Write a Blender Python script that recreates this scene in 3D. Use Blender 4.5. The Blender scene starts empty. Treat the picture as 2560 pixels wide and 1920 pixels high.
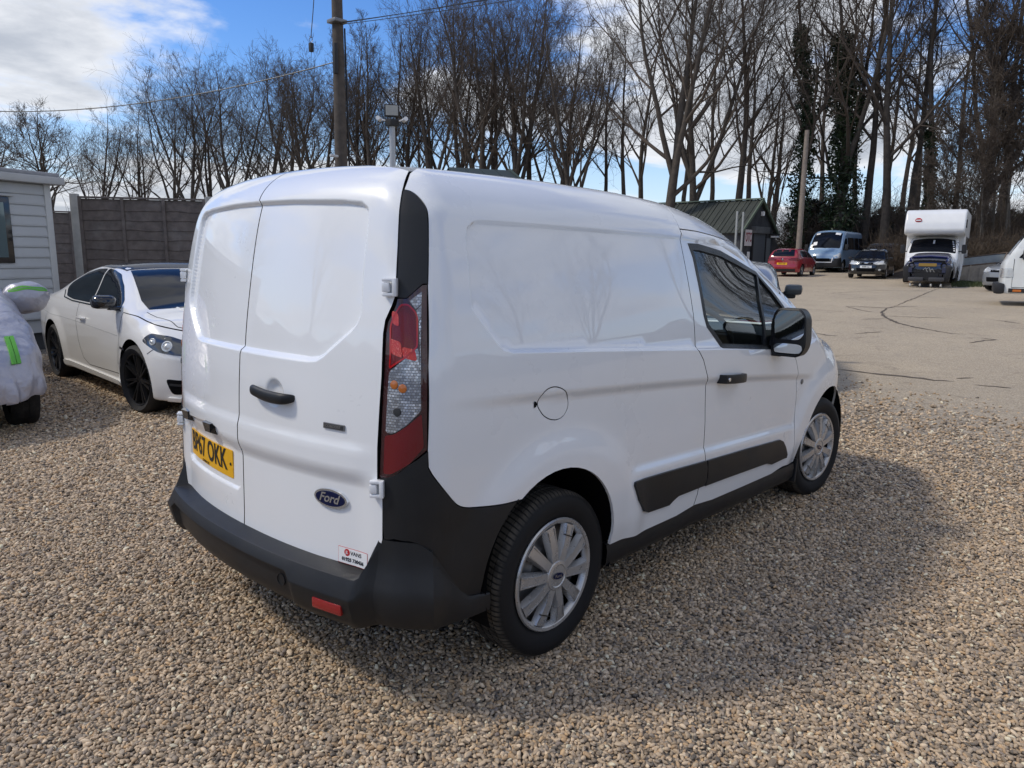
import bpy, bmesh, math, random
import numpy as np
from mathutils import Vector, Matrix, Euler
from mathutils.geometry import delaunay_2d_cdt
R = math.radians
rng = np.random.default_rng(7)
SC = bpy.context.scene
COL = SC.collection

# ------------------------------------------------------------------ camera
cam_d = bpy.data.cameras.new('camera'); cam = bpy.data.objects.new('camera', cam_d); COL.objects.link(cam)
cam_d.sensor_width = 36.0; cam_d.lens = 1832.5/2560*36.0; cam_d.clip_start = .05; cam_d.clip_end = 3000
CAM = Vector((-2.046, -2.5255, 1.5168))
_r = Vector((.67856, -.73448, .00957)); _u = Vector((.12130, .12489, .98473)); _f = Vector((.72446, .66703, -.17384))
cam.matrix_world = Matrix(((_r.x, _u.x, -_f.x, CAM.x), (_r.y, _u.y, -_f.y, CAM.y), (_r.z, _u.z, -_f.z, CAM.z), (0, 0, 0, 1)))
SC.camera = cam

# ------------------------------------------------------------------ sun and sky
SUN = Vector((-.47, .44, .74)).normalized()          # towards the sun, veiled by thin cloud, high over the van's left side
sun_d = bpy.data.lights.new('sun', 'SUN'); sun_d.energy = 1.6; sun_d.angle = R(7); sun_d.color = (1.0, .92, .80)
sun = bpy.data.objects.new('sun', sun_d); COL.objects.link(sun)
sun.rotation_euler = SUN.to_track_quat('Z', 'Y').to_euler(); sun.location = (-10, 16, 20)
W = bpy.data.worlds.new('World'); SC.world = W; W.use_nodes = True
nt = W.node_tree; nt.nodes.clear()
def N(t, k, **kw):
    n = t.nodes.new(k)
    for a, v in kw.items():
        if a.startswith('i_'):
            n.inputs[a[2:].replace('_', ' ')].default_value = v
        else: setattr(n, a, v)
    return n
def L(t, a, b): t.links.new(a, b)
def MATH(t, op, a, b=None, clamp=False):
    n = N(t, 'ShaderNodeMath', operation=op, use_clamp=clamp)
    for i, v in enumerate((a, b)):
        if v is None: continue
        if isinstance(v, (int, float)): n.inputs[i].default_value = v
        else: L(t, v, n.inputs[i])
    return n.outputs[0]
def MIXC(t, fac, a, b):
    n = N(t, 'ShaderNodeMix', data_type='RGBA')
    for i, v in ((0, fac), (6, a), (7, b)):
        if isinstance(v, (int, float)): n.inputs[i].default_value = v
        elif isinstance(v, tuple): n.inputs[i].default_value = (*v, 1) if len(v) == 3 else v
        else: L(t, v, n.inputs[i])
    return n.outputs[2]
def RAMP(t, fac, stops, interp='LINEAR'):
    n = N(t, 'ShaderNodeValToRGB'); e = n.color_ramp.elements; n.color_ramp.interpolation = interp
    while len(e) < len(stops): e.new(.5)
    for i, (p, c) in enumerate(stops):
        e[i].position = p; e[i].color = (c, c, c, 1) if isinstance(c, (int, float)) else (*c, 1)
    if fac is not None: L(t, fac, n.inputs[0])
    return n.outputs[0]
def MAPR(t, v, a, b, c=0., d=1., smooth=True):
    n = N(t, 'ShaderNodeMapRange', interpolation_type='SMOOTHSTEP' if smooth else 'LINEAR')
    for i, q in enumerate((v, a, b, c, d)):
        if isinstance(q, (int, float)): n.inputs[i].default_value = q
        else: L(t, q, n.inputs[i])
    return n.outputs[0]
sky = N(nt, 'ShaderNodeTexSky', sky_type='NISHITA', sun_disc=False)
sky.sun_elevation = math.asin(SUN.z); sky.sun_rotation = math.atan2(SUN.x, SUN.y); sky.air_density = 1.0; sky.dust_density = .05; sky.ozone_density = 3.0; sky.altitude = 100
tc = N(nt, 'ShaderNodeTexCoord')
sep = N(nt, 'ShaderNodeSeparateXYZ'); L(nt, tc.outputs['Generated'], sep.inputs[0])
zc = MATH(nt, 'ADD', MATH(nt, 'MAXIMUM', sep.outputs[2], 0.0), .16)
cmb = N(nt, 'ShaderNodeCombineXYZ')
L(nt, MATH(nt, 'DIVIDE', sep.outputs[0], zc), cmb.inputs[0]); L(nt, MATH(nt, 'DIVIDE', sep.outputs[1], zc), cmb.inputs[1])
mp = N(nt, 'ShaderNodeMapping'); L(nt, cmb.outputs[0], mp.inputs[0]); mp.inputs['Location'].default_value = CLOUD_LOC = (4.3, 1.35, 0.0)
nz = N(nt, 'ShaderNodeTexNoise', i_Scale=.95, i_Detail=8.0, i_Roughness=.56, i_Distortion=.25); L(nt, mp.outputs[0], nz.inputs[0])
nz2 = N(nt, 'ShaderNodeTexNoise', i_Scale=2.6, i_Detail=6.0, i_Roughness=.6); L(nt, mp.outputs[0], nz2.inputs[0])
cov = MAPR(nt, nz.outputs[0], .445, .555)
# sunlit tops are bright, thick undersides grey
body = MAPR(nt, MATH(nt, 'ADD', MATH(nt, 'MULTIPLY', nz.outputs[0], .75), MATH(nt, 'MULTIPLY', nz2.outputs[0], .25)), .47, .64)
ccol = MIXC(nt, body, (6.4, 6.5, 6.7), (3.4, 3.65, 4.1))
hs = N(nt, 'ShaderNodeHueSaturation', i_Hue=.512, i_Saturation=1.28, i_Value=1.1); L(nt, sky.outputs[0], hs.inputs['Color'])
haze = MAPR(nt, sep.outputs[2], .0, .22, .75, .0)                   # pale air low over the horizon
clear = MIXC(nt, haze, hs.outputs[0], (4.3, 5.2, 6.6))
final = MIXC(nt, MATH(nt, 'MULTIPLY', cov, .96), clear, ccol)
bg = N(nt, 'ShaderNodeBackground', i_Strength=.112); L(nt, final, bg.inputs[0])
wo = N(nt, 'ShaderNodeOutputWorld'); L(nt, bg.outputs[0], wo.inputs[0])

SC.view_settings.view_transform = 'Standard'; SC.view_settings.look = 'None'
SC.view_settings.exposure = 0.45; SC.view_settings.gamma = 1.0; SC.view_settings.use_curve_mapping = False
SC.render.engine = 'CYCLES'; SC.cycles.use_denoising = True; SC.cycles.max_bounces = 8; SC.cycles.transparent_max_bounces = 16
SC.cycles.caustics_reflective = False; SC.cycles.caustics_refractive = False; SC.cycles.sample_clamp_indirect = 6.0
# ------------------------------------------------------------------ materials
MATS = {}
def mat(name, col=(.5, .5, .5), rough=.5, metal=0., spec=.5, coat=0., coat_rough=.03, noise=0., nscale=8., bump=0., bscale=60., emit=None, dirt=None, trans=0., ior=1.45):
    """Principled material with optional procedural colour variation, grime and bump."""
    if name in MATS: return MATS[name]
    m = bpy.data.materials.new(name); m.use_nodes = True; t = m.node_tree
    b = t.nodes['Principled BSDF']; MATS[name] = m
    b.inputs['Base Color'].default_value = (*col, 1); b.inputs['Roughness'].default_value = rough
    b.inputs['Metallic'].default_value = metal; b.inputs['Specular IOR Level'].default_value = spec
    b.inputs['Coat Weight'].default_value = coat; b.inputs['Coat Roughness'].default_value = coat_rough
    b.inputs['Transmission Weight'].default_value = trans; b.inputs['IOR'].default_value = ior
    co = N(t, 'ShaderNodeTexCoord').outputs['Object']
    if noise:
        n = N(t, 'ShaderNodeTexNoise', i_Scale=nscale, i_Detail=6.0, i_Roughness=.6); L(t, co, n.inputs[0])
        f = MAPR(t, n.outputs[0], .3, .7, 1-noise, 1+noise, False)
        x = N(t, 'ShaderNodeMix', data_type='RGBA', blend_type='MULTIPLY'); x.inputs[0].default_value = 1
        x.inputs[6].default_value = (*col, 1); L(t, f, x.inputs[7]); c = x.outputs[2]
        if dirt:
            n2 = N(t, 'ShaderNodeTexNoise', i_Scale=nscale*.35, i_Detail=9.0, i_Roughness=.7); L(t, co, n2.inputs[0])
            c = MIXC(t, MATH(t, 'MULTIPLY', MAPR(t, n2.outputs[0], .48, .72), dirt[1]), c, dirt[0])
        L(t, c, b.inputs['Base Color'])
        L(t, MAPR(t, n.outputs[0], .3, .7, max(0, rough-.06), min(1, rough+.08), False), b.inputs['Roughness'])
    if bump:
        n = N(t, 'ShaderNodeTexNoise', i_Scale=bscale, i_Detail=4.0); L(t, co, n.inputs[0])
        bp = N(t, 'ShaderNodeBump', i_Strength=bump, i_Distance=.01); L(t, n.outputs[0], bp.inputs['Height']); L(t, bp.outputs[0], b.inputs['Normal'])
    if emit:
        b.inputs['Emission Color'].default_value = (*emit[0], 1); b.inputs['Emission Strength'].default_value = emit[1]
    return m
def glass(name, tint=(.6, .68, .66), rough=.0):
    m = bpy.data.materials.new(name); m.use_nodes = True; t = m.node_tree; t.nodes.clear(); MATS[name] = m
    tr = N(t, 'ShaderNodeBsdfTransparent'); tr.inputs[0].default_value = (*tint, 1)
    gl = N(t, 'ShaderNodeBsdfGlossy'); gl.inputs['Roughness'].default_value = rough; gl.inputs[0].default_value = (.95, .97, 1, 1)
    fr = N(t, 'ShaderNodeFresnel', i_IOR=1.52)
    mx = N(t, 'ShaderNodeMixShader'); L(t, fr.outputs[0], mx.inputs[0]); L(t, tr.outputs[0], mx.inputs[1]); L(t, gl.outputs[0], mx.inputs[2])
    o = N(t, 'ShaderNodeOutputMaterial'); L(t, mx.outputs[0], o.inputs[0]); return m

# ------------------------------------------------------------------ mesh helpers
def tag(o, label=None, cat=None, group=None, kind=None):
    if label: o['label'] = label
    if cat: o['category'] = cat
    if group: o['group'] = group
    if kind: o['kind'] = kind
    return o
def empty(name, loc=(0, 0, 0), rz=0., label=None, cat=None, group=None):
    o = bpy.data.objects.new(name, None); COL.objects.link(o); o.location = loc; o.rotation_euler = (0, 0, rz); o.empty_display_size = .2
    return tag(o, label, cat, group)
def link(name, me, m=None, parent=None):
    o = bpy.data.objects.new(name, me); COL.objects.link(o)
    if m is not None:
        for q in (m if isinstance(m, (list, tuple)) else [m]): me.materials.append(q)
    if parent is not None: o.parent = parent
    return o
def mesh(name, v, f, m=None, parent=None, smooth=False, angle=None, normals=None, mi=None):
    me = bpy.data.meshes.new(name)
    v = np.asarray(v, np.float32).reshape(-1, 3)
    if isinstance(f, np.ndarray):
        n, k = f.shape
        me.vertices.add(len(v)); me.vertices.foreach_set('co', v.ravel())
        me.loops.add(n*k); me.loops.foreach_set('vertex_index', f.ravel().astype(np.int32))
        me.polygons.add(n); me.polygons.foreach_set('loop_start', np.arange(0, n*k, k, dtype=np.int32))
        me.update(calc_edges=True)
    else:
        me.from_pydata(v.tolist(), [], f); me.update()
    if smooth or normals is not None: me.polygons.foreach_set('use_smooth', np.ones(len(me.polygons), bool))
    if angle is not None: me.set_sharp_from_angle(angle=R(angle))
    if normals is not None: me.normals_split_custom_set_from_vertices([tuple(x) for x in normals])
    o = link(name, me, m, parent)
    if mi is not None: me.polygons.foreach_set('material_index', np.asarray(mi, np.int32))
    return o
class MB:
    """Collects simple shapes into one mesh."""
    def __init__(s): s.v = []; s.f = []
    def add(s, v, f):
        o = len(s.v); s.v += [tuple(map(float, p)) for p in v]; s.f += [tuple(i+o for i in q) for q in f]; return s
    def box(s, c, d, rot=None, bev=0.):
        x, y, z = (q/2 for q in d)
        if bev:
            b = min(bev, x*.9, y*.9, z*.9); pts = []
            bm = bmesh.new(); bmesh.ops.create_cube(bm, size=1)
            for q in bm.verts: q.co = Vector((q.co.x*d[0], q.co.y*d[1], q.co.z*d[2]))
            bmesh.ops.bevel(bm, geom=bm.edges[:], offset=b, segments=2, affect='EDGES', profile=.6)
            bm.verts.index_update(); v = [q.co.copy() for q in bm.verts]; f = [tuple(q.index for q in p.verts) for p in bm.faces]; bm.free()
        else:
            v = [Vector(p) for p in ((-x, -y, -z), (x, -y, -z), (x, y, -z), (-x, y, -z), (-x, -y, z), (x, -y, z), (x, y, z), (-x, y, z))]
            f = [(0, 3, 2, 1), (4, 5, 6, 7), (0, 1, 5, 4), (1, 2, 6, 5), (2, 3, 7, 6), (3, 0, 4, 7)]
        if rot is not None:
            m = rot if isinstance(rot, Matrix) else Euler(rot).to_matrix(); v = [m @ p for p in v]
        c = Vector(c); return s.add([p+c for p in v], f)
    def tube(s, pts, rad, n=8, cap=True):
        pts = [Vector(p) for p in pts]; k = len(pts); rad = rad if isinstance(rad, (list, tuple)) else [rad]*k
        v = []; f = []; up = None
        for i, p in enumerate(pts):
            d = (pts[min(i+1, k-1)]-pts[max(i-1, 0)]).normalized()
            if up is None: up = d.orthogonal().normalized()
            up = (up-d*up.dot(d)).normalized(); w = d.cross(up)
            for j in range(n):
                a = 2*math.pi*j/n; v.append(p+(up*math.cos(a)+w*math.sin(a))*rad[i])
        for i in range(k-1):
            for j in range(n):
                a = i*n+j; b = i*n+(j+1) % n; f.append((a, b, b+n, a+n))
        if cap: f.append(tuple(range(n-1, -1, -1))); f.append(tuple(range((k-1)*n, k*n)))
        return s.add(v, f)
    def lathe(s, prof, n=32, c=(0, 0, 0), axis='z', close=False):
        v = []; f = []; k = len(prof)
        for j in range(n):
            a = 2*math.pi*j/n; ca, sa = math.cos(a), math.sin(a)
            for r, h in prof:
                p = (r*ca, r*sa, h) if axis == 'z' else ((r*ca, h, r*sa) if axis == 'y' else (h, r*ca, r*sa))
                v.append((p[0]+c[0], p[1]+c[1], p[2]+c[2]))
        for j in range(n):
            q = (j+1) % n
            for i in range(k-1): f.append((j*k+i, q*k+i, q*k+i+1, j*k+i+1))
        return s.add(v, f)
    def prism(s, poly, d, origin=(0, 0, 0), ux=(1, 0, 0), uy=(0, 0, 1)):
        """Extrude a 2D polygon along the normal by d (centred)."""
        ux = Vector(ux); uy = Vector(uy); nn = ux.cross(uy).normalized(); o = Vector(origin); k = len(poly)
        v = [o+ux*a+uy*b+nn*(d/2) for a, b in poly]+[o+ux*a+uy*b-nn*(d/2) for a, b in poly]
        f = [tuple(range(k)), tuple(range(2*k-1, k-1, -1))]+[(i, i+k, (i+1) % k+k, (i+1) % k) for i in range(k)]
        return s.add(v, f)
    def build(s, name, m=None, parent=None, smooth=False, angle=30, loc=None):
        bm = bmesh.new(); vs = [bm.verts.new(p) for p in s.v]
        for q in s.f:
            try: bm.faces.new([vs[i] for i in q])
            except ValueError: pass
        bmesh.ops.recalc_face_normals(bm, faces=bm.faces)
        me = bpy.data.meshes.new(name); bm.to_mesh(me); bm.free()
        if smooth:
            me.polygons.foreach_set('use_smooth', np.ones(len(me.polygons), bool)); me.set_sharp_from_angle(angle=R(angle))
        o = link(name, me, m, parent)
        if loc is not None: o.location = loc
        return o
def copy_tree(o, parent=None):
    c = o.copy(); COL.objects.link(c); c.parent = parent
    for ch in list(o.children): copy_tree(ch, c)
    return c
def text_mesh(name, s, size, m, parent, mtx, extrude=.0008, font_scale=(1, 1), align='CENTER', bold=0., warp=None):
    """Flat raised lettering as a mesh; mtx places it (x right, y up, z out)."""
    cu = bpy.data.curves.new(name, 'FONT'); cu.body = s; cu.size = size; cu.extrude = extrude; cu.align_x = align; cu.align_y = 'CENTER'; cu.offset = bold; cu.resolution_u = 4
    o = bpy.data.objects.new(name, cu); COL.objects.link(o)
    dg = bpy.context.evaluated_depsgraph_get(); me = bpy.data.meshes.new_from_object(o.evaluated_get(dg)); bpy.data.objects.remove(o); bpy.data.curves.remove(cu)
    me.name = name
    co = np.empty(len(me.vertices)*3); me.vertices.foreach_get('co', co); co = co.reshape(-1, 3)*np.array([font_scale[0], font_scale[1], 1])
    if warp is not None: co = warp(co)
    else:
        M = np.array(mtx); co = co @ M[:3, :3].T+M[:3, 3]
    me.vertices.foreach_set('co', co.ravel()); me.update()
    return link(name, me, m, parent)
def frame(o, x, y, z): return Matrix(((x[0], y[0], z[0], o[0]), (x[1], y[1], z[1], o[1]), (x[2], y[2], z[2], o[2]), (0, 0, 0, 1)))

def inside(px, py, poly):
    ins = np.zeros(px.shape, bool); n = len(poly)
    for i in range(n):
        ax, ay = poly[i]; bx, by = poly[(i+1) % n]
        if ay == by: continue
        ins ^= ((ay > py) != (by > py)) & (px < (bx-ax)*(py-ay)/(by-ay)+ax)
    return ins
def poly_area(p): return .5*sum(p[i][0]*p[(i+1) % len(p)][1]-p[(i+1) % len(p)][0]*p[i][1] for i in range(len(p)))
def inset(p, d):
    """Move a polygon's corners inwards by d."""
    p = np.asarray(p, float); s = 1 if poly_area(p) > 0 else -1
    a = p-np.roll(p, 1, 0); b = np.roll(p, -1, 0)-p
    a /= np.linalg.norm(a, axis=1, keepdims=True)+1e-12; b /= np.linalg.norm(b, axis=1, keepdims=True)+1e-12
    na = np.stack([-a[:, 1], a[:, 0]], 1)*s; nb = np.stack([-b[:, 1], b[:, 0]], 1)*s
    n = na+nb; n /= np.linalg.norm(n, axis=1, keepdims=True)+1e-12
    k = np.clip((n*na).sum(1), .45, 1)
    return p+n*(d/k)[:, None]
def dens(p, h):
    out = []
    for i in range(len(p)):
        a = np.array(p[i]); b = np.array(p[(i+1) % len(p)]); n = max(1, int(np.ceil(np.linalg.norm(b-a)/h)))
        out += [tuple(a+(b-a)*j/n) for j in range(n)]
    return out
def rounded(p, r, n=4):
    """Round the corners of a polygon."""
    out = []; k = len(p)
    for i in range(k):
        a, b, c = (np.array(p[(i+j) % k], float) for j in (-1, 0, 1))
        da, dc = np.linalg.norm(a-b), np.linalg.norm(c-b); q = min(r, da*.45, dc*.45)
        s, e = b+(a-b)/da*q, b+(c-b)/dc*q
        for j in range(n+1):
            t = j/n; out.append(tuple((1-t)**2*s+2*t*(1-t)*b+t*t*e))
    return out
def surf_panel(name, outline, to3d, m, parent, h=.03, holes=(), gap=.002, depth=.012, lift=0., eh=.02, extra=None, edge=None):
    """A body panel: a 2D outline in the form's own (a, b) coordinates, laid on the form with folded edges."""
    out = inset(outline, gap) if gap else np.asarray(outline, float)
    if poly_area(out) < 0: out = out[::-1]
    out = dens(out.tolist(), eh); pts = list(out); faces = [list(range(len(out)))]
    hl = []
    for q in holes:
        q = dens(list(map(tuple, q)), eh); faces.append(list(range(len(pts), len(pts)+len(q)))); pts += q; hl.append(q)
    A = np.array(out); lo, hi = A.min(0), A.max(0)
    gx, gy = np.meshgrid(np.arange(lo[0]+h*.5, hi[0], h), np.arange(lo[1]+h*.5, hi[1], h)); gx = gx.ravel(); gy = gy.ravel()
    ok = inside(gx, gy, out)
    E = np.array(pts)
    g = np.stack([gx[ok], gy[ok]], 1)
    if extra is not None:
        # finer rows where the form has a crease; drop coarse points next to them
        X = np.asarray(extra); X = X[inside(X[:, 0], X[:, 1], out)]
        if len(X) and len(g):
            q = .010; cells = {(int(a), int(b)) for a, b in np.floor(X/q)}
            g = np.array([p for p in g if not any((int(p[0]//q)+i, int(p[1]//q)+j) in cells for i in (-1, 0, 1) for j in (-1, 0, 1))])
        g = np.concatenate([g.reshape(-1, 2), X])
    if len(g):
        dd = np.full(len(g), 1e9)
        for e in E: dd = np.minimum(dd, (g[:, 0]-e[0])**2+(g[:, 1]-e[1])**2)
        g = g[dd > (min(h, eh)*.5)**2]
    n0 = len(pts)
    vs, _, fs, *_ = delaunay_2d_cdt([Vector(p) for p in pts]+[Vector(p) for p in g], [], faces, 1, 1e-6)
    P2 = np.array([tuple(v) for v in vs])
    tri = np.array([f for f in fs if len(f) == 3])
    c = P2[tri].mean(1); keep = inside(c[:, 0], c[:, 1], out)
    for q in hl: keep &= ~inside(c[:, 0], c[:, 1], q)
    tri = tri[keep]
    P, Nn = to3d(P2)
    P = P+Nn*lift
    # orient outwards
    a, b, cc = P[tri[:, 0]], P[tri[:, 1]], P[tri[:, 2]]
    flip = (np.cross(b-a, cc-a)*Nn[tri].mean(1)).sum(1) < 0
    tri[flip] = tri[flip][:, [0, 2, 1]]
    V = [P]; NN = [Nn]; T = [tri]
    if depth:
        ed = np.concatenate([tri[:, [0, 1]], tri[:, [1, 2]], tri[:, [2, 0]]]); key = np.sort(ed, 1)
        u, idx, cnt = np.unique(key, axis=0, return_index=True, return_counts=True)
        be = ed[idx[cnt == 1]]; o = len(P)
        n_ = len(be); top0, top1 = P[be[:, 0]], P[be[:, 1]]; b0, b1 = top0-Nn[be[:, 0]]*depth, top1-Nn[be[:, 1]]*depth
        en = np.cross(top1-top0, Nn[be[:, 0]]); en /= np.linalg.norm(en, axis=1, keepdims=True)+1e-12
        V.append(np.stack([top0, top1, b1, b0], 1).reshape(-1, 3)); NN.append(np.repeat(en, 4, 0))
        k = o+np.arange(n_)*4
        T.append(np.stack([k+1, k, k+3], 1)); T.append(np.stack([k+1, k+3, k+2], 1))
    V = np.concatenate(V); NN = np.concatenate(NN); T = np.concatenate(T)
    used = np.zeros(len(V), bool); used[T.ravel()] = True; re = np.cumsum(used)-1
    return mesh(name, V[used], re[T], [m, edge] if edge else m, parent, normals=NN[used], mi=(np.arange(len(T)) >= len(tri)).astype(int) if edge else None)
# ================================================================== the white panel van
# ---- body form of the van (x forward from rear axle, y left, z up; metres) ----
def ip(v, xs, ys):
    # smooth (monotone cubic) interpolation
    xs=np.asarray(xs,float); ys=np.asarray(ys,float); v=np.clip(v,xs[0],xs[-1])
    h=np.diff(xs); d=np.diff(ys)/h
    m=np.empty_like(ys); m[0]=d[0]; m[-1]=d[-1]
    for i in range(1,len(ys)-1):
        if d[i-1]*d[i]<=0: m[i]=0
        else:
            w1=2*h[i]+h[i-1]; w2=h[i]+2*h[i-1]
            m[i]=(w1+w2)/(w1/d[i-1]+w2/d[i])
    k=np.clip(np.searchsorted(xs,v,side='right')-1,0,len(xs)-2)
    t=(v-xs[k])/h[k]; t2=t*t; t3=t2*t
    return (2*t3-3*t2+1)*ys[k]+(t3-2*t2+t)*h[k]*m[k]+(-2*t3+3*t2)*ys[k+1]+(t3-t2)*h[k]*m[k+1]
def sst(a,b,v):
    t=np.clip((v-a)/(b-a),0,1); return t*t*(3-2*t)
def polysd(px,py,poly):
    # signed distance to polygon, negative inside
    px=np.asarray(px,float); py=np.asarray(py,float)
    d=np.full(px.shape,1e9); ins=np.zeros(px.shape,bool)
    n=len(poly)
    for i in range(n):
        ax,ay=poly[i]; bx,by=poly[(i+1)%n]
        ex,ey=bx-ax,by-ay
        t=np.clip(((px-ax)*ex+(py-ay)*ey)/(ex*ex+ey*ey+1e-12),0,1)
        d=np.minimum(d,(px-ax-t*ex)**2+(py-ay-t*ey)**2)
        c=((ay>py)!=(by>py))&(px<(bx-ax)*(py-ay)/((by-ay) if by!=ay else 1e-12)+ax)
        ins^=c
    return np.where(ins,-1,1)*np.sqrt(d)
def smax(a,b,k):
    # round max with radius k
    u=np.maximum(k+a,0); v=np.maximum(k+b,0)
    return np.minimum(-k,np.maximum(a,b))+np.sqrt(u*u+v*v)
SZ=[.15,.30,.45,.60,.75,.90,1.05,1.15,1.30,1.45,1.60,1.75,1.90]
SY=[.862,.880,.896,.908,.9155,.9165,.912,.904,.882,.853,.818,.778,.735]
TX=[-1.0,-.75,-.4,.0,.5,.9,1.3,1.6,1.85,2.1,2.4,2.62,2.75,2.9,3.1,3.25,3.36,3.42]
TZ=[1.80,1.812,1.82,1.822,1.815,1.797,1.748,1.675,1.575,1.44,1.245,1.10,1.06,1.035,.985,.93,.84,.70]
RZ=[.2,.45,.55,.70,.85,1.0,1.2,1.4,1.6,1.7,1.8,1.9]
RX=[.785,.79,.785,.78,.775,.768,.75,.72,.68,.65,.60,.53]
RECESS=[(-.405,1.345),(-.385,1.57),(-.372,1.60),(-.345,1.617),(-.316,1.622),(.3,1.612),(.95,1.598),(1.4,1.575),(1.8,1.47),(2.2,1.25),(2.4,1.04),(2.2,1.0),(1.2,1.085),(.97,1.102),(.2,1.165),(-.25,1.196),(-.29,1.207),(-.315,1.23)]
RREC=[(-.585,1.62),(-.575,1.655),(-.545,1.672),(-.45,1.681),(-.2,1.690),(0,1.692),(.2,1.690),(.45,1.681),(.545,1.672),(.575,1.655),(.585,1.62),(.605,1.33),(.595,1.30),(.575,1.275),(.46,1.185),(.43,1.17),(.39,1.165),(-.39,1.165),(-.43,1.17),(-.46,1.185),(-.575,1.275),(-.595,1.30),(-.605,1.33)]
WB=2.662; RW=.318
def Sbase(x,z):
    s=ip(z,SZ,SY)
    s=s-.062*sst(.2,-.95,x)
    # nose plan taper
    s=s-.72*np.clip(x-2.66,0,.9)**2-.012*sst(2.2,2.8,x)
    # upper cab taper
    s=s-.115*sst(.7,2.4,x)*sst(1.0,1.55,z)
    return s
def Sside(x,z):
    s=Sbase(x,z)
    r=np.hypot(x,z-RW)
    # wheel arch flares
    for wx in (0.,WB):
        r=np.hypot(x-wx,(z-RW)*1.0)
        s=s+.020*sst(.60,.47,r)*sst(.25,.45,z)
    # recessed upper panel
    sd=polysd(x,z,RECESS)
    s=s-.015*sst(.006,-.007,sd)
    # soft crease under the shoulder
    zc=1.018-.062*x-.0105*x*x
    fade=sst(-.60,-.05,x)*sst(2.5,2.1,x)
    s=s-.016*fade*sst(zc+.022,zc-.022,z)*sst(zc-.50,zc-.10,z)
    # rocker step above the side trim
    fd=sst(.40,.52,x)*sst(2.22,2.10,x)
    zr=.665-.055*x
    s=s+.014*fd*sst(zr+.020,zr-.020,z)
    return s
def T(x,y):
    t=ip(x,TX,TZ)
    cr=.035*(y/.75)**2*sst(2.6,1.8,x)+.05*(np.abs(y)/.8)**3*sst(1.9,2.6,x)
    return t-cr
def Rback(y,z):
    r=ip(z,RZ,RX)
    return r-.086*(np.abs(y)/.7)**2.2
KS=.075; KR=.11; KT=.15
def F(P,feat=True):
    x,y,z=P[...,0],P[...,1],P[...,2]
    a=np.abs(y)-(Sside(x,z) if feat else Sbase(x,z))
    b=(z-T(x,y))*.93
    c=-x-(Rear(y,z) if feat else Rback(y,z))
    d=smax(a,b,KT)
    return smax(d,c,KR)
def Rear(y,z):
    r=Rback(y,z)
    r=r-.019*sst(.009,-.010,polysd(y,z,RREC))
    e=sst(.72,.60,np.abs(y))
    r=r+.008*e*sst(.925,.880,z)-.020*e*sst(.835,.765,z)
    # number plate bay in the left door
    bay=[(.60,.83),(.25,.85),(.20,.84),(.06,.775),(.045,.64),(.07,.62),(.60,.62),(.625,.64)]
    r=r-.012*sst(.006,-.008,polysd(y,z,bay))
    # finger scoop behind the handle
    r=r-.022*sst(1.0,.0,((y+.215)/.062)**2+((z-1.035)/.055)**2)
    return r
def grad(P,e=1e-3):
    g=np.stack([F(P+np.eye(3)[i]*e)-F(P-np.eye(3)[i]*e) for i in range(3)],-1)
    return g/np.linalg.norm(g,axis=-1,keepdims=True)
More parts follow.
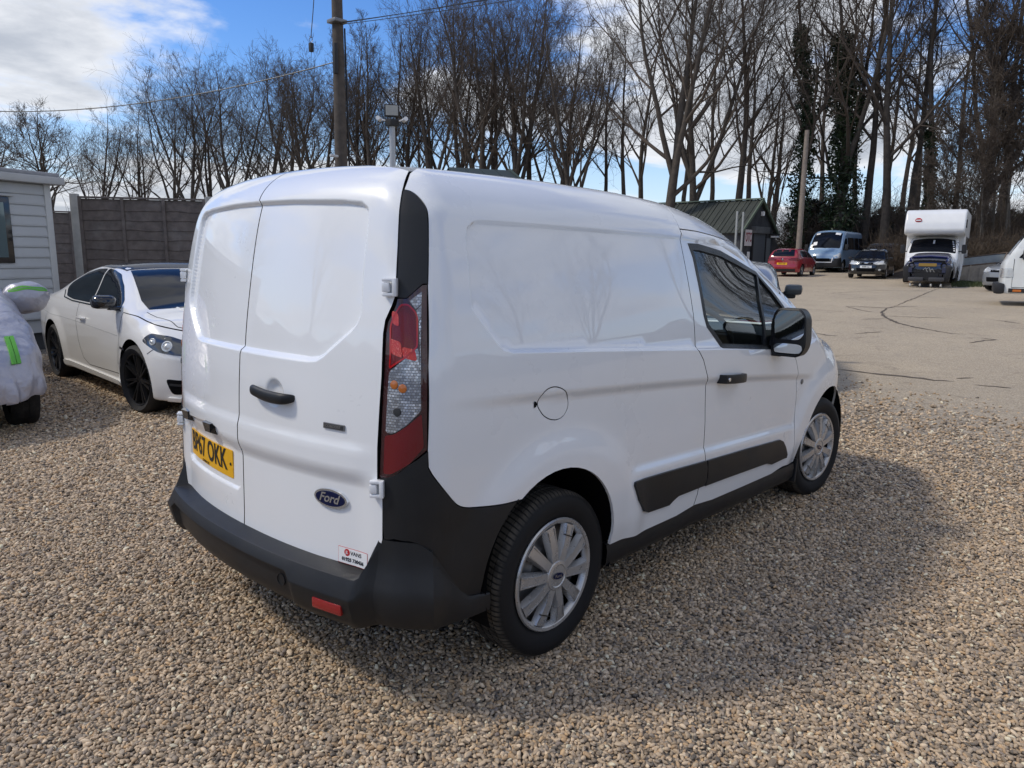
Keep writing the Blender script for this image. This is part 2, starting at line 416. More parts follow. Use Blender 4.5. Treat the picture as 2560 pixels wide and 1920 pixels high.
OL={
'doorR_edge':[(-0.491,-0.638,1.767),(-0.536,-0.667,1.721),(-0.565,-0.687,1.67),(-0.598,-0.713,1.537),(-0.614,-0.724,1.45),(-0.626,-0.73,1.382),(-0.634,-0.725,1.357),(-0.646,-0.708,1.313),(-0.653,-0.705,1.273),(-0.667,-0.711,1.139),(-0.685,-0.705,0.914),(-0.689,-0.706,0.815),(-0.685,-0.726,0.755),(-0.689,-0.726,0.618),(-0.695,-0.711,0.56),(-0.703,-0.691,0.499)],
'door_bot':[(-0.703,-0.69,0.498),(-0.721,-0.574,0.488),(-0.757,-0.361,0.491),(-0.773,-0.165,0.489),(-0.776,0.001,0.493),(-0.772,0.178,0.504),(-0.748,0.423,0.485),(-0.72,0.582,0.486),(-0.705,0.674,0.492),(-0.693,0.724,0.53),(-0.679,0.76,0.598)],
'pillar':[(-0.541,-0.671,1.713),(-0.529,-0.688,1.71),(-0.52,-0.711,1.694),(-0.512,-0.736,1.668),(-0.511,-0.75,1.643),(-0.53,-0.773,1.548),(-0.553,-0.795,1.426),(-0.565,-0.786,1.425),(-0.607,-0.76,1.382),(-0.625,-0.733,1.383),(-0.615,-0.724,1.447),(-0.586,-0.701,1.602),(-0.561,-0.681,1.682)],
'lamp':[(-0.566,-0.786,1.423),(-0.554,-0.794,1.424),(-0.586,-0.83,1.176),(-0.603,-0.843,0.917),(-0.676,-0.749,0.821),(-0.689,-0.706,0.817),(-0.684,-0.71,0.916),(-0.664,-0.711,1.171),(-0.65,-0.705,1.296),(-0.64,-0.721,1.33),(-0.629,-0.732,1.363),(-0.625,-0.734,1.381),(-0.608,-0.759,1.382)],
'lamp_red_top':[(-0.621,-0.746,1.365),(-0.606,-0.766,1.366),(-0.594,-0.786,1.343),(-0.591,-0.793,1.327),(-0.604,-0.805,1.234),(-0.632,-0.78,1.201),(-0.659,-0.731,1.164),(-0.654,-0.73,1.214),(-0.645,-0.722,1.297),(-0.636,-0.73,1.33)],
'lamp_clear':[(-0.632,-0.78,1.201),(-0.604,-0.805,1.234),(-0.603,-0.809,1.217),(-0.612,-0.827,1.04),(-0.647,-0.794,0.993),(-0.667,-0.759,0.967),(-0.676,-0.729,0.966),(-0.67,-0.731,1.047),(-0.66,-0.732,1.156)],
'lamp_red_bot':[(-0.612,-0.829,1.031),(-0.611,-0.836,0.926),(-0.644,-0.807,0.874),(-0.676,-0.749,0.834),(-0.683,-0.723,0.832),(-0.677,-0.726,0.956),(-0.667,-0.759,0.963),(-0.646,-0.796,0.991)],
'lamp_strip':[(-0.604,-0.766,1.376),(-0.571,-0.788,1.404),(-0.612,-0.827,1.04),(-0.616,-0.823,1.052),(-0.601,-0.811,1.217),(-0.59,-0.794,1.327),(-0.593,-0.785,1.348)],
'panel_edge':[(-0.602,-0.843,0.924),(-0.602,-0.845,0.861),(-0.587,-0.855,0.826),(-0.525,-0.872,0.74),(-0.491,-0.874,0.71),(-0.429,-0.88,0.694),(-0.244,-0.909,0.683)],
'trim_seam':[(-0.689,-0.726,0.618),(-0.676,-0.766,0.625),(-0.648,-0.806,0.622),(-0.63,-0.824,0.614),(-0.612,-0.836,0.595),(-0.561,-0.855,0.522),(-0.488,-0.869,0.417),(-0.455,-0.868,0.39),(-0.372,-0.871,0.374)],
'fuel':[(-0.059,-0.903,1.061),(-0.006,-0.907,1.042),(0.032,-0.898,1.0),(0.029,-0.896,0.962),(-0.003,-0.895,0.931),(-0.049,-0.893,0.928),(-0.099,-0.89,0.948),(-0.13,-0.887,0.984),(-0.137,-0.887,1.001),(-0.131,-0.895,1.029),(-0.106,-0.901,1.054)],
'door_gap':[(0.93,-0.797,1.637),(0.936,-0.807,1.597),(0.936,-0.804,1.582),(0.95,-0.842,1.417),(0.962,-0.873,1.262),(0.955,-0.903,1.102),(1.004,-0.912,1.048),(1.056,-0.91,0.945),(1.059,-0.902,0.917),(1.071,-0.902,0.75),(1.07,-0.903,0.636),(1.064,-0.915,0.585),(1.072,-0.916,0.554),(1.077,-0.914,0.502),(1.069,-0.908,0.432),(1.03,-0.908,0.431),(1.03,-0.905,0.4),(1.008,-0.899,0.343)],
'door_top':[(0.936,-0.797,1.638),(1.094,-0.785,1.633),(1.407,-0.755,1.608),(1.694,-0.703,1.571),(1.831,-0.713,1.505),(1.946,-0.73,1.444),(2.016,-0.767,1.38),(2.087,-0.801,1.305),(2.115,-0.822,1.265)],
'door_front':[(2.025,-0.914,0.993),(2.074,-0.916,0.939),(2.107,-0.916,0.878),(2.172,-0.901,0.744),(2.069,-0.916,0.944),(2.112,-0.916,0.881),(2.148,-0.903,0.816),(2.178,-0.9,0.632),(2.162,-0.907,0.544),(2.142,-0.913,0.457),(2.187,-0.887,0.308)],
'window':[(1.005,-0.802,1.578),(1.111,-0.795,1.577),(1.366,-0.779,1.547),(1.566,-0.771,1.503),(1.824,-0.761,1.438),(1.955,-0.796,1.343),(2.047,-0.834,1.251),(1.86,-0.89,1.097),(1.743,-0.912,1.032),(1.211,-0.904,1.084),(1.168,-0.892,1.119),(1.078,-0.883,1.192),(1.059,-0.873,1.249),(1.049,-0.846,1.379),(1.033,-0.816,1.512)],
'divider':[(1.813,-0.766,1.433),(1.742,-0.832,1.286),(1.699,-0.894,1.082),(1.683,-0.91,1.039)],
'seam_roof':[(0.975,-0.703,1.736),(0.937,-0.764,1.686),(0.93,-0.797,1.637)],
'trim1':[(0.449,-0.922,0.594),(0.469,-0.921,0.595),(0.738,-0.918,0.581),(1.066,-0.916,0.559),(1.081,-0.915,0.522),(1.085,-0.911,0.459),(1.064,-0.908,0.433),(0.827,-0.909,0.44),(0.785,-0.908,0.428),(0.754,-0.907,0.414),(0.575,-0.909,0.426),(0.533,-0.916,0.443),(0.479,-0.926,0.506),(0.444,-0.923,0.58)],
'trim2':[(1.078,-0.916,0.558),(1.507,-0.913,0.533),(1.94,-0.91,0.503),(1.986,-0.909,0.485),(2.035,-0.907,0.44),(2.074,-0.904,0.389),(2.068,-0.902,0.369),(1.858,-0.902,0.373),(1.789,-0.904,0.394),(1.308,-0.907,0.419),(1.077,-0.908,0.429),(1.093,-0.912,0.473)],
'badge':[(-0.74,-0.413,0.717),(-0.728,-0.489,0.747),(-0.716,-0.557,0.706),(-0.73,-0.488,0.675)],
'ecoboost':[(-0.731,-0.488,0.97),(-0.713,-0.577,0.972),(-0.714,-0.577,0.952),(-0.732,-0.488,0.952)],
'sticker':[(-0.726,-0.533,0.549),(-0.703,-0.666,0.555),(-0.705,-0.672,0.502),(-0.728,-0.54,0.494)],
'gap_roof':[(-0.488,-0.636,1.769),(-0.524,-0.655,1.738),(-0.541,-0.666,1.717)],
}
M_WHITE = mat('white_paint', (.81, .825, .84), .30, coat=1.0, coat_rough=.015, noise=.012, nscale=2.0)
M_BLK = mat('black_plastic', (.010, .011, .013), .42, spec=.48, noise=.20, nscale=5.0, bump=.15, bscale=900, dirt=((.04, .039, .036), .22))
M_VOID = mat('dark_liner', (.006, .006, .007), .9, spec=.1)
M_GLOSSBLK = mat('gloss_black', (.012, .012, .014), .12, coat=.6)
M_RUB = mat('rubber', (.014, .014, .015), .72, noise=.25, nscale=30., dirt=((.075, .068, .06), .35))
M_SILV = mat('silver_plastic', (.46, .46, .46), .28, metal=.6, coat=.3, noise=.08, nscale=14.)
M_STEEL = mat('wheel_steel', (.20, .20, .205), .45, metal=.6, noise=.15, nscale=20.)
M_CHROME = mat('chrome', (.75, .76, .78), .10, metal=1.0)
M_MIRROR = mat('mirror_glass', (.82, .86, .88), .02, metal=1.0)
M_GLASS = glass('side_glass', (.70, .80, .77))
M_SCREEN = glass('windscreen_glass', (.76, .84, .80))
M_YEL = mat('plate_yellow', (.80, .42, .01), .38, spec=.4)
M_INK = mat('plate_ink', (.012, .012, .012), .45)
M_BLUE = mat('badge_blue', (.004, .008, .045), .25, spec=.3)
M_RED = mat('lamp_red', (.14, .002, .004), .12, coat=.5, bump=.25, bscale=300)
M_RED2 = mat('lamp_red_deep', (.045, .0015, .003), .10, coat=1., bump=.25, bscale=160)
M_AMB = mat('bulb_amber', (.45, .13, .02), .2, coat=1.)
M_WHT = mat('sticker_white', (.82, .82, .82), .45)
M_STRED = mat('sticker_red', (.50, .015, .02), .45)
M_SEAT = mat('seat_cloth', (.035, .037, .042), .9, noise=.3, nscale=40.)
M_DASH = mat('dash_plastic', (.03, .031, .034), .6)
def lens_mat():
    m = bpy.data.materials.new('lamp_clear'); m.use_nodes = True; t = m.node_tree; b = t.nodes['Principled BSDF']; MATS['lamp_clear'] = m
    co = N(t, 'ShaderNodeTexCoord').outputs['Object']
    sx = N(t, 'ShaderNodeSeparateXYZ'); L(t, co, sx.inputs[0])
    flut = MATH(t, 'MULTIPLY', MATH(t, 'SINE', MATH(t, 'MULTIPLY', sx.outputs[2], 1400.0)), MATH(t, 'SINE', MATH(t, 'MULTIPLY', MATH(t, 'SUBTRACT', sx.outputs[0], sx.outputs[1]), 1100.0)))
    bp = N(t, 'ShaderNodeBump', i_Strength=.22, i_Distance=.002); L(t, flut, bp.inputs['Height']); L(t, bp.outputs[0], b.inputs['Normal'])
    cm = N(t, 'ShaderNodeCombineXYZ'); L(t, MATH(t, 'SUBTRACT', sx.outputs[0], sx.outputs[1]), cm.inputs[0]); L(t, sx.outputs[2], cm.inputs[1])
    br = N(t, 'ShaderNodeTexBrick', i_Scale=1.0); br.inputs['Color1'].default_value = (.88, .89, .90, 1); br.inputs['Color2'].default_value = (.28, .29, .31, 1); br.inputs['Mortar'].default_value = (.16, .16, .17, 1)
    br.inputs['Mortar Size'].default_value = .0011; br.inputs['Brick Width'].default_value = .014; br.inputs['Row Height'].default_value = .0085; L(t, cm.outputs[0], br.inputs['Vector'])
    bowl = N(t, 'ShaderNodeTexWave', wave_type='RINGS', i_Scale=3.1, i_Distortion=.6); L(t, co, bowl.inputs[0])
    L(t, MIXC(t, MATH(t, 'MULTIPLY', bowl.outputs[1], .55), br.outputs[0], (.20, .20, .215)), b.inputs['Base Color'])
    b.inputs['Metallic'].default_value = .75; b.inputs['Roughness'].default_value = .16; b.inputs['Coat Weight'].default_value = 1.0; b.inputs['Coat Roughness'].default_value = .02
    return m
M_LENS = lens_mat()

van = empty('panel_van', (0, 0, 0), 0, 'white panel van with black bumper, parked on gravel in the foreground', 'van')
def z0(x): return .90-.40*sst(2.0, 3.1, x)
def solve(O, D, lo=.05, hi=2.2):
    lo = np.full(len(O), lo); hi = np.full(len(O), hi)
    for _ in range(14):
        m = (lo+hi)/2; o = F(O+D*m[:, None], False) > 0
        hi = np.where(o, m, hi); lo = np.where(o, lo, m)
    lo = lo-.05; hi = hi+.05
    for _ in range(15):
        m = (lo+hi)/2; o = F(O+D*m[:, None]) > 0
        hi = np.where(o, m, hi); lo = np.where(o, lo, m)
    return O+D*lo[:, None]
def side3(sg):
    def g(P2):
        x = P2[:, 0]; a = P2[:, 1]/.9; zz = z0(x)
        P = solve(np.stack([x, 0*x, zz], 1), np.stack([0*x, -np.cos(a), np.sin(a)], 1)); Nn = grad(P)
        if sg < 0: P = P*np.array([1, -1, 1]); Nn = Nn*np.array([1, -1, 1])
        return P, Nn
    return g
def sp(pts): return [(x, .9*math.atan2(z-float(z0(np.array(x))), -y)) for x, y, z in pts]
def sxz(pts):
    """(x, z) on the right flank -> panel coordinates"""
    return sp([(x, -float(Sbase(np.array(x), np.array(z))), z) for x, z in pts])
RO = np.array([.7, 0, 1.1])
def rear3(sg=1):
    def g(P2):
        n = len(P2); D = np.stack([-np.ones(n), P2[:, 0]/1.4, P2[:, 1]/1.4], 1); D /= np.linalg.norm(D, axis=1, keepdims=True)
        P = solve(np.tile(RO, (n, 1)), D, .3, 2.6); Nn = grad(P)
        if sg < 0: P = P*np.array([1, -1, 1]); Nn = Nn*np.array([1, -1, 1])
        return P, Nn
    return g
def rp(pts): return [(1.4*y/(.7-x), 1.4*(z-1.1)/(.7-x)) for x, y, z in pts]
def arc(cx, cz, r, a0, a1, n=18): return [(cx+r*math.cos(R(a0+(a1-a0)*i/n)), cz+r*math.sin(R(a0+(a1-a0)*i/n))) for i in range(n+1)]
YR = -.60
def roofpt(x, y=YR):
    return (x, y, float(T(np.array(x), np.array(y)))-.03)
def loops(poly, offs, h=.016):
    o = []
    for d in offs: o += dens(inset(poly, d).tolist(), h)
    return o
OFFS = (-.007, -.004, -.0015, .001, .0035, .006, .009)
XS = loops(RECESS, OFFS)
XS += [(x, 1.018-.062*x-.0105*x*x+d) for x in np.arange(-.6, 2.5, .03) for d in (.026, .015, .005, -.005, -.015, -.026)]
XS += [(x, .665-.055*x+d) for x in np.arange(.4, 2.25, .03) for d in (.024, .012, .004, -.004, -.012, -.024)]
XS += [(wx+r*math.cos(a), RW+r*math.sin(a)) for wx in (0, WB) for r in (.38, .41, .44, .47, .50, .53, .56, .59) for a in np.linspace(-.2, 3.4, 90) if RW+r*math.sin(a) > .25]
XS = sxz(XS)
XR = loops(RREC, (-.010, -.0065, -.003, 0, .003, .0065, .010, .014))+[(y, z) for y in np.arange(-.74, .75, .025) for z in (.93, .915, .90, .885, .87, .84, .825, .81, .795, .78, .765)]
XR += loops([(.60, .83), (.25, .85), (.20, .84), (.06, .775), (.045, .64), (.07, .62), (.60, .62), (.625, .64)], (-.006, -.002, .002, .006, .010), .012)+[(-.215+.062*r*math.cos(a), 1.035+.055*r*math.sin(a)) for r in (.2, .4, .6, .8, 1.0) for a in np.linspace(0, 6.28, 25)[:-1]]
XR = rp([(-float(Rear(np.array(y), np.array(z))), y, z) for y, z in XR])
def chaikin(p, n=2, closed=False):
    p = [np.array(q, float) for q in p]
    for _ in range(n):
        o = [] if closed else [p[0]]
        for i in range(len(p) if closed else len(p)-1):
            a, b = p[i], p[(i+1) % len(p)]; o += [a*.75+b*.25, a*.25+b*.75]
        p = o if closed else o+[p[-1]]
    return [tuple(float(v) for v in q) for q in p]
PIL = chaikin(OL['pillar'][0:7]); PE = chaikin(OL['panel_edge'][1:7]); OL['pillar'] = PIL+OL['pillar'][7:]; OL['fuel'] = chaikin(OL['fuel'], 2, True)
# --- quarter panel
q_out = sp(OL['gap_roof'][:1]+PIL+OL['lamp'][1:4]+PE)
q_out += sxz(arc(-.03, .395, .355, 125, -5))
q_out += sxz([(.325, .352), (.6, .345), (.85, .340)])+sp(OL['door_gap'][::-1])+sp(OL['seam_roof'][::-1][1:])+sp([roofpt(.985)])+sp([roofpt(x) for x in (.6, .2, -.2, -.44)])
fuel = sp(OL['fuel'])
# --- front door
wtop = OL['window']
d_front = [(2.05, -.915, .975), (2.09, -.912, .935), (2.125, -.91, .875), (2.15, -.905, .815), (2.172, -.90, .70), (2.168, -.90, .60), (2.155, -.91, .50), (2.165, -.90, .40), (2.19, -.887, .305)]
d_top = OL['door_top'][:-1]+[(2.16, -.84, 1.22), (2.22, -.86, 1.15), (2.24, -.88, 1.06), (2.12, -.90, 1.0)]
d_out = sp(OL['door_gap'][::-1]+d_top[1:]+d_front)+sxz([(1.9, .311), (1.5, .322), (1.2, .332)])
w_out = sp(OL['window'][:7]+[(2.09, -.86, 1.18), (2.04, -.90, 1.06), (1.98, -.91, 1.022)]+OL['window'][8:])
# --- front wing, up to the bonnet edge
def bon(x): return -.70+.16*sst(2.5, 3.3, x)
w_edge = [(x, float(bon(np.array(x))), float(T(np.array(x), np.array(.7)))) for x in (3.22, 3.05, 2.85, 2.65, 2.5)]
f_out = sp(d_front)+sxz([(2.235, .31)])+sxz([(2.25, .40), (2.30, .49)]+arc(2.662, .36, .355, 152, 20, 16)+[(3.05, .50), (3.12, .52), (3.25, .54)])+sp(w_edge+[(2.36, -.80, 1.10), (2.24, -.88, 1.062), (2.12, -.903, 1.002)])
for sg, hand in ((1, 'right'), (-1, 'left')):
    S3 = side3(sg)
    hq = [fuel] if sg > 0 else []
    q = surf_panel('quarter_panel', q_out, S3, M_WHITE, van, .030, holes=hq, eh=.016, extra=XS)
    if sg > 0:
        fl = surf_panel('fuel_flap', fuel, S3, M_WHITE, van, .02, gap=.0038, depth=.016, eh=.012, edge=M_VOID)
        nt_ = surf_panel('notch', sp([(-.153, -.9, .992), (-.142, -.9, .994), (-.136, -.9, 1.004), (-.142, -.9, 1.014), (-.153, -.9, 1.016)]), S3, M_VOID, fl, .01, gap=0, depth=0, lift=.002)
    d = surf_panel('front_door', d_out, S3, M_WHITE, van, .030, holes=[inset(w_out, .0)], eh=.016, extra=XS, gap=.003, depth=.02, edge=M_VOID)
    # window rubber surround and panes
    surf_panel('window_seal', np.asarray(w_out), S3, M_BLK, d, .03, holes=[inset(w_out, .024)], gap=0, depth=.01, lift=.002, eh=.02)
    surf_panel('pane', inset(w_out, .020), S3, M_GLASS, d, .05, gap=0, depth=0, lift=-.008, eh=.05)
    dv = OL['divider']
    surf_panel('window_divider', sp(dv)+[(a+.022, b) for a, b in sp(dv)][::-1], S3, M_BLK, d, .03, gap=0, depth=.012, lift=.001, eh=.03)
    surf_panel('front_wing', f_out, S3, M_WHITE, van, .030, eh=.016, extra=XS)
    # door handle
    hz = lambda x: .952-.017*(x-1.15)/.25
    bm_ = MB()
    for k in range(2):
        pass
    ys = lambda x, z: -float(Sside(np.array(x), np.array(z)))
    path = [(1.165, ys(1.165, .94)+.004, .940), (1.185, ys(1.185, .94)-.022, .939), (1.25, ys(1.25, .93)-.036, .934), (1.34, ys(1.34, .925)-.036, .928), (1.39, ys(1.39, .92)-.026, .925), (1.41, ys(1.41, .92)+.004, .922)]
    v = []; f = []
    for i, p in enumerate(path):
        w = .021 if i < 5 else .017
        for a, b in ((-.010, -w), (.008, -w), (.010, -w*.5), (.010, w*.5), (.008, w), (-.010, w)):
            v.append((p[0], (p[1]-a), p[2]+b))
    for i in range(len(path)-1):
        for j in range(6): f.append((i*6+j, i*6+(j+1) % 6, (i+1)*6+(j+1) % 6, (i+1)*6+j))
    f += [tuple(range(6)), tuple(range(35, 29, -1))]
    if sg < 0: v = [(a, -b, c) for a, b, c in v]
    hd = MB().add(v, f).build('door_handle', M_BLK, d, True, 40)
    MB().lathe([(.0, -.003), (.009, -.003), (.010, 0)], 16, (1.205, sg*(ys(1.205, .935)-.036), .937), 'y').build('lock_barrel', M_CHROME, hd, True)
    # side mouldings on the doors
    surf_panel('side_moulding', sp(OL['trim1']), S3, M_BLK, van, .03, gap=.001, depth=.014, lift=.011, eh=.02)
    surf_panel('side_moulding', sp(OL['trim2']), S3, M_BLK, d, .03, gap=.001, depth=.014, lift=.011, eh=.02)
    # rear corner pillar trim and black lower corner
    R3 = rear3(sg)
    pt = surf_panel('corner_trim', rp(OL['pillar']), R3, M_BLK, van, .025, gap=.001, lift=.001, eh=.015)
    cor = OL['lamp'][3:6]+OL['doorR_edge'][12:14]+OL['trim_seam'][1:]
    low = sp([(-.60, -.837, .915)]+PE)+sxz(arc(-.03, .395, .37, 127, 184, 8))+sp(OL['trim_seam'][::-1])+sp([(-.690, -.726, .752), (-.694, -.706, .812), (-.683, -.75, .818), (-.65, -.80, .868)])
    surf_panel('lower_corner_trim', low, S3, M_BLK, van, .025, gap=.0015, depth=.02, lift=.003, eh=.016)
    # rear lamp: dark housing, red and clear lenses standing proud of it
    lm = surf_panel('rear_lamp', rp(OL['lamp']), R3, M_RED2, van, .02, gap=.0005, depth=.02, lift=-.005, eh=.015)
    surf_panel('red_lens', rounded(rp(OL['lamp_red_top']), .01, 2), R3, M_RED, lm, .015, gap=0, depth=.004, lift=-.001, eh=.012)
    rt_l = rp(OL['lamp_red_top']); rt_ = np.array(rounded(rt_l, .01, 2))
    surf_panel('lens_border', rt_, R3, mat('lamp_red_bright', (.42, .004, .008), .15, coat=.6), lm, .02, holes=[inset(rt_, .006)], gap=0, depth=.002, lift=.0004, eh=.012)
    cx_, cy_ = rt_.mean(0)
    for ox, oy, w_, h_ in ((-.030, -.075, .030, .022), (.022, -.060, .026, .030), (.030, .035, .016, .026)): surf_panel('lens_glint', rounded([(cx_+ox-w_, cy_+oy-h_), (cx_+ox+w_*.8, cy_+oy-h_*.6), (cx_+ox+w_, cy_+oy+h_), (cx_+ox-w_*.7, cy_+oy+h_*.7)], .01, 2), R3, mat('lamp_red_glint', (.55, .012, .010), .2, coat=.6, bump=.5, bscale=400), lm, .02, gap=0, depth=.001, lift=.0002, eh=.012)  # bright reflection spots in the lens, painted as lighter red patches
    cl = surf_panel('clear_lens', rounded(rp(OL['lamp_clear']), .01, 2), R3, M_LENS, lm, .015, gap=0, depth=.004, lift=-.0005, eh=.012)
    surf_panel('red_lens', rounded(rp(OL['lamp_red_bot']), .01, 2), R3, M_RED, lm, .015, gap=0, depth=.004, lift=-.001, eh=.012)
    st = rp(OL['lamp_strip'])
    A_, B_ = np.array(st[0]), np.array(st[1]); C_, D_ = np.array(st[2]), np.array(st[3])
    inner = [np.array(p) for p in (st[0], st[6], st[5], st[4], st[3])]
    def along(pl, t):
        ln = [np.linalg.norm(pl[i+1]-pl[i]) for i in range(len(pl)-1)]; q = t*sum(ln)
        for i, l in enumerate(ln):
            if q <= l or i == len(ln)-1: return pl[i]+(pl[i+1]-pl[i])*min(1, q/l)
            q -= l
    for k in range(9):
        t0, t1 = k/9+.006, (k+1)/9-.006
        pg = [along(inner, t0), B_+(C_-B_)*t0, B_+(C_-B_)*t1, along(inner, t1)]
        if k == 8: pg[3] = along(inner, .93)
        surf_panel('lens_facet', [tuple(p) for p in pg], R3, M_LENS, lm, .02, gap=.0, depth=.003, lift=-.001+.0015*(k % 2), eh=.02)
    for (y_, z_) in ((-.752, 1.118), (-.785, 1.108), (-.765, 1.035)):
        P, Nn = R3(np.array(rp([(-.655, y_, z_)])))
        MB().lathe([(0, .003), (.012, .002), (.014, 0)], 12).build('bulb', M_AMB if z_ > 1.05 else M_DASH, cl, True)
        b = bpy.data.objects[-1] if False else cl.children[-1]
        b.matrix_local = Matrix.Translation(Vector(P[0]+Nn[0]*.0002)) @ Vector(Nn[0]).to_track_quat('Z', 'Y').to_matrix().to_4x4()
    # cab side pillar between door frame and windscreen
    pil = [(p[0], p[1], p[2]) for p in d_top[:10]]
    wsx = [(2.52, .66), (2.3, .655), (2.1, .635), (1.9, .61), (1.72, .585), (1.60, .56)]
    ws = [(x, -y, float(T(np.array(x), np.array(y)))) for x, y in wsx]
    surf_panel('cab_pillar', sp(OL['seam_roof'][::-1]+[roofpt(.99)])[::-1]+sp(pil[1:])+sp([(2.36, -.80, 1.105)])+sp(ws+[roofpt(1.58, -.555), roofpt(1.3, -.58)]), S3, M_WHITE, van, .03, eh=.016)
# --- roof, bonnet, windscreen, front (on the form seen from above)
def top3(P2):
    n = len(P2); x, y = P2[:, 0], P2[:, 1]
    lo = np.full(n, .3); hi = np.full(n, 2.2); O = np.stack([x, y, 0*x], 1); D = np.tile([0, 0, 1.], (n, 1))
    P = solve(O, D, .25, 2.2); return P, grad(P)
wl = [(1.60, .56), (1.72, .585), (1.9, .61), (2.1, .635), (2.3, .655), (2.52, .66)]
roof_out = [(-.455, -.60), (.985, -.60), (1.3, -.58), (1.58, -.555), (1.62, -.3), (1.63, 0), (1.62, .3), (1.58, .555), (1.3, .58), (.985, .60), (-.455, .60), (-.48, .4), (-.485, 0), (-.48, -.4)]
surf_panel('roof', roof_out, top3, M_WHITE, van, .06, eh=.04)
surf_panel('windscreen', [(x, -y) for x, y in wl]+[(2.6, -.45), (2.66, 0), (2.6, .45)]+wl[::-1]+[(1.63, .3), (1.64, 0), (1.63, -.3)], top3, M_SCREEN, van, .08, gap=.004, depth=0, eh=.06)
surf_panel('bonnet', [(2.52, -.67), (2.65, -.665), (2.85, -.655), (3.05, -.61), (3.2, -.555), (3.26, -.3), (3.28, 0), (3.26, .3), (3.2, .555), (3.05, .61), (2.85, .655), (2.65, .665), (2.52, .67), (2.62, .45), (2.68, 0), (2.62, -.45)], top3, M_WHITE, van, .06, eh=.03)
# front bumper and headlamps
fb = []
for zz, ox in ((.28, 0), (.45, .05), (.55, .06), (.70, .04), (.86, -.06), (.93, -.14)):
    for i in range(21):
        a = -1+i/10; y = a*.83; fb.append((3.38+ox-.42*abs(a)**2.6, y, zz))
ff = [(r*21+i, r*21+i+1, (r+1)*21+i+1, (r+1)*21+i) for r in range(5) for i in range(20)]
MB().add(fb, ff).build('front_bumper', M_BLK, van, True, 60)
for sg in (1, -1):
    hl = MB(); hl.add([(3.00, -sg*.70, .94), (3.15, -sg*.655, .87), (3.13, -sg*.685, .80), (2.95, -sg*.76, .86), (2.93, -sg*.735, .96)], [(0, 1, 2, 3, 4)]).build('headlamp', M_LENS, van)
# --- inner liner closing the load space (seen only as the dark of the panel gaps)
xs = np.linspace(-.45, .96, 34); an = np.linspace(R(-33), R(90), 40)
G = np.array([(x, .9*a) for x in xs for a in an])
for sg in (1, -1):
    P, Nn = side3(sg)(G); P = P-Nn*.035
    fs = []
    for i in range(len(xs)-1):
        for j in range(len(an)-1):
            k = i*len(an)+j; c = P[k]
            if math.hypot(c[0], c[2]-.36) < .42 and c[2] < .8: continue
            fs.append((k, k+1, k+1+len(an), k+len(an)))
    mesh('inner_liner', P, fs, M_VOID, van)
ty = np.linspace(-.80, .80, 34); tz = np.linspace(-.66, .72, 30)
P, Nn = rear3()(np.array([(a, b) for a in ty for b in tz])); P = P-Nn*.035
mesh('inner_liner', P, [(i*30+j, i*30+j+1, (i+1)*30+j+1, (i+1)*30+j) for i in range(33) for j in range(29)], M_VOID, van)
# --- rear doors
edge = [p for p in OL['doorR_edge'][:12]]+OL['doorR_edge'][12:]
YS = .018
topx = -.49
def door(name, pts3, sg=1):
    return surf_panel(name, rp(pts3), rear3(1), M_WHITE, van, .028, eh=.012, depth=.022, extra=XR, gap=.003, edge=M_VOID, lift=.004)
tp = lambda y: (topx+.03*(abs(y)/.6)**2, y, float(T(np.array(topx), np.array(y))))
E_R = [(x, y, z) for x, y, z in edge]; E_R[0] = (-.478, -.628, 1.772)
bot = lambda y: (-.775+.07*(abs(y)/.69)**2, y, .494)
rd_r = E_R+[bot(y) for y in (-.655, -.5, -.3, -.1, YS)]+[(-.77, YS, z) for z in (.60, .75, .80, .86, .9, 1.0, 1.1)]+[(-.735, YS, z) for z in (1.16, 1.3, 1.5)]+[(-.65, YS, 1.65), (-.62, YS, 1.72), (-.58, YS, 1.77), (-.52, YS, 1.795)]+[tp(y) for y in (YS, -.2, -.4)]
rd_l = [(x, -y, z) for x, y, z in E_R]+[bot(y) for y in (.655, .5, .3, .1, YS)]+[(-.77, YS, z) for z in (.60, .75, .80, .86, .9, 1.0, 1.1)]+[(-.735, YS, z) for z in (1.16, 1.3, 1.5)]+[(-.65, YS, 1.65), (-.62, YS, 1.72), (-.58, YS, 1.77), (-.52, YS, 1.795)]+[tp(y) for y in (YS, .2, .4)]
door_r = door('rear_door', rd_r); door_l = door('rear_door', rd_l)
# high-level brake lamp on the roof edge
surf_panel('brake_lamp', [(-.535, -.02), (-.50, -.05), (-.49, .26), (-.53, .23)], top3, M_RED2, van, .05, gap=0, depth=.008, lift=.004, eh=.04)
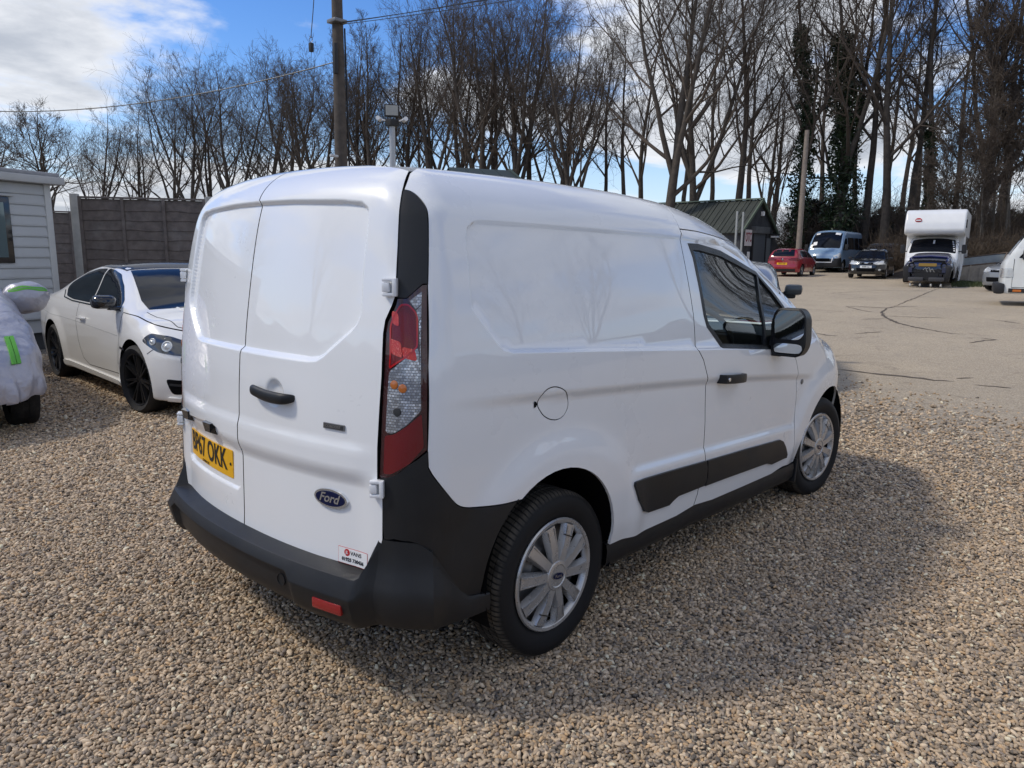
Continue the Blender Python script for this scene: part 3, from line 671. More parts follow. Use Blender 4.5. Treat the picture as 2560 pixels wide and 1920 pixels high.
# --- things on the rear doors: map (u right, v up) to the door face
def rear_pos(u, v, yc, zc, lift=.0, flat=False):
    y = yc-u; z = zc+v
    x = -(Rback(y, np.full_like(y, zc)) if flat else Rear(y, z))-lift
    return np.stack([x-.004, y, z], 1)
def rear_patch(name, poly, yc, zc, lift, m, parent, th=.003, flat=False, h=.03, bevel=0.):
    pl = dens(list(poly), h); k = len(pl); A = np.array(pl)
    vs, _, fs, *_ = delaunay_2d_cdt([Vector(p) for p in pl]+[Vector((a, b)) for a in np.arange(A[:, 0].min(), A[:, 0].max(), h) for b in np.arange(A[:, 1].min(), A[:, 1].max(), h) if inside(np.array([a]), np.array([b]), pl)[0]], [], [list(range(k))], 1, 1e-6)
    Q = np.array([tuple(q) for q in vs])
    P = rear_pos(Q[:, 0], Q[:, 1], yc, zc, lift, flat); B = np.array(pl)*(1+bevel); Pb = rear_pos(B[:, 0], B[:, 1], yc, zc, lift-th, flat)
    n = len(P); f = [tuple(t) for t in fs]
    # outline vertices keep their order in the triangulation's output
    idx = [int(np.argmin(((Q-np.array(p))**2).sum(1))) for p in pl]
    f += [(idx[i], idx[(i+1) % k], n+(i+1) % k, n+i) for i in range(k)]
    return MB().add(np.concatenate([P, Pb]), f).build(name, m, parent, False)
def rear_text(name, s, size, yc, zc, lift, m, parent, fs=(1, 1), flat=False, shear=0., bold=0.):
    return text_mesh(name, s, size, m, parent, None, .0005, fs, bold=bold, warp=lambda co: rear_pos(co[:, 0]+shear*co[:, 1], co[:, 1], yc, zc, lift+co[:, 2], flat))
def rect(w, h, r=.008): return rounded([(-w/2, -h/2), (w/2, -h/2), (w/2, h/2), (-w/2, h/2)], r, 3)
PY, PZ = .382, .705
pl = rear_patch('number_plate', rect(.52, .112), PY, PZ, .010-.030, M_YEL, door_l, .004, True)
rear_text('registration', 'BP67 OKK', .118, PY+.004, PZ+.006, .0112-.030, M_INK, pl, (.80, 1.0), True, bold=.0022)
rear_text('dealer_line', 'JL VANS LTD', .014, PY+.02, PZ-.047, .0108-.030, M_INK, pl, (1, 1), True)
for dy in (.243, -.243): rear_patch('screw_cap', [(.006*math.cos(a), .006*math.sin(a)) for a in np.linspace(0, 2*math.pi, 9)[:-1]], PY+dy, PZ, .0125-.030, M_INK, pl, .003, True, .01)
for y_ in (.56, .27):
    # number plate lamps: little wedge-shaped black hoods
    x_ = -float(Rear(np.array(y_), np.array(.86))); MB().add([(x_+.02, y_+.045, .858), (x_+.02, y_-.045, .858), (x_-.018, y_-.032, .852), (x_-.018, y_+.032, .852), (x_+.02, y_+.04, .80), (x_+.02, y_-.04, .80), (x_-.014, y_-.02, .815), (x_-.014, y_+.02, .815)], [(0, 1, 2, 3), (7, 6, 5, 4), (3, 2, 6, 7), (0, 3, 7, 4), (1, 5, 6, 2), (0, 4, 5, 1)]).build('plate_lamp', M_GLOSSBLK, door_l)
ov = lambda w, h, n=28: [(w/2*math.cos(a), h/2*math.sin(a)) for a in np.linspace(0, 2*math.pi, n+1)[:-1]]
bd = rear_patch('oval_badge', ov(.150, .064), -.505, .713, .009, M_CHROME, door_r, .009, h=.02)
rear_patch('badge_face', ov(.132, .050), -.505, .713, .0105, M_BLUE, bd, .002, h=.02)
rear_text('badge_script', 'Ford', .046, -.505, .714, .0112, M_CHROME, bd, (1.0, .95), shear=.35, bold=.0009)
eb = rear_patch('engine_badge', rect(.092, .019, .002), -.530, .961, .005, M_STEEL, door_r, .004)
rear_patch('badge_face', rect(.086, .014, .001), -.530, .961, .0055, M_DASH, eb, .001)
rear_text('badge_script', 'ECOBOOST', .0125, -.525, .961, .006, M_CHROME, eb, (1.15, 1))
sk = rear_patch('dealer_sticker', rect(.130, .056, .001), -.598, .527, .0006, M_STRED, door_r, .0005)
rear_patch('sticker_face', rect(.127, .053, .001), -.598, .527, .0011, M_WHT, sk, .0004)
rear_patch('sticker_disc', ov(.024, .024), -.572, .539, .0016, M_STRED, sk, .0004, h=.02)
rear_text('sticker_initials', 'JL', .015, -.572, .539, .0022, M_WHT, sk)
rear_text('sticker_name', 'VANS', .0185, -.611, .539, .0018, M_INK, sk, (1.05, 1))
rear_text('sticker_number', '01925 730436', .0165, -.598, .515, .0018, M_INK, sk, (1.0, 1), bold=.0004)
# rear handle: black grip over a scoop
hp = [(-.095, 1.028), (-.115, 1.040), (-.16, 1.034), (-.21, 1.027), (-.27, 1.026), (-.32, 1.028), (-.338, 1.030)]
v = []; f = []
for i, (y_, z_) in enumerate(hp):
    x_ = -float(Rback(np.array(y_), np.array(z_)))-(.0 if i in (0, len(hp)-1) else .034); w = (.012, .020, .021, .022, .022, .020, .012)[i]
    for a, b in ((.014, -w), (-.004, -w), (-.010, -w*.4), (-.010, w*.4), (-.004, w), (.014, w)): v.append((x_+a, y_, z_+b))
for i in range(len(hp)-1):
    for j in range(6): f.append((i*6+j, i*6+(j+1) % 6, (i+1)*6+(j+1) % 6, (i+1)*6+j))
f += [tuple(range(6)), tuple(range(len(hp)*6-1, len(hp)*6-7, -1))]
o = MB().add(v, f).build('door_handle', M_BLK, door_r, True, 60); md = o.modifiers.new('s', 'SUBSURF'); md.levels = md.render_levels = 2
# hinges
for sg, dr in ((1, door_r), (-1, door_l)):
    for (x_, y_, z_) in ((-.632, -.712, 1.415), (-.692, -.705, .786)):
        b = MB()
        nrm = Vector((-.80, -.60, 0)); tn = Vector((.60, -.80, 0)); rt = Matrix((tn, -nrm, Vector((0, 0, 1)))).transposed()
        c = Vector((x_, y_, z_))+nrm*.012
        b.box(c+tn*.018, (.014, .030, .056), rt, .004)
        b.box(c-tn*.004+Vector((0, 0, .0225)), (.034, .024, .011), rt, .004); b.box(c-tn*.004-Vector((0, 0, .0225)), (.034, .024, .011), rt, .004)
        b.box(c-tn*.010, (.024, .024, .030), rt, .005)
        if sg < 0: b.v = [(p[0], -p[1], p[2]) for p in b.v]
        b.build('door_hinge', M_WHITE, dr, True, 40)
# --- rear bumper: profiles swept round the corner
prof_c = [(-.02, .500), (.0, .497), (.056, .490), (.064, .486), (.081, .458), (.082, .452), (.066, .444), (.062, .43), (.061, .40), (.054, .35), (.036, .318), (-.01, .305), (-.06, .305)]
prof_o = [(-.02, .500), (.0, .497), (.056, .490), (.064, .486), (.092, .430), (.093, .424), (.091, .415), (.089, .40), (.085, .385), (.074, .345), (.050, .315), (-.01, .300), (-.06, .30)]
prof_s = [(-.02, .62), (.003, .618), (.006, .585), (.010, .545), (.020, .505), (.034, .468), (.040, .44), (.040, .41), (.038, .39), (.033, .36), (.022, .335), (-.005, .318), (-.05, .318)]
prof_e = [(-.02, .392), (.003, .388), (.004, .384), (.006, .380), (.007, .375), (.008, .368), (.008, .36), (.008, .35), (.008, .34), (.007, .33), (.005, .315), (-.01, .305), (-.05, .305)]
st = []
angs = np.concatenate([np.linspace(R(-126), R(-100), 14), np.linspace(R(-100), R(-52), 40)[1:], np.linspace(R(-52), 0, 50)[1:]])
O3 = np.array([.2, 0, .62])
Dv = np.stack([-np.cos(angs), np.sin(angs), 0*angs], 1)
def solve0(O, D):
    lo = np.full(len(D), .2); hi = np.full(len(D), 1.6)
    for _ in range(34):
        m = (lo+hi)/2; o = F(O+D*m[:, None], False) > 0; hi = np.where(o, m, hi); lo = np.where(o, lo, m)
    return O+D*lo[:, None]
# bumper path: from the right wheel arch round to the middle, then mirrored
xs_ = np.concatenate([np.linspace(-.365, -.60, 16)])
side_pts = [(x, -float(Sbase(np.array(x), np.array(.62)))) for x in xs_]
rp_ = solve0(O3, np.stack([-np.cos(np.linspace(R(45), R(0), 70)), -np.sin(np.linspace(R(45), R(0), 70)), np.zeros(70)], 1))
pathp = [p for p in side_pts if p[0] > rp_[0][0]+.01]+[(p[0], p[1]) for p in rp_]
pathp = pathp+[(x, -y) for x, y in pathp[::-1][1:]]
PP = np.array(pathp); tn = np.gradient(PP, axis=0); tn /= np.linalg.norm(tn, axis=1, keepdims=True); nr = np.stack([tn[:, 1], -tn[:, 0]], 1)
nr *= np.sign((nr*(PP-np.array([0.2, 0]))).sum(1))[:, None]
V = []
for (x, y), n in zip(PP, nr):
    ay = abs(y)
    wc = float(sst(.40, .36, np.array(y if y > 0 else -y) - (.20 if y > 0 else 0)))          # scooped middle
    pr = np.array(prof_o)*(1-wc)+np.array(prof_c)*wc
    ws_ = float(sst(.655, .715, np.array(ay)))
    zs = np.interp(x, [-.69, -.63, -.608, -.56, -.488, -.455, -.372], [.62, .616, .595, .523, .42, .392, .376])
    we = float(sst(-.62, -.44, np.array(x)))
    ps = np.array(prof_s)*(1-we)+np.array(prof_e)*we; ps[:3, 1] = np.minimum(ps[:3, 1], zs+np.array([.002, 0, -.03*(1-we)])); ps[3:6, 1] = np.minimum(ps[3:6, 1], zs-.02*(1-we)-np.array([.01, .02, .03])*(1-we)-.004*we)
    pr = pr*(1-ws_)+ps*ws_
    for o_, z_ in pr: V.append((x+n[0]*o_, y+n[1]*o_, z_))
k = len(prof_c); n_ = len(PP)
bp_f = [(i*k+j, i*k+j+1, (i+1)*k+j+1, (i+1)*k+j) for i in range(n_-1) for j in range(k-1)]
bumper = MB().add(V, bp_f).build('rear_bumper', M_BLK, van, True, 24)
BV = np.array(V).reshape(n_, k, 3)
def bump_pos(y, z):
    """point and outward normal on the bumper face at (y, z)"""
    i = int(np.argmin(np.abs(BV[:, 7, 1]-y)+10*(BV[:, 7, 0] > -.3))); pr = BV[i]
    o = np.argsort(pr[5:11, 2]); q = pr[5:11][o]
    P = np.array([np.interp(z, q[:, 2], q[:, 0]), np.interp(z, q[:, 2], q[:, 1]), z]); n = np.array([nr[i][0], nr[i][1], 0]); return P, n
for sg in (1, -1):
    P, n = bump_pos(-.577 if sg > 0 else .70, .385); n = Vector(n); t_ = Vector((0, 0, 1)).cross(n); rt = Matrix((t_, n, Vector((0, 0, 1)))).transposed()
    rf = MB().box(Vector(P)+n*.001, (.128, .014, .036), rt, .005).build('reflector', mat('reflector_red', (.30, .006, .008), .22, coat=1., bump=.3, bscale=500), bumper, True, 40)
P, n = bump_pos(-.33, .40); n = Vector(n)
o = MB().lathe([(.022, -.004), (.022, .0015), (.0195, .0015), (.0195, -.001), (.0, -.001)], 24).build('towing_eye_cap', M_BLK, bumper, True)
o.matrix_local = Matrix.Translation(Vector(P)+n*.002) @ n.to_track_quat('Z', 'Y').to_matrix().to_4x4()
# --- sills, wheel wells, underside
for sg in (1, -1):
    v = []; f = []
    xx = [.315, .5, .8, 1.02, 1.026, 1.4, 1.8, 2.24]
    pr = [(-.02, .0), (.004, -.004), (.008, -.03), (.004, -.085), (-.02, -.115), (-.09, -.12)]
    for x in xx:
        zt = float(np.interp(x, [.3, 1.0, 1.5, 2.24], [.352, .339, .321, .300]))
        for a, b in pr: v.append((x, -sg*(float(Sbase(np.array(x), np.array(.33)))+a-(.006 if x in (1.02, 1.026) else 0)), zt+b))
    kk = len(pr); f = [(i*kk+j, i*kk+j+1, (i+1)*kk+j+1, (i+1)*kk+j) for i in range(len(xx)-1) for j in range(kk-1)]
    MB().add(v, f).build('sill', M_BLK, van, True, 40)
    for wx in (0., WB):
        v = []; f = []
        a_ = np.linspace(R(-20), R(200), 30)
        for a in a_:
            rr = .375
            for y in (.885, .60): v.append((wx+rr*math.cos(a)-.01, -sg*y, .37+rr*math.sin(a)))
        f = [(2*i, 2*i+1, 2*i+3, 2*i+2) for i in range(29)]+[tuple(2*i+1 for i in range(30))]
        MB().add(v, f).build('wheel_arch_liner', M_VOID, van)
MB().box((1.2, 0, .30), (3.7, 1.2, .10)).box((-.5, 0, .42), (.45, 1.2, .06)).build('underbody', M_VOID, van)
MB().tube([(-.05, -.75, .30), (-.05, .75, .30)], .035, 8).build('rear_axle', M_VOID, van)
# --- wheels
def tyre_prof(r=.322, w=.20, rim=.222):
    h = w/2
    return [(rim-.012, h*.70), (rim, h*.80), (rim+.02, h*.93), (rim+.05, h*1.0), (r-.035, h*.98), (r-.014, h*.88), (r-.004, h*.74), (r, h*.62), (r, h*.60), (r-.007, h*.59), (r-.007, h*.54), (r, h*.53), (r, h*.22), (r-.007, h*.21), (r-.007, h*.15), (r, h*.14), (r, -h*.14), (r-.007, -h*.15), (r-.007, -h*.21), (r, -h*.22), (r, -h*.53), (r-.007, -h*.54), (r-.007, -h*.59), (r, -h*.60), (r-.004, -h*.74), (r-.014, -h*.88), (r-.05, -h), (rim, -h*.8), (rim-.012, -h*.7)]
def tyre_mat():
    m = bpy.data.materials.new('tyre'); m.use_nodes = True; t = m.node_tree; b = t.nodes['Principled BSDF']; MATS['tyre'] = m
    co = N(t, 'ShaderNodeTexCoord').outputs['Object']; s = N(t, 'ShaderNodeSeparateXYZ'); L(t, co, s.inputs[0])
    rad = MATH(t, 'SQRT', MATH(t, 'ADD', MATH(t, 'POWER', s.outputs[0], 2), MATH(t, 'POWER', s.outputs[2], 2)))
    ang = MATH(t, 'ARCTAN2', s.outputs[2], s.outputs[0])
    w = MATH(t, 'SINE', MATH(t, 'ADD', MATH(t, 'MULTIPLY', ang, 96), MATH(t, 'MULTIPLY', s.outputs[1], 70)))
    gr = MATH(t, 'MULTIPLY', MAPR(t, w, .45, .75), MAPR(t, rad, .297, .308))
    n = N(t, 'ShaderNodeTexNoise', i_Scale=18.0, i_Detail=6.0); L(t, co, n.inputs[0])
    dust = MATH(t, 'MULTIPLY', MAPR(t, rad, .303, .318), MAPR(t, n.outputs[0], .25, .6))
    c = MIXC(t, MATH(t, 'MULTIPLY', dust, .9), (.009, .009, .010), (.10, .088, .072)); c = MIXC(t, gr, c, (.01, .01, .01))
    L(t, c, b.inputs['Base Color']); b.inputs['Roughness'].default_value = .68; b.inputs['Specular IOR Level'].default_value = .3
    bp = N(t, 'ShaderNodeBump', i_Strength=.6, i_Distance=.004); bp.invert = True; L(t, gr, bp.inputs['Height']); L(t, bp.outputs[0], b.inputs['Normal'])
    return m
M_TYRE = tyre_mat()
def van_wheel(x, y, steer=0., spin=0.):
    s = -1 if y < 0 else 1
    w = empty('wheel', (x, y, RW)); w.parent = van; w.rotation_euler = (0, spin, steer)
    MB().lathe([(r, h) for r, h in tyre_prof()], 72, axis='y').build('tyre', M_TYRE, w, True, 60)
    MB().lathe([(.208, -.07*s), (.20, .03*s), (.13, .042*s), (.11, .055*s), (.0, .055*s)], 40, axis='y').build('rim', M_STEEL, w, True)
    hc = MB().lathe([(.214, .074*s), (.221, .086*s), (.2165, .092*s), (.205, .090*s), (.196, .080*s), (.192, .066*s)], 64, axis='y')
    hc.lathe([(.060, .070*s), (.062, .095*s), (.056, .103*s), (.045, .105*s), (.042, .102*s), (.0, .104*s)], 40, axis='y')
    for i in range(10):
        a = 2*math.pi*i/10; ca, sa = math.cos(a), math.sin(a)
        def q(r, t, h): return (r*ca-t*sa, h*s, r*sa+t*ca)
        v = [q(.052, -.020, .082), q(.052, -.017, .100), q(.052, .017, .100), q(.052, .020, .082),
             q(.12, -.026, .074), q(.12, -.018, .101), q(.12, .018, .101), q(.12, .026, .074),
             q(.196, -.034, .070), q(.198, -.0235, .091), q(.198, .0235, .091), q(.196, .034, .070)]
        hc.add(v, [(0, 1, 5, 4), (1, 2, 6, 5), (2, 3, 7, 6), (4, 5, 9, 8), (5, 6, 10, 9), (6, 7, 11, 10), (8, 9, 10, 11)])
        # raised rib outline on each spoke
        for t0, t1 in ((-.0165, -.0135), (.0135, .0165)):
            hc.add([q(.10, t0, .1005), q(.10, t1, .1005), q(.190, t1*1.2, .0945), q(.190, t0*1.2, .0945), q(.10, t0, .103), q(.10, t1, .103), q(.190, t1*1.2, .0968), q(.190, t0*1.2, .0968)], [(4, 5, 6, 7), (0, 1, 5, 4), (1, 2, 6, 5), (2, 3, 7, 6), (3, 0, 4, 7)])
    h = hc.build('wheel_trim', M_SILV, w, True, 28)
    b_ = MB().add([(math.cos(a)*.030, .1065*s, math.sin(a)*.0125) for a in np.linspace(0, 2*math.pi, 25)[:-1]], [tuple(range(24))]).build('centre_badge', M_BLUE, h)
    text_mesh('badge_script', 'Ford', .020, M_CHROME, b_, frame((0, .1070*s, 0), (-1 if s > 0 else 1, 0, 0), (0, 0, 1), (0, s, 0)), .0004, (1, .9))
    for k in (2, 7):
        a = 2*math.pi*k/10; c, s_ = math.cos(a), math.sin(a)
        MB().box((.155*c, .0965*s, .155*s_), (.004, .006, .062), Euler((0, -a, 0)).to_matrix()).build('cable_tie', M_INK, h)
    return w
van_wheel(0, -.785, 0, R(8)); van_wheel(0, .785); van_wheel(WB, -.785, R(-6), R(22)); van_wheel(WB, .785, R(-6))
for x in (2.26,): MB().box((x, -.80, .25), (.02, .20, .14), (0, R(8), 0), .004).build('mudflap', M_BLK, van)
# --- door mirrors
for sg in (1, -1):
    b = MB()
    hull = rounded([(-.085, -.125), (.065, -.125), (.096, -.07), (.088, .09), (.06, .128), (-.07, .128), (-.096, .05)], .03, 4)
    c = Vector((1.785, -sg*1.0, 1.128))
    v = []; k = len(hull)
    for d_, sc_ in ((-.055, .93), (-.05, 1.0), (.02, .99), (.075, .80), (.10, .45)):
        for a, b2 in hull: v.append((c.x+d_, c.y-sg*a*sc_, c.z+b2*sc_))
    f = [(i*k+j, i*k+(j+1) % k, (i+1)*k+(j+1) % k, (i+1)*k+j) for i in range(4) for j in range(k)]+[tuple(range(4*k, 5*k))]
    vi = [(c.x-.04, c.y-sg*a*.90, c.z+b2*.90) for a, b2 in hull]
    v += vi; f += [(j, (j+1) % k, 5*k+(j+1) % k, 5*k+j) for j in range(k)]+[tuple(range(5*k, 6*k))]
    mr = MB().add(v, f).build('door_mirror', M_BLK, van, True, 40)
    MB().add([(1.74, -sg*.890, 1.00), (1.92, -sg*.885, 1.00), (1.90, -sg*.89, 1.10), (1.78, -sg*.89, 1.10), (1.74, -sg*.965, 1.00), (1.87, -sg*.965, 1.005), (1.86, -sg*.955, 1.06), (1.76, -sg*.955, 1.06)], [(4, 5, 6, 7), (0, 1, 5, 4), (1, 2, 6, 5), (2, 3, 7, 6), (3, 0, 4, 7)]).build('mirror_arm', M_BLK, mr)
    g = [(a*.84, b2*.60+.040) for a, b2 in hull]
    MB().add([(c.x-.044+.12*(a*.12), c.y-sg*a, c.z+b2) for a, b2 in g], [tuple(range(k))]).build('mirror_glass', M_MIRROR, mr)
    MB().add([(c.x-.044+.25*(a*.1), c.y-sg*a*.80, c.z+b2*.20-.082) for a, b2 in hull], [tuple(range(k))]).build('wide_angle_glass', M_MIRROR, mr)
    tr = MB().add([(2.06, -sg*.915, .998), (2.30, -sg*.905, 1.0), (2.29, -sg*.895, 1.055), (2.18, -sg*.885, 1.11), (2.06, -sg*.895, 1.11)], [(0, 1, 2, 3, 4)]).build('sail_panel', M_BLK, van)
    # side repeater / roundel on the wing
    y_ = -float(Sside(np.array(2.226), np.array(.80)))
    MB().lathe([(.0, -.004), (.014, -.004), (.018, 0)], 18, (2.226, sg*y_, .80), 'y').build('wing_roundel', M_STEEL, van, True)
# --- cab interior
MB().box((1.0, 0, 1.0), (.03, 1.55, 1.3)).build('bulkhead', M_DASH, van)
MB().box((1.8, 0, .48), (1.7, 1.5, .04)).build('cab_floor', M_VOID, van)
MB().box((2.35, 0, .93), (.45, 1.45, .30), None, .08).build('dashboard', M_DASH, van, True)
for y in (-.40, .38):
    s_ = MB().box((1.45, y, .70), (.50, .50, .18), None, .06).build('seat', M_SEAT, van, True)
    MB().box((1.23, y, 1.02), (.15, .48, .62), (0, R(-12), 0), .06).build('backrest', M_SEAT, s_, True)
    MB().box((1.14, y, 1.40), (.11, .26, .19), (0, R(-8), 0), .05).build('headrest', M_SEAT, s_, True)
sw = MB()
c = Vector((1.98, -.38, 1.05)); t0 = Matrix.Rotation(R(-28), 3, 'Y')
sw.tube([c+t0 @ Vector((0, .185*math.cos(a), .185*math.sin(a))) for a in np.linspace(0, 2*math.pi, 25)], .016, 8)
sw.box(c, (.05, .10, .09), t0, .02); sw.box(c, (.02, .34, .04), t0, .008)
sw.build('steering_wheel', M_DASH, van, True)
# ================================================================== other vehicles
def P2M(t): return Matrix(t)
class CarForm:
    """Closed car body: side, top and end surfaces blended with rounded edges (x forward, y left, z up)."""
    def __init__(s, top, plan, sec, front, rear, fplan=.25, rplan=.15, zmin=.2, crown=.05, kt=.10, ke=.12, wheels=(), flare=.018, wr=.32):
        s.top, s.plan, s.sec, s.front, s.rear = top, plan, sec, front, rear
        s.fplan, s.rplan, s.zmin, s.crown, s.kt, s.ke, s.wheels, s.flare, s.wr = fplan, rplan, zmin, crown, kt, ke, wheels, flare, wr
    def F(s, P):
        x, y, z = P[..., 0], P[..., 1], P[..., 2]; ay = np.abs(y)
        w = ip(x, *s.plan)*ip(z, *s.sec)
        for wx in s.wheels: w = w+s.flare*sst(s.wr+.22, s.wr+.06, np.hypot(x-wx, z-s.wr))
        a = ay-w; b = (z-ip(x, *s.top)+s.crown*(y/.7)**2)*.9
        wy = ay/ip(x*0, *s.plan)
        c = x-ip(z, *s.front)+s.fplan*wy**2.6; d = -x+ip(z, *s.rear)+s.rplan*wy**2.6
        v = smax(a, b, s.kt); v = smax(v, c, s.ke); v = smax(v, d, s.ke)
        return smax(v, s.zmin-z, .04)
    def grad(s, P, e=2e-3):
        g = np.stack([s.F(P+np.eye(3)[i]*e)-s.F(P-np.eye(3)[i]*e) for i in range(3)], -1)
        return g/(np.linalg.norm(g, axis=-1, keepdims=True)+1e-12)
    def hit(s, O, D, lo=0., hi=4.):
        O = np.asarray(O, float); D = np.asarray(D, float)
        lo = np.full(len(O), lo); hi = np.full(len(O), hi)
        for _ in range(24):
            m = (lo+hi)/2; o = s.F(O+D*m[:, None]) > 0; hi = np.where(o, m, hi); lo = np.where(o, lo, m)
        P = O+D*lo[:, None]; return P, s.grad(P)
    def side(s, sg):
        def g(P2):
            n = len(P2); P, Nn = s.hit(np.stack([P2[:, 0], np.zeros(n), P2[:, 1]], 1), np.tile([0, -1., 0], (n, 1)))
            if sg < 0: P = P*[1, -1, 1]; Nn = Nn*[1, -1, 1]
            return P, Nn
        return g
    def end(s, d, x0=0.):
        def g(P2):
            n = len(P2); return s.hit(np.stack([np.full(n, x0), P2[:, 0], P2[:, 1]], 1), np.tile([float(d), 0, 0], (n, 1)))
        return g
    def up(s):
        def g(P2):
            n = len(P2); return s.hit(np.stack([P2[:, 0], P2[:, 1], np.full(n, s.zmin+.1)], 1), np.tile([0, 0, 1.], (n, 1)))
        return g
    def shell(s, name, n, m, parent, c=(0, 0, .6), sc=(2.2, .85, .6), arch=None):
        V = []; Fc = []; t = np.tan(np.linspace(-1, 1, n)*math.pi/4)
        for ax in range(3):
            for sg in (-1, 1):
                A, B = np.meshgrid(t, t, indexing='ij'); D = np.zeros((n, n, 3)); D[..., ax] = sg; D[..., (ax+1) % 3] = A; D[..., (ax+2) % 3] = B
                o = sum(len(v) for v in V); V.append(D.reshape(-1, 3))
                i, j = np.meshgrid(np.arange(n-1), np.arange(n-1), indexing='ij'); k = (i*n+j).ravel()+o
                q = np.stack([k, k+n, k+n+1, k+1], 1); Fc.append(q if sg > 0 else q[:, ::-1])
        D = np.concatenate(V)*np.array(sc); D /= np.linalg.norm(D, axis=1, keepdims=True)
        P, _ = s.hit(np.tile(np.array(c, float), (len(D), 1)), D)
        bm = bmesh.new(); vs = [bm.verts.new(p) for p in P]
        for q in np.concatenate(Fc): bm.faces.new([vs[i] for i in q])
        bmesh.ops.remove_doubles(bm, verts=bm.verts, dist=1e-4); bmesh.ops.recalc_face_normals(bm, faces=bm.faces)
        me = bpy.data.meshes.new(name); bm.to_mesh(me); bm.free(); me.materials.append(m); me.materials.append(M_VOID)
        if arch:
            tmp = bpy.data.objects.new('tmp', me); COL.objects.link(tmp); cut = []
            for wx, wz, r in arch:
                for sy in (-1, 1):
                    cm = MB(); k = 40
                    cm.add([(wx+r*math.cos(2*math.pi*i/k), sy*y, wz+r*math.sin(2*math.pi*i/k)) for y in (.52, 1.4) for i in range(k)], [(i, (i+1) % k, k+(i+1) % k, k+i) for i in range(k)]+[tuple(range(k-1, -1, -1)), tuple(range(k, 2*k))])
                    co = cm.build('cut', M_VOID); md = tmp.modifiers.new('b', 'BOOLEAN'); md.object = co; md.operation = 'DIFFERENCE'; md.solver = 'EXACT'
                    try: md.material_mode = 'TRANSFER'
                    except Exception: pass
                    cut.append(co)
            dg = bpy.context.evaluated_depsgraph_get(); me2 = bpy.data.meshes.new_from_object(tmp.evaluated_get(dg)); bpy.data.objects.remove(tmp); me2.name = name
            for co in cut: bpy.data.objects.remove(co)
            me = me2
        me.polygons.foreach_set('use_smooth', np.ones(len(me.polygons), bool)); me.set_sharp_from_angle(angle=R(38))
        o = bpy.data.objects.new(name, me); COL.objects.link(o); o.parent = parent
        return o
def strip(pl, w):
    """polyline -> thin polygon"""
    p = np.array(pl, float); t = np.gradient(p, axis=0); t /= np.linalg.norm(t, axis=1, keepdims=True); n = np.stack([-t[:, 1], t[:, 0]], 1)
    return [tuple(q) for q in p+n*w/2]+[tuple(q) for q in (p-n*w/2)[::-1]]
def lay(name, poly, to3, m, parent, lift=.004, h=.08, depth=.006): return surf_panel(name, poly, to3, m, parent, h, gap=0, depth=depth, lift=lift, eh=h*.6)
def road_wheel(parent, x, y, r, w, rim_m, spokes=5, steer=0., rim=.68, twin=False, n=36, deep=.02):
    s = -1 if y < 0 else 1; e = empty('wheel', (x, y, r)); e.parent = parent; e.rotation_euler = (0, R(17)*(x+y), steer); h = w/2; ri = r*rim
    MB().lathe([(ri*.97, h*.6), (ri, h*.85), (r*.80, h), (r*.93, h*.95), (r*.985, h*.78), (r, h*.55), (r, h*.2), (r*.98, h*.18), (r*.98, -h*.18), (r, -h*.2), (r, -h*.55), (r*.985, -h*.78), (r*.9, -h), (ri, -h*.8)], n, axis='y').build('tyre', M_RUB, e, True, 50)
    b = MB(); b.lathe([(ri, h*.85*s), (ri*.96, h*.80*s), (ri*.93, h*.5*s), (ri*.90, -h*.3*s)], n, axis='y').lathe([(.07*r/.32, h*.40*s), (.065*r/.32, h*.60*s), (0, h*.62*s)], 16, axis='y')
    for i in range(spokes):
        for da in ((-.12, .12) if twin else (0,)):
            a = 2*math.pi*i/spokes+da; ca, sa = math.cos(a), math.sin(a); tw = .030*r/.32 if not twin else .013
            q = lambda rr, t, hh: (rr*ca-t*sa, hh*s, rr*sa+t*ca)
            b.add([q(.03, -tw, h*.45), q(.03, -tw*.7, h*.64), q(.03, tw*.7, h*.64), q(.03, tw, h*.45), q(ri*.97, -tw*1.1, h*.5), q(ri*.97, -tw*.6, h*.80), q(ri*.97, tw*.6, h*.80), q(ri*.97, tw*1.1, h*.5)], [(0, 1, 5, 4), (1, 2, 6, 5), (2, 3, 7, 6), (4, 5, 6, 7)])
    b.build('rim', rim_m, e, True, 30)
    MB().lathe([(ri*.9, -h*.2*s), (0, -h*.2*s)], 20, axis='y').build('brake_disc', M_VOID, e)
    return e
def plate(parent, to3, y, z, w, h, m, txt, fwd, size=None):
    pl = lay('number_plate', [(y-w/2, z-h/2), (y+w/2, z-h/2), (y+w/2, z+h/2), (y-w/2, z+h/2)], to3, m, parent, .012, .2, .02)
    P, Nn = to3(np.array([(y, z)]))
    n = Vector((fwd, 0, 0)); xr = Vector((0, 0, 1)).cross(n)
    if txt: text_mesh('registration', txt, size or h*.95, M_INK, pl, frame(Vector(P[0])+n*.016, xr, (0, 0, 1), n), .0005, (.78, 1), bold=.001)
    return pl
M_DGLASS = mat('dark_glass', (.007, .009, .014), .05, spec=.28)
M_HEAD = mat('headlamp', (.62, .64, .64), .15, metal=.25, coat=1.0, bump=.3, bscale=40)
M_LOWBLK = mat('matt_black_trim', (.02, .02, .022), .6)
M_PWHT = mat('plate_white', (.75, .76, .77), .4)
M_ALLOY = mat('alloy', (.35, .35, .36), .3, metal=.8)
SEC = ([.15, .35, .55, .72, .90, 1.05, 1.20, 1.45], [.955, .985, 1.0, .995, .965, .89, .81, .66])

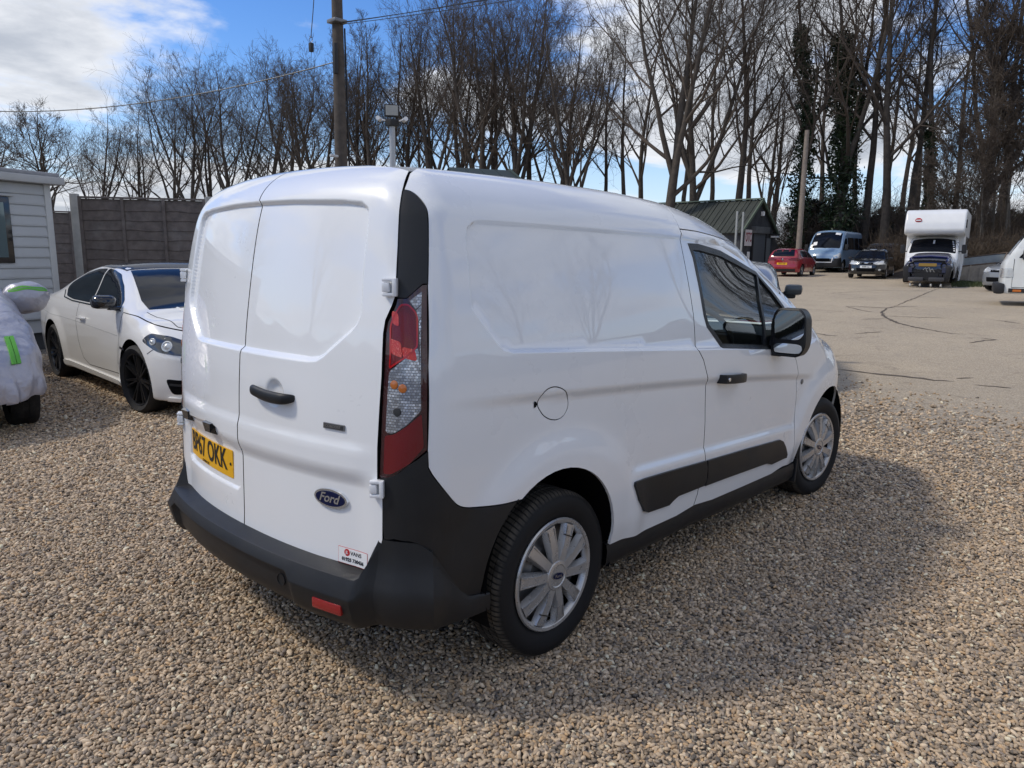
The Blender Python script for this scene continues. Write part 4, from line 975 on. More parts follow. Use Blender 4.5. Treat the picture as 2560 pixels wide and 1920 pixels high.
# ------------------------------------------------------------------ white coupe
M_CPAINT = mat('pearl_white_paint', (.80, .79, .76), .3, coat=1.0)
M_CROOF = mat('glass_roof', (.004, .006, .016), .15, spec=.12)
M_BWHEEL = mat('black_alloy', (.010, .010, .011), .30, coat=.5)
cf = CarForm(([-2.5, -2.42, -2.2, -1.85, -1.5, -1.1, -.7, -.3, .05, .40, .75, 1.05, 1.25, 1.6, 1.9, 2.12, 2.25], [.80, .94, 1.01, 1.06, 1.13, 1.265, 1.355, 1.392, 1.39, 1.33, 1.20, 1.06, .99, .945, .885, .80, .70]),
             ([-2.5, -2.1, -1.4, -.5, .5, 1.4, 1.9, 2.3], [.77, .855, .895, .885, .885, .89, .85, .74]), ([.15, .30, .50, .70, .85, .95, 1.05, 1.20, 1.40], [.955, .985, 1.0, .995, .972, .94, .865, .77, .655]),
             ([.2, .35, .55, .70, .85], [2.17, 2.20, 2.19, 2.12, 1.98]), ([.2, .5, .8, .95, 1.05], [-2.36, -2.42, -2.43, -2.40, -2.3]), .34, .20, .17, .05, .10, .14, (-1.38, 1.38), .022, .325)
coupe = empty('coupe', (1.50, 6.03, 0), R(-92.3), 'white two-door coupe with black wheels and dark glass roof beside the van', 'car')
cb = cf.shell('body', 84, M_CPAINT, coupe, arch=[(-1.38, .335, .375), (1.38, .335, .372)])
for sg in (1, -1):
    S3 = cf.side(sg)
    lay('side_window', rounded([(-.02, .965), (.93, .955), (.86, 1.03), (.60, 1.17), (.34, 1.275), (.10, 1.315), (-.10, 1.325)], .03, 3), S3, M_DGLASS, coupe, .003, .05)
    lay('side_window', rounded([(-.06, .968), (-.14, 1.325), (-.45, 1.315), (-.75, 1.265), (-1.08, 1.15), (-1.13, 1.08), (-1.0, 1.0), (-.7, .975)], .05, 3), S3, M_DGLASS, coupe, .003, .05)
    lay('window_trim', strip([(-1.18, 1.06), (-1.05, .985), (-.7, .958), (-.05, .95), (.95, .940)], .012), S3, M_GLOSSBLK, coupe, .005, .04)
    lay('door_gap', strip([(1.02, .93), (1.0, .80), (.96, .6), (.95, .40), (.88, .32), (-.1, .30), (-.28, .36), (-.40, .55), (-.46, .75), (-.42, .96)], .006), S3, M_VOID, coupe, .0015, .05, 0)
    lay('waist_crease_shade', strip([(-2.0, .80), (-1.4, .77), (-.4, .745), (.5, .715), (.93, .70)], .010), S3, mat('pearl_white_shade', (.60, .60, .57), .35, coat=1.), coupe, .001, .05, .004)  # shade of the waist crease, painted as a darker strip of the white
    lay('wing_gap', strip([(1.02, .93), (1.3, .905), (1.6, .87), (1.88, .80)], .006), S3, M_VOID, coupe, .0015, .05, 0)
    lay('bumper_gap', strip([(1.72, .60), (1.80, .66), (1.93, .70)], .006), S3, M_VOID, coupe, .0015, .05, 0)
    lay('side_skirt', rounded([(-.98, .215), (1.0, .205), (1.0, .25), (-.98, .275)], .02, 3), S3, M_CPAINT, coupe, .020, .06, .03)
    # head lamp
    hl = lay('headlamp', rounded([(1.62, .715), (1.70, .785), (1.86, .76), (2.02, .695), (2.08, .62), (2.02, .588), (1.82, .625)], .035, 3), S3, mat('headlamp_housing', (.07, .075, .08), .12, metal=.5, coat=1.0), coupe, .004, .03)
    P, Nn = S3(np.array([(1.89, .675)])); P2_, N2 = S3(np.array([(1.755, .71)]))
    for P_, N_, r_ in ((P, Nn, .045), (P2_, N2, .030)):
        o = MB().lathe([(r_*1.15, .0), (r_*1.1, .010), (r_*.9, .012), (r_*.8, .004), (r_*.4, .018), (0, .022)], 24).build('projector', M_HEAD, hl, True, 50)
        o.matrix_local = Matrix.Translation(Vector(P_[0])) @ Vector(N_[0]).to_track_quat('Z', 'Y').to_matrix().to_4x4()
    lay('air_intake', rounded([(1.93, .24), (2.10, .245), (2.155, .36), (1.90, .385)], .03, 3), S3, M_VOID, coupe, .003, .04)
    lay('intake_blade', strip([(1.93, .335), (2.14, .315)], .018), S3, M_LOWBLK, coupe, .012, .05, .01)
    lay('wing_badge', strip([(1.05, .60), (1.17, .592)], .022), S3, M_GLOSSBLK, coupe, .004, .05)
    # mirror
    y_ = -.955*sg; k = rounded([(-.10, -.065), (.10, -.055), (.115, .03), (.07, .075), (-.08, .07), (-.115, .02)], .03, 3); v = []
    for d, q in ((-.07, .80), (-.05, 1.0), (.03, .97), (.075, .55)): v += [(.86+d, y_-sg*a*q, 1.02+b*q) for a, b in k]
    n = len(k)
    mi = MB().add(v, [(i*n+j, i*n+(j+1) % n, (i+1)*n+(j+1) % n, (i+1)*n+j) for i in range(3) for j in range(n)]+[tuple(range(n)), tuple(range(3*n, 4*n))]).build('door_mirror', M_GLOSSBLK, coupe, True, 60)
    MB().box((.87, -.86*sg, .965), (.08, .14, .035), None, .01).build('mirror_arm', M_GLOSSBLK, mi)
    # door handle
    P, Nn = S3(np.array([(-.22, .80)])); c = Vector(P[0])
    MB().tube([c+Vector((-.10, 0, 0)), c+Vector((-.08, -.028*sg, 0)), c+Vector((.08, -.028*sg, -.004)), c+Vector((.10, 0, -.004))], [.014, .015, .015, .012], 8).build('door_handle', M_CPAINT, coupe, True)
    for wx, st in ((1.38, R(7)), (-1.38, 0)): road_wheel(coupe, wx, -.79*sg, .325, .235, M_BWHEEL, 7, st, .76, True, 56)
U3 = cf.up()
ws = [(.36, -.53), (.70, -.60), (1.00, -.66), (1.20, -.66), (1.27, -.4), (1.30, 0), (1.27, .4), (1.20, .66), (1.00, .66), (.70, .60), (.36, .53), (.40, 0)]
lay('windscreen', ws, U3, M_DGLASS, coupe, .003, .08)
lay('roof_panel', [(.33, -.56), (.0, -.58), (-.45, -.56), (-.80, -.50), (-.80, .50), (-.45, .56), (.0, .58), (.33, .56), (.37, 0)], U3, M_CROOF, coupe, .004, .08)
lay('rear_screen', [(-.84, -.50), (-1.45, -.60), (-1.5, 0), (-1.45, .60), (-.84, .50)], U3, M_DGLASS, coupe, .003, .08)
lay('bonnet_gap', strip([(1.25, -.70), (1.5, -.70), (1.8, -.63), (2.0, -.45)], .007), U3, M_VOID, coupe, .0015, .05, 0)
lay('bonnet_crease', strip([(1.25, -.42), (1.6, -.37), (1.95, -.26)], .02), U3, M_CPAINT, coupe, .006, .05, .006)
E3 = cf.end(1)
lay('grille', rounded([(-.42, .48), (.42, .48), (.48, .68), (-.48, .68)], .06, 3), E3, M_VOID, coupe, .004, .06)
lay('lower_grille', rounded([(-.45, .22), (.45, .22), (.40, .36), (-.40, .36)], .04, 3), E3, M_VOID, coupe, .004, .06)
lay('splitter', strip([(-.78, .20), (-.4, .185), (.4, .185), (.78, .20)], .03), E3, M_CPAINT, coupe, .02, .06, .03)
for sg in (1, -1): lay('tail_lamp', rounded([(sg*.45, .72), (sg*.76, .72), (sg*.76, .86), (sg*.50, .85)], .03, 3), cf.end(-1), M_RED, coupe, .004, .06)

# ------------------------------------------------------------------ distant cars
def hatch(name, loc, rz, paint, label, top, plan, L2, sec=SEC, wb=1.24, wr=.30, n=34, tail=None, cat='car', group=None, k=.09):
    c = empty(name, loc, rz, label, cat, group)
    f = CarForm(top, plan, sec, *L2, .30, .14, .2, .05, k, .12, (-wb, wb), .018, wr)
    f.shell('body', n, paint, c, arch=[(-wb, wr, wr+.05), (wb, wr, wr+.05)])
    return c, f
M_REDP = mat('red_paint', (.30, .012, .022), .3, coat=1.0, noise=.03, nscale=4.)
M_BLKP = mat('black_paint', (.008, .009, .010), .25, coat=1.0)
M_SILP = mat('silver_paint', (.38, .40, .42), .28, metal=.6, coat=1.0)
M_NAVY = mat('navy_paint', (.006, .008, .035), .3, coat=1.0)
TOPH = ([-1.98, -1.92, -1.75, -1.45, -1.0, -.4, .1, .45, .9, 1.3, 1.6, 1.9, 2.0], [.90, 1.0, 1.22, 1.39, 1.44, 1.455, 1.43, 1.36, 1.13, .955, .91, .82, .70])
PLH = ([-2.0, -1.6, -1.0, 0, 1.0, 1.6, 2.0], [.76, .83, .86, .86, .86, .83, .70])
ENDH = (([.2, .4, .6, .8, .95], [1.93, 1.97, 1.95, 1.87, 1.6]), ([.2, .45, .62, .95, 1.25, 1.42], [-1.90, -1.98, -1.95, -1.93, -1.75, -1.45]))
def fit_hatch(c, f, rim_m, plate_r='', plate_f='', wr=.30, wb=1.24, tails=True, heads=True):
    for sg in (1, -1):
        S3 = f.side(sg)
        lay('side_window', rounded([(-.02, .97), (.98, .95), (.78, 1.10), (.42, 1.31), (-.02, 1.37)], .03, 2), S3, M_DGLASS, c, .004, .09)
        lay('side_window', rounded([(-.09, .97), (-.09, 1.37), (-.7, 1.37), (-1.15, 1.30), (-1.32, 1.12), (-1.2, 1.0)], .04, 2), S3, M_DGLASS, c, .004, .09)
        lay('door_gap', strip([(1.02, .92), (.95, .6), (.92, .33), (-.05, .31), (-.05, .95)], .012), S3, M_VOID, c, .002, .1, 0)
        for wx in (wb, -wb): road_wheel(c, wx, -.76*sg, wr, .19, rim_m, 6, 0, .64, False, 24)
        if tails: lay('tail_lamp', rounded([(sg*.50, .80), (sg*.78, .78), (sg*.78, .93), (sg*.55, .92)], .03, 2), f.end(-1), M_RED, c, .006, .08)
        if tails: lay('tail_lamp', rounded([(-1.93, .80), (-1.66, .82), (-1.74, .95), (-1.92, .95)], .03, 2), S3, M_RED, c, .006, .06)
        if heads:
            lay('headlamp', rounded([(sg*.48, .66), (sg*.74, .68), (sg*.74, .86), (sg*.60, .86)], .04, 2), f.end(1), M_HEAD, c, .008, .06)
            lay('headlamp', rounded([(1.60, .70), (1.88, .66), (1.90, .76), (1.70, .84)], .03, 2), S3, M_HEAD, c, .006, .06)
        m = MB().box((.82, -.93*sg, .99), (.10, .17, .11), None, .035).box((.85, -.85*sg, .95), (.06, .1, .03)).build('door_mirror', M_LOWBLK, c, True)
    U = f.up()
    lay('windscreen', [(.50, -.55), (1.18, -.66), (1.26, 0), (1.18, .66), (.50, .55), (.53, 0)], U, M_DGLASS, c, .004, .12)
    lay('rear_screen', rounded([(-.58, 1.02), (.58, 1.02), (.50, 1.36), (-.50, 1.36)], .04, 2), f.end(-1), M_DGLASS, c, .006, .09)
    lay('lower_bumper', [(-.66, .23), (.66, .23), (.66, .38), (-.66, .38)], f.end(-1), M_LOWBLK, c, .006, .12)
    lay('grille', rounded([(-.40, .34), (.40, .34), (.44, .50), (-.44, .50)], .03, 2), f.end(1), M_VOID, c, .006, .1)
    lay('upper_grille', rounded([(-.30, .68), (.30, .68), (.32, .76), (-.32, .76)], .02, 2), f.end(1), M_VOID, c, .006, .1)
    if plate_r: plate(c, f.end(-1), 0, .64, .52, .11, M_YEL, plate_r, -1)
    if plate_f: plate(c, f.end(1), 0, .56, .52, .11, M_PWHT, plate_f, 1)
def gh(x, y):
    """the yard rises gently away from the van"""
    d = math.hypot(x-CAM.x, y-CAM.y); q = max(0., d-10.); return .017*(q-1 if q > 2 else q*q/4)
def gnd(x, y, dz=0.): return (x, y, gh(x, y)+dz)
# red hatchback seen from behind
red, rf_ = hatch('hatchback', gnd(37.84, 13.63), R(7), M_REDP, 'red hatchback seen from behind, parked in front of the grey garage', TOPH, PLH, ENDH)
fit_hatch(red, rf_, M_ALLOY, 'EK57 ZXP')
MB().lathe([(.0, -.01), (.05, -.008), (.055, 0)], 16, (-1.965, 0, .86), 'x').build('tail_badge', M_CHROME, red, True)
# black hatchback facing
fi, ff_ = hatch('hatchback', gnd(38.35, 9.70), R(188.5), M_BLKP, 'black hatchback facing the camera between minibus and motorhome', TOPH, PLH, ENDH)
fit_hatch(fi, ff_, M_ALLOY, '', 'FN08 KLL')
MB().box((1.955, 0, .74), (.02, .15, .06), None, .009).build('nose_badge', M_CHROME, fi, True)
for sg in (1, -1): lay('fog_lamp', [(sg*.60+.06*math.cos(a), .42+.05*math.sin(a)) for a in np.linspace(0, 6.28, 11)[:-1]], ff_.end(1), M_HEAD, fi, .008, .1)
# dark four-by-four behind it
sv, sf_ = hatch('off_roader', gnd(45.0, 11.2), R(186), mat('charcoal_paint', (.02, .022, .025), .4, coat=.6), 'dark off-roader half hidden behind the black hatchback', ([-2.1, -2.05, -1.9, -1.5, -.5, .3, .7, 1.1, 1.7, 2.1], [1.4, 1.7, 1.74, 1.76, 1.76, 1.72, 1.5, 1.18, 1.10, .9]), PLH, (([.2, .5, .9, 1.1], [2.05, 2.08, 2.03, 1.9]), ([.2, .5, 1.0, 1.7], [-2.0, -2.05, -2.03, -1.98])), ([.2, .5, .9, 1.1, 1.4, 1.75], [.96, 1.0, 1.0, .97, .90, .80]), n=30)
for sg in (1, -1):
    lay('side_window', rounded([(-.02, 1.12), (.85, 1.12), (.5, 1.55), (-.02, 1.60)], .03, 2), sf_.side(sg), M_DGLASS, sv, .004, .1)
    lay('side_window', rounded([(-1.7, 1.12), (-.1, 1.12), (-.1, 1.60), (-1.6, 1.60)], .03, 2), sf_.side(sg), M_DGLASS, sv, .004, .1)
    for wx in (1.24, -1.24): road_wheel(sv, wx, -.76*sg, .34, .22, M_ALLOY, 5, 0, .62, False, 20)
lay('windscreen', [(.62, -.58), (1.05, -.62), (1.05, .62), (.62, .58)], sf_.up(), M_DGLASS, sv, .004, .12)

# silver hatchback just beyond the van's bonnet
si, sif = hatch('hatchback', (7.30, 2.25, 0), R(23.5), M_SILP, 'silver hatchback with black door mirror parked just beyond the van', ([-2.0, -1.95, -1.75, -1.4, -.9, -.3, .2, .6, 1.0, 1.35, 1.7, 1.95, 2.05], [.98, 1.10, 1.30, 1.43, 1.48, 1.485, 1.45, 1.37, 1.17, 1.0, .94, .84, .72]), PLH, ENDH, sec=([.15, .35, .55, .72, .90, 1.05, 1.20, 1.48], [.955, .985, 1.0, .995, .975, .93, .88, .79]), n=44)
fit_hatch(si, sif, M_ALLOY, '')
lay('tail_badge', [(.06*math.cos(a)*.7, .90+.06*math.sin(a)) for a in np.linspace(0, 6.28, 13)[:-1]], sif.end(-1), M_CHROME, si, .012, .1, .01)
m = si.children[0]
MB().box((.80, -.98, 1.06), (.13, .24, .155), None, .06).box((.84, -.86, 1.0), (.06, .12, .04)).build('door_mirror', mat('dark_blue_plastic', (.03, .04, .05), .35, coat=.5), si, True)

# ------------------------------------------------------------------ light blue minibus
M_MB = mat('light_blue_paint', (.22, .34, .50), .35, coat=.9, noise=.04, nscale=3.)
mbx = empty('minibus', gnd(45.9, 14.25), R(184), 'light blue high-roof minibus with black bumper behind the red hatchback', 'minibus')
vf = CarForm(([-2.75, -2.6, 1.05, 1.4, 1.75, 2.05, 2.3, 2.55, 2.72], [2.40, 2.50, 2.50, 2.42, 2.15, 1.72, 1.30, 1.16, .95]), ([-2.75, -2.3, 1.0, 2.0, 2.5, 2.75], [.98, 1.02, 1.02, 1.0, .95, .86]), ([.2, .5, .9, 1.3, 1.9, 2.5], [.96, 1.0, 1.0, .985, .93, .84]), ([.2, .5, .8, 1.1, 1.3], [2.66, 2.72, 2.70, 2.6, 2.4]), ([.2, 1.0, 2.5], [-2.70, -2.72, -2.62]), .22, .06, .25, .06, .12, .10, (-1.7, 1.75), .02, .34)
vf.shell('body', 40, M_MB, mbx, (0, 0, 1.2), (2.6, 1.0, 1.15), arch=[(-1.7, .34, .42), (1.75, .34, .42)])
lay('windscreen', rounded([(1.52, -.78), (2.18, -.86), (2.22, 0), (2.18, .86), (1.52, .78), (1.50, 0)], .06, 2), vf.up(), M_DGLASS, mbx, .006, .14)
for y, x, w, h in ((.55, 1.60, .30, .14), (-.62, 2.05, .22, .12), (-.60, 1.60, .22, .10)): lay('screen_sticker', [(x-h/2, y-w/2), (x+h/2, y-w/2), (x+h/2, y+w/2), (x-h/2, y+w/2)], vf.up(), M_WHT, mbx, .012, .2)
lay('front_bumper', rounded([(-.90, .28), (.90, .28), (.94, .62), (.70, .80), (.62, .55), (-.62, .55), (-.70, .80), (-.94, .62)], .05, 2), vf.end(1), M_LOWBLK, mbx, .02, .12, .03)
lay('grille', rounded([(-.50, .58), (.50, .58), (.46, .80), (-.46, .80)], .04, 2), vf.end(1), M_VOID, mbx, .01, .12)
lay('grille_surround', strip([(-.60, .84), (-.56, .56), (.56, .56), (.60, .84)], .07), vf.end(1), M_WHT, mbx, .016, .1)
text_mesh('roof_lettering', 'coastline', .42, M_WHT, mbx, frame((1.40, 0, 2.33), (0, 1, 0), (-.55, 0, .83), (.83, 0, .55)), .004, (.8, .8))
for sg in (1, -1):
    S3 = vf.side(sg)
    lay('headlamp', rounded([(2.22, .86), (2.60, .78), (2.62, .95), (2.36, 1.14)], .05, 2), S3, M_HEAD, mbx, .008, .08)
    lay('bumper_corner', rounded([(2.0, .30), (2.68, .30), (2.68, .78), (2.3, .86), (2.18, .6)], .05, 2), S3, M_LOWBLK, mbx, .012, .1)
    lay('side_window', rounded([(1.15, 1.32), (2.0, 1.28), (1.75, 1.75), (1.55, 1.98), (1.15, 2.0)], .05, 2), S3, M_DGLASS, mbx, .006, .12)
    for x0, x1 in ((-.35, 1.02), (-1.45, -.42), (-2.5, -1.52)): lay('side_window', rounded([(x0, 1.34), (x1, 1.34), (x1, 2.05), (x0, 2.05)], .06, 2), S3, M_DGLASS, mbx, .006, .14)
    MB().box((1.92, -1.16*sg, 1.45), (.14, .20, .36), None, .05).box((1.98, -1.02*sg, 1.35), (.06, .16, .05)).build('door_mirror', M_LOWBLK, mbx, True)
    for wx in (1.75, -1.7): road_wheel(mbx, wx, -.88*sg, .34, .22, M_ALLOY, 6, 0, .60, False, 22)
plate(mbx, vf.end(1), 0, .45, .52, .11, M_PWHT, 'YJ09 LVB', 1)

# ------------------------------------------------------------------ motorhome
M_MH = mat('motorhome_white', (.76, .77, .77), .35, coat=.5, noise=.03, nscale=3., dirt=((.45, .44, .40), .12))
mh = empty('motorhome', gnd(35.9, 6.30), R(189.5), 'white motorhome with large over-cab bed box', 'motorhome')
hf = CarForm(([.2, 1.0, 1.4, 1.9, 2.2, 2.45, 2.75, 2.95], [2.05, 2.05, 2.0, 1.72, 1.42, 1.24, 1.12, .9]), ([.2, 1.5, 2.4, 3.0], [1.0, 1.0, .98, .86]), ([.2, .5, .9, 1.3, 1.9, 2.5], [.96, 1.0, 1.0, .985, .90, .80]), ([.2, .5, .8, 1.1, 1.3], [2.90, 2.95, 2.92, 2.8, 2.6]), ([.2, 1.0, 2.0], [.3, .3, .3]), .20, .02, .3, .06, .10, .10, (2.1,), .02, .34)
hf.shell('cab', 36, M_MH, mh, (1.6, 0, 1.0), (1.3, 1.0, .9), arch=[(2.1, .34, .42)])
lay('windscreen', rounded([(1.62, -.80), (2.28, -.88), (2.32, 0), (2.28, .88), (1.62, .80)], .05, 2), hf.up(), M_DGLASS, mh, .006, .14)
for k_ in range(6): lay('screen_sticker', [(1.72+.085*k_, .68+.02*k_), (1.76+.085*k_, .68+.02*k_), (1.76+.085*k_, .74+.02*k_), (1.72+.085*k_, .74+.02*k_)], hf.up(), M_WHT, mh, .012, .2)
lay('screen_sticker', [(1.75, -.02), (1.95, -.02), (1.95, .05), (1.75, .05)], hf.up(), M_WHT, mh, .012, .2)
lay('front_bumper', rounded([(-.95, .30), (.95, .30), (.95, .62), (-.95, .62)], .08, 2), hf.end(1, 1.6), M_LOWBLK, mh, .02, .14, .03)
for sg in (1, -1):
    lay('headlamp', rounded([(sg*.55, .70), (sg*.93, .70), (sg*.90, .95), (sg*.60, .93)], .04, 2), hf.end(1, 1.6), M_HEAD, mh, .01, .1)
    lay('side_window', rounded([(1.15, 1.28), (2.1, 1.25), (1.8, 1.72), (1.15, 1.85)], .05, 2), hf.side(sg), M_DGLASS, mh, .006, .12)
    MB().box((2.02, -1.16*sg, 1.45), (.12, .18, .38), None, .05).box((2.06, -1.03*sg, 1.35), (.06, .16, .05)).build('door_mirror', M_LOWBLK, mh, True)
    for wx in (2.1, -1.5): road_wheel(mh, wx, -.90*sg, .34, .22, M_ALLOY, 6, 0, .60, False, 22)
# coach body with rounded over-cab nose
pr = [(-3.3, .45), (1.02, .45), (1.05, 2.02), (2.25, 2.05), (2.40, 2.12), (2.46, 2.26), (2.40, 2.55), (2.20, 2.96), (2.05, 3.08), (1.85, 3.12), (-3.2, 3.12), (-3.34, 2.9)]
b = MB().prism(rounded(pr, .10, 3), 2.26, (0, 0, 0), (1, 0, 0), (0, 0, 1)); co = b.build('coach_body', M_MH, mh, True, 40); md = co.modifiers.new('b', 'BEVEL'); md.width = .06; md.segments = 3; md.limit_method = 'ANGLE'; md.angle_limit = R(50)
for x0, x1, z0_, z1 in ((-.8, .3, 1.45, 2.0), (-2.6, -1.5, 1.45, 2.0), (1.2, 1.8, 2.35, 2.70)):
    for sg in (1, -1): MB().box(((x0+x1)/2, 1.135*sg, (z0_+z1)/2), (x1-x0, .03, z1-z0_), None, .01).build('side_window', M_DGLASS, mh)
for sg in (1, -1): MB().box((-1.2, 1.136*sg, 1.2), (4.1, .012, .10)).build('body_stripe', mat('stripe_grey', (.2, .21, .23), .4), mh)
MB().box((.2, .2, 3.15), (.6, .6, .10), None, .03).build('roof_vent', M_MH, mh)
bd_ = MB().add([(2.335+.42*-.08*0, -.62+.13*math.cos(a), 2.66+.095*math.sin(a)) for a in np.linspace(0, 2*math.pi, 25)[:-1]], [tuple(range(24))]).build('maker_badge', M_STRED, mh)
bd_.rotation_euler = (0, 0, 0); bd_.data.transform(Matrix.Translation((.048, 0, 0)))
MB().box((2.405, -.62, 2.66), (.035, .20, .05)).build('badge_band', M_WHT, bd_)
sw = MB().tube([(1.85, -.42+.19*math.cos(a), 1.32+.19*math.sin(a)) for a in np.linspace(0, 2*math.pi, 17)], .02, 6).build('steering_wheel_cover', mat('yellow_cloth', (.5, .38, .08), .8), mh)

# ------------------------------------------------------------------ stripped dark blue wreck on dollies
wk = empty('stripped_car', gnd(32.3, 5.58), R(189), 'stripped dark blue car without bumper, standing on dollies before the motorhome', 'car')
wf = CarForm(([-2.0, -1.8, -1.2, -.6, 0, .4, .9, 1.2, 1.5, 1.62], [.9, 1.1, 1.30, 1.36, 1.34, 1.25, 1.06, 1.0, .96, .90]), PLH, SEC, ([.2, .5, .8, 1.0], [1.60, 1.62, 1.60, 1.5]), ENDH[1], .08, .14, .28, .05, .09, .06, (-1.24, 1.24), .018, .30)
wf.shell('body', 34, M_NAVY, wk, (-.1, 0, .68), (1.8, .85, .5), arch=[(1.24, .36, .38), (-1.24, .36, .36)])
lay('bonnet_opening', rounded([(.95, -.55), (1.45, -.60), (1.45, .60), (.95, .55)], .06, 2), wf.up(), M_VOID, wk, .006, .14)
lay('windscreen', [(.35, -.52), (.85, -.62), (.85, .62), (.35, .52)], wf.up(), M_DGLASS, wk, .006, .14)
MB().box((1.66, 0, .62), (.10, 1.15, .13), None, .02).build('crash_beam', M_LOWBLK, wk)
for sg in (1, -1):
    MB().box((1.66, -.58*sg, .66), (.22, .13, .20), None, .01).build('chassis_leg', mat('primer_blue', (.03, .035, .07), .5), wk)
    MB().box((1.60, -.70*sg, .52), (.30, .24, .62), (R(8)*sg, R(6), 0), .07).build('inner_wing', M_LOWBLK, wk, True)
    MB().box((1.64, -.36*sg, .30), (.50, .55, .16), None, .05).build('dolly', mat('dolly_grey', (.05, .05, .055), .6), wk, True)
    for t in (-.17, .17): MB().lathe([(0, -.03), (.06, -.03), (.07, 0), (.06, .03), (0, .03)], 14, (1.75, -.36*sg+t, .07), 'y').build('castor', mat('castor_white', (.5, .5, .48), .5), wk, True)
    MB().lathe([(.06, 0), (.11, .03), (.12, .06)], 14, (1.62, -.56*sg, .84), 'x').build('lamp_bowl', M_LOWBLK, wk)
MB().box((1.64, 0, .42), (.12, .85, .34), None, .03).build('radiator', mat('radiator_black', (.012, .012, .013), .6, bump=.5, bscale=60), wk)
MB().box((1.68, .0, .865), (.02, .62, .12)).build('number_plate', mat('faded_plate', (.30, .19, .04), .6), wk)
for k_ in range(9): MB().tube([(1.70, -.5+.12*k_, .66+.05*math.sin(k_*2.1)), (1.73, -.42+.12*k_, .72-.05*math.sin(k_*1.3)), (1.70, -.34+.12*k_, .58)], .018, 5).build('wiring_loom', mat('loom_grey', (.30, .30, .29), .6) if k_ in (3, 4, 5) else M_LOWBLK, wk)
tr_ = MB().tube([(1.45, -.62, 1.0), (1.2, -.66, 1.10), (.9, -.62, 1.16), (.8, 0, 1.2), (.9, .62, 1.16), (1.2, .66, 1.10), (1.45, .62, 1.0)], .045, 8).build('bonnet_frame', mat('bright_blue', (.008, .014, .10), .35, coat=.8), wk, True)

# ------------------------------------------------------------------ white van leaving the frame on the right
M_WV = mat('old_white_paint', (.74, .76, .74), .35, coat=.6, noise=.03, nscale=3., dirt=((.35, .36, .30), .15))
wv = empty('parked_van', gnd(23.8, -.81), R(101), 'white van with black bumper cut off by the right edge', 'van')
lf = CarForm(([-2.6, -2.5, 1.35, 1.65, 1.98, 2.26, 2.46, 2.53, 2.58], [2.4, 2.6, 2.6, 2.46, 2.08, 1.64, 1.29, 1.16, 1.05]), ([-2.6, -2.3, 1.0, 2.0, 2.4, 2.6], [.94, .96, .96, .95, .93, .88]), ([.2, .5, .9, 1.3, 1.9, 2.5], [.96, 1.0, 1.0, .985, .92, .85]), ([.2, .5, .8, 1.1, 1.3], [2.50, 2.52, 2.53, 2.52, 2.45]), ([.2, 1.0, 2.5], [-2.55, -2.57, -2.5]), .10, .04, .32, .05, .10, .08, (1.5, -1.5), .02, .33)
lf.shell('body', 40, M_WV, wv, (0, 0, 1.2), (2.5, .95, 1.15), arch=[(1.35, .34, .42), (-1.5, .34, .42)])
lay('windscreen', rounded([(1.36, -.74), (2.36, -.84), (2.40, 0), (2.36, .84), (1.36, .74)], .05, 2), lf.up(), M_DGLASS, wv, .006, .14)
MB().box((2.52, 0, .46), (.26, 1.98, .30), None, .08).build('front_bumper', M_LOWBLK, wv, True)
for sg in (1, -1):
    S3 = lf.side(sg)
    lay('side_window', rounded([(.90, 1.36), (2.16, 1.30), (1.75, 1.84), (1.50, 2.05), (.90, 2.10)], .05, 2), S3, M_DGLASS, wv, .006, .12)
    lay('headlamp', rounded([(sg*.55, .76), (sg*.88, .76), (sg*.88, 1.02), (sg*.55, 1.02)], .03, 2), lf.end(1), M_HEAD, wv, .01, .1)
    lay('headlamp_side', rounded([(2.22, .78), (2.47, .78), (2.45, 1.02), (2.25, 1.02)], .03, 2), S3, M_HEAD, wv, .01, .08)
    lay('sill_strip', [(-2.4, .36), (2.3, .36), (2.3, .47), (-2.4, .47)], S3, M_LOWBLK, wv, .02, .3, .02)
    lay('side_marker', [(2.0, .385), (2.2, .385), (2.2, .445), (2.0, .445)], S3, mat('amber_lens', (.6, .16, .02), .3, coat=1.), wv, .03, .1, .01)
    lay('door_gap', strip([(2.24, 1.28), (2.24, .5), (.85, .5), (.85, 2.05)], .014), S3, M_VOID, wv, .003, .1, 0)
    MB().box((2.02, -1.12*sg, 1.40), (.10, .20, .30), None, .05).box((2.04, -1.0*sg, 1.32), (.05, .16, .05)).build('door_mirror', M_LOWBLK, wv, True)
    for wx in (1.35, -1.5): road_wheel(wv, wx, -.84*sg, .33, .2, M_ALLOY, 6, 0, .60, False, 22)
# grey car nosing out behind it
gc, gcf = hatch('hatchback', gnd(30.95, 1.75), R(150), mat('grey_paint', (.20, .21, .22), .35, coat=.8), 'grey car mostly hidden behind the white van at the right edge', TOPH, PLH, ENDH, n=26)
fit_hatch(gc, gcf, M_ALLOY)

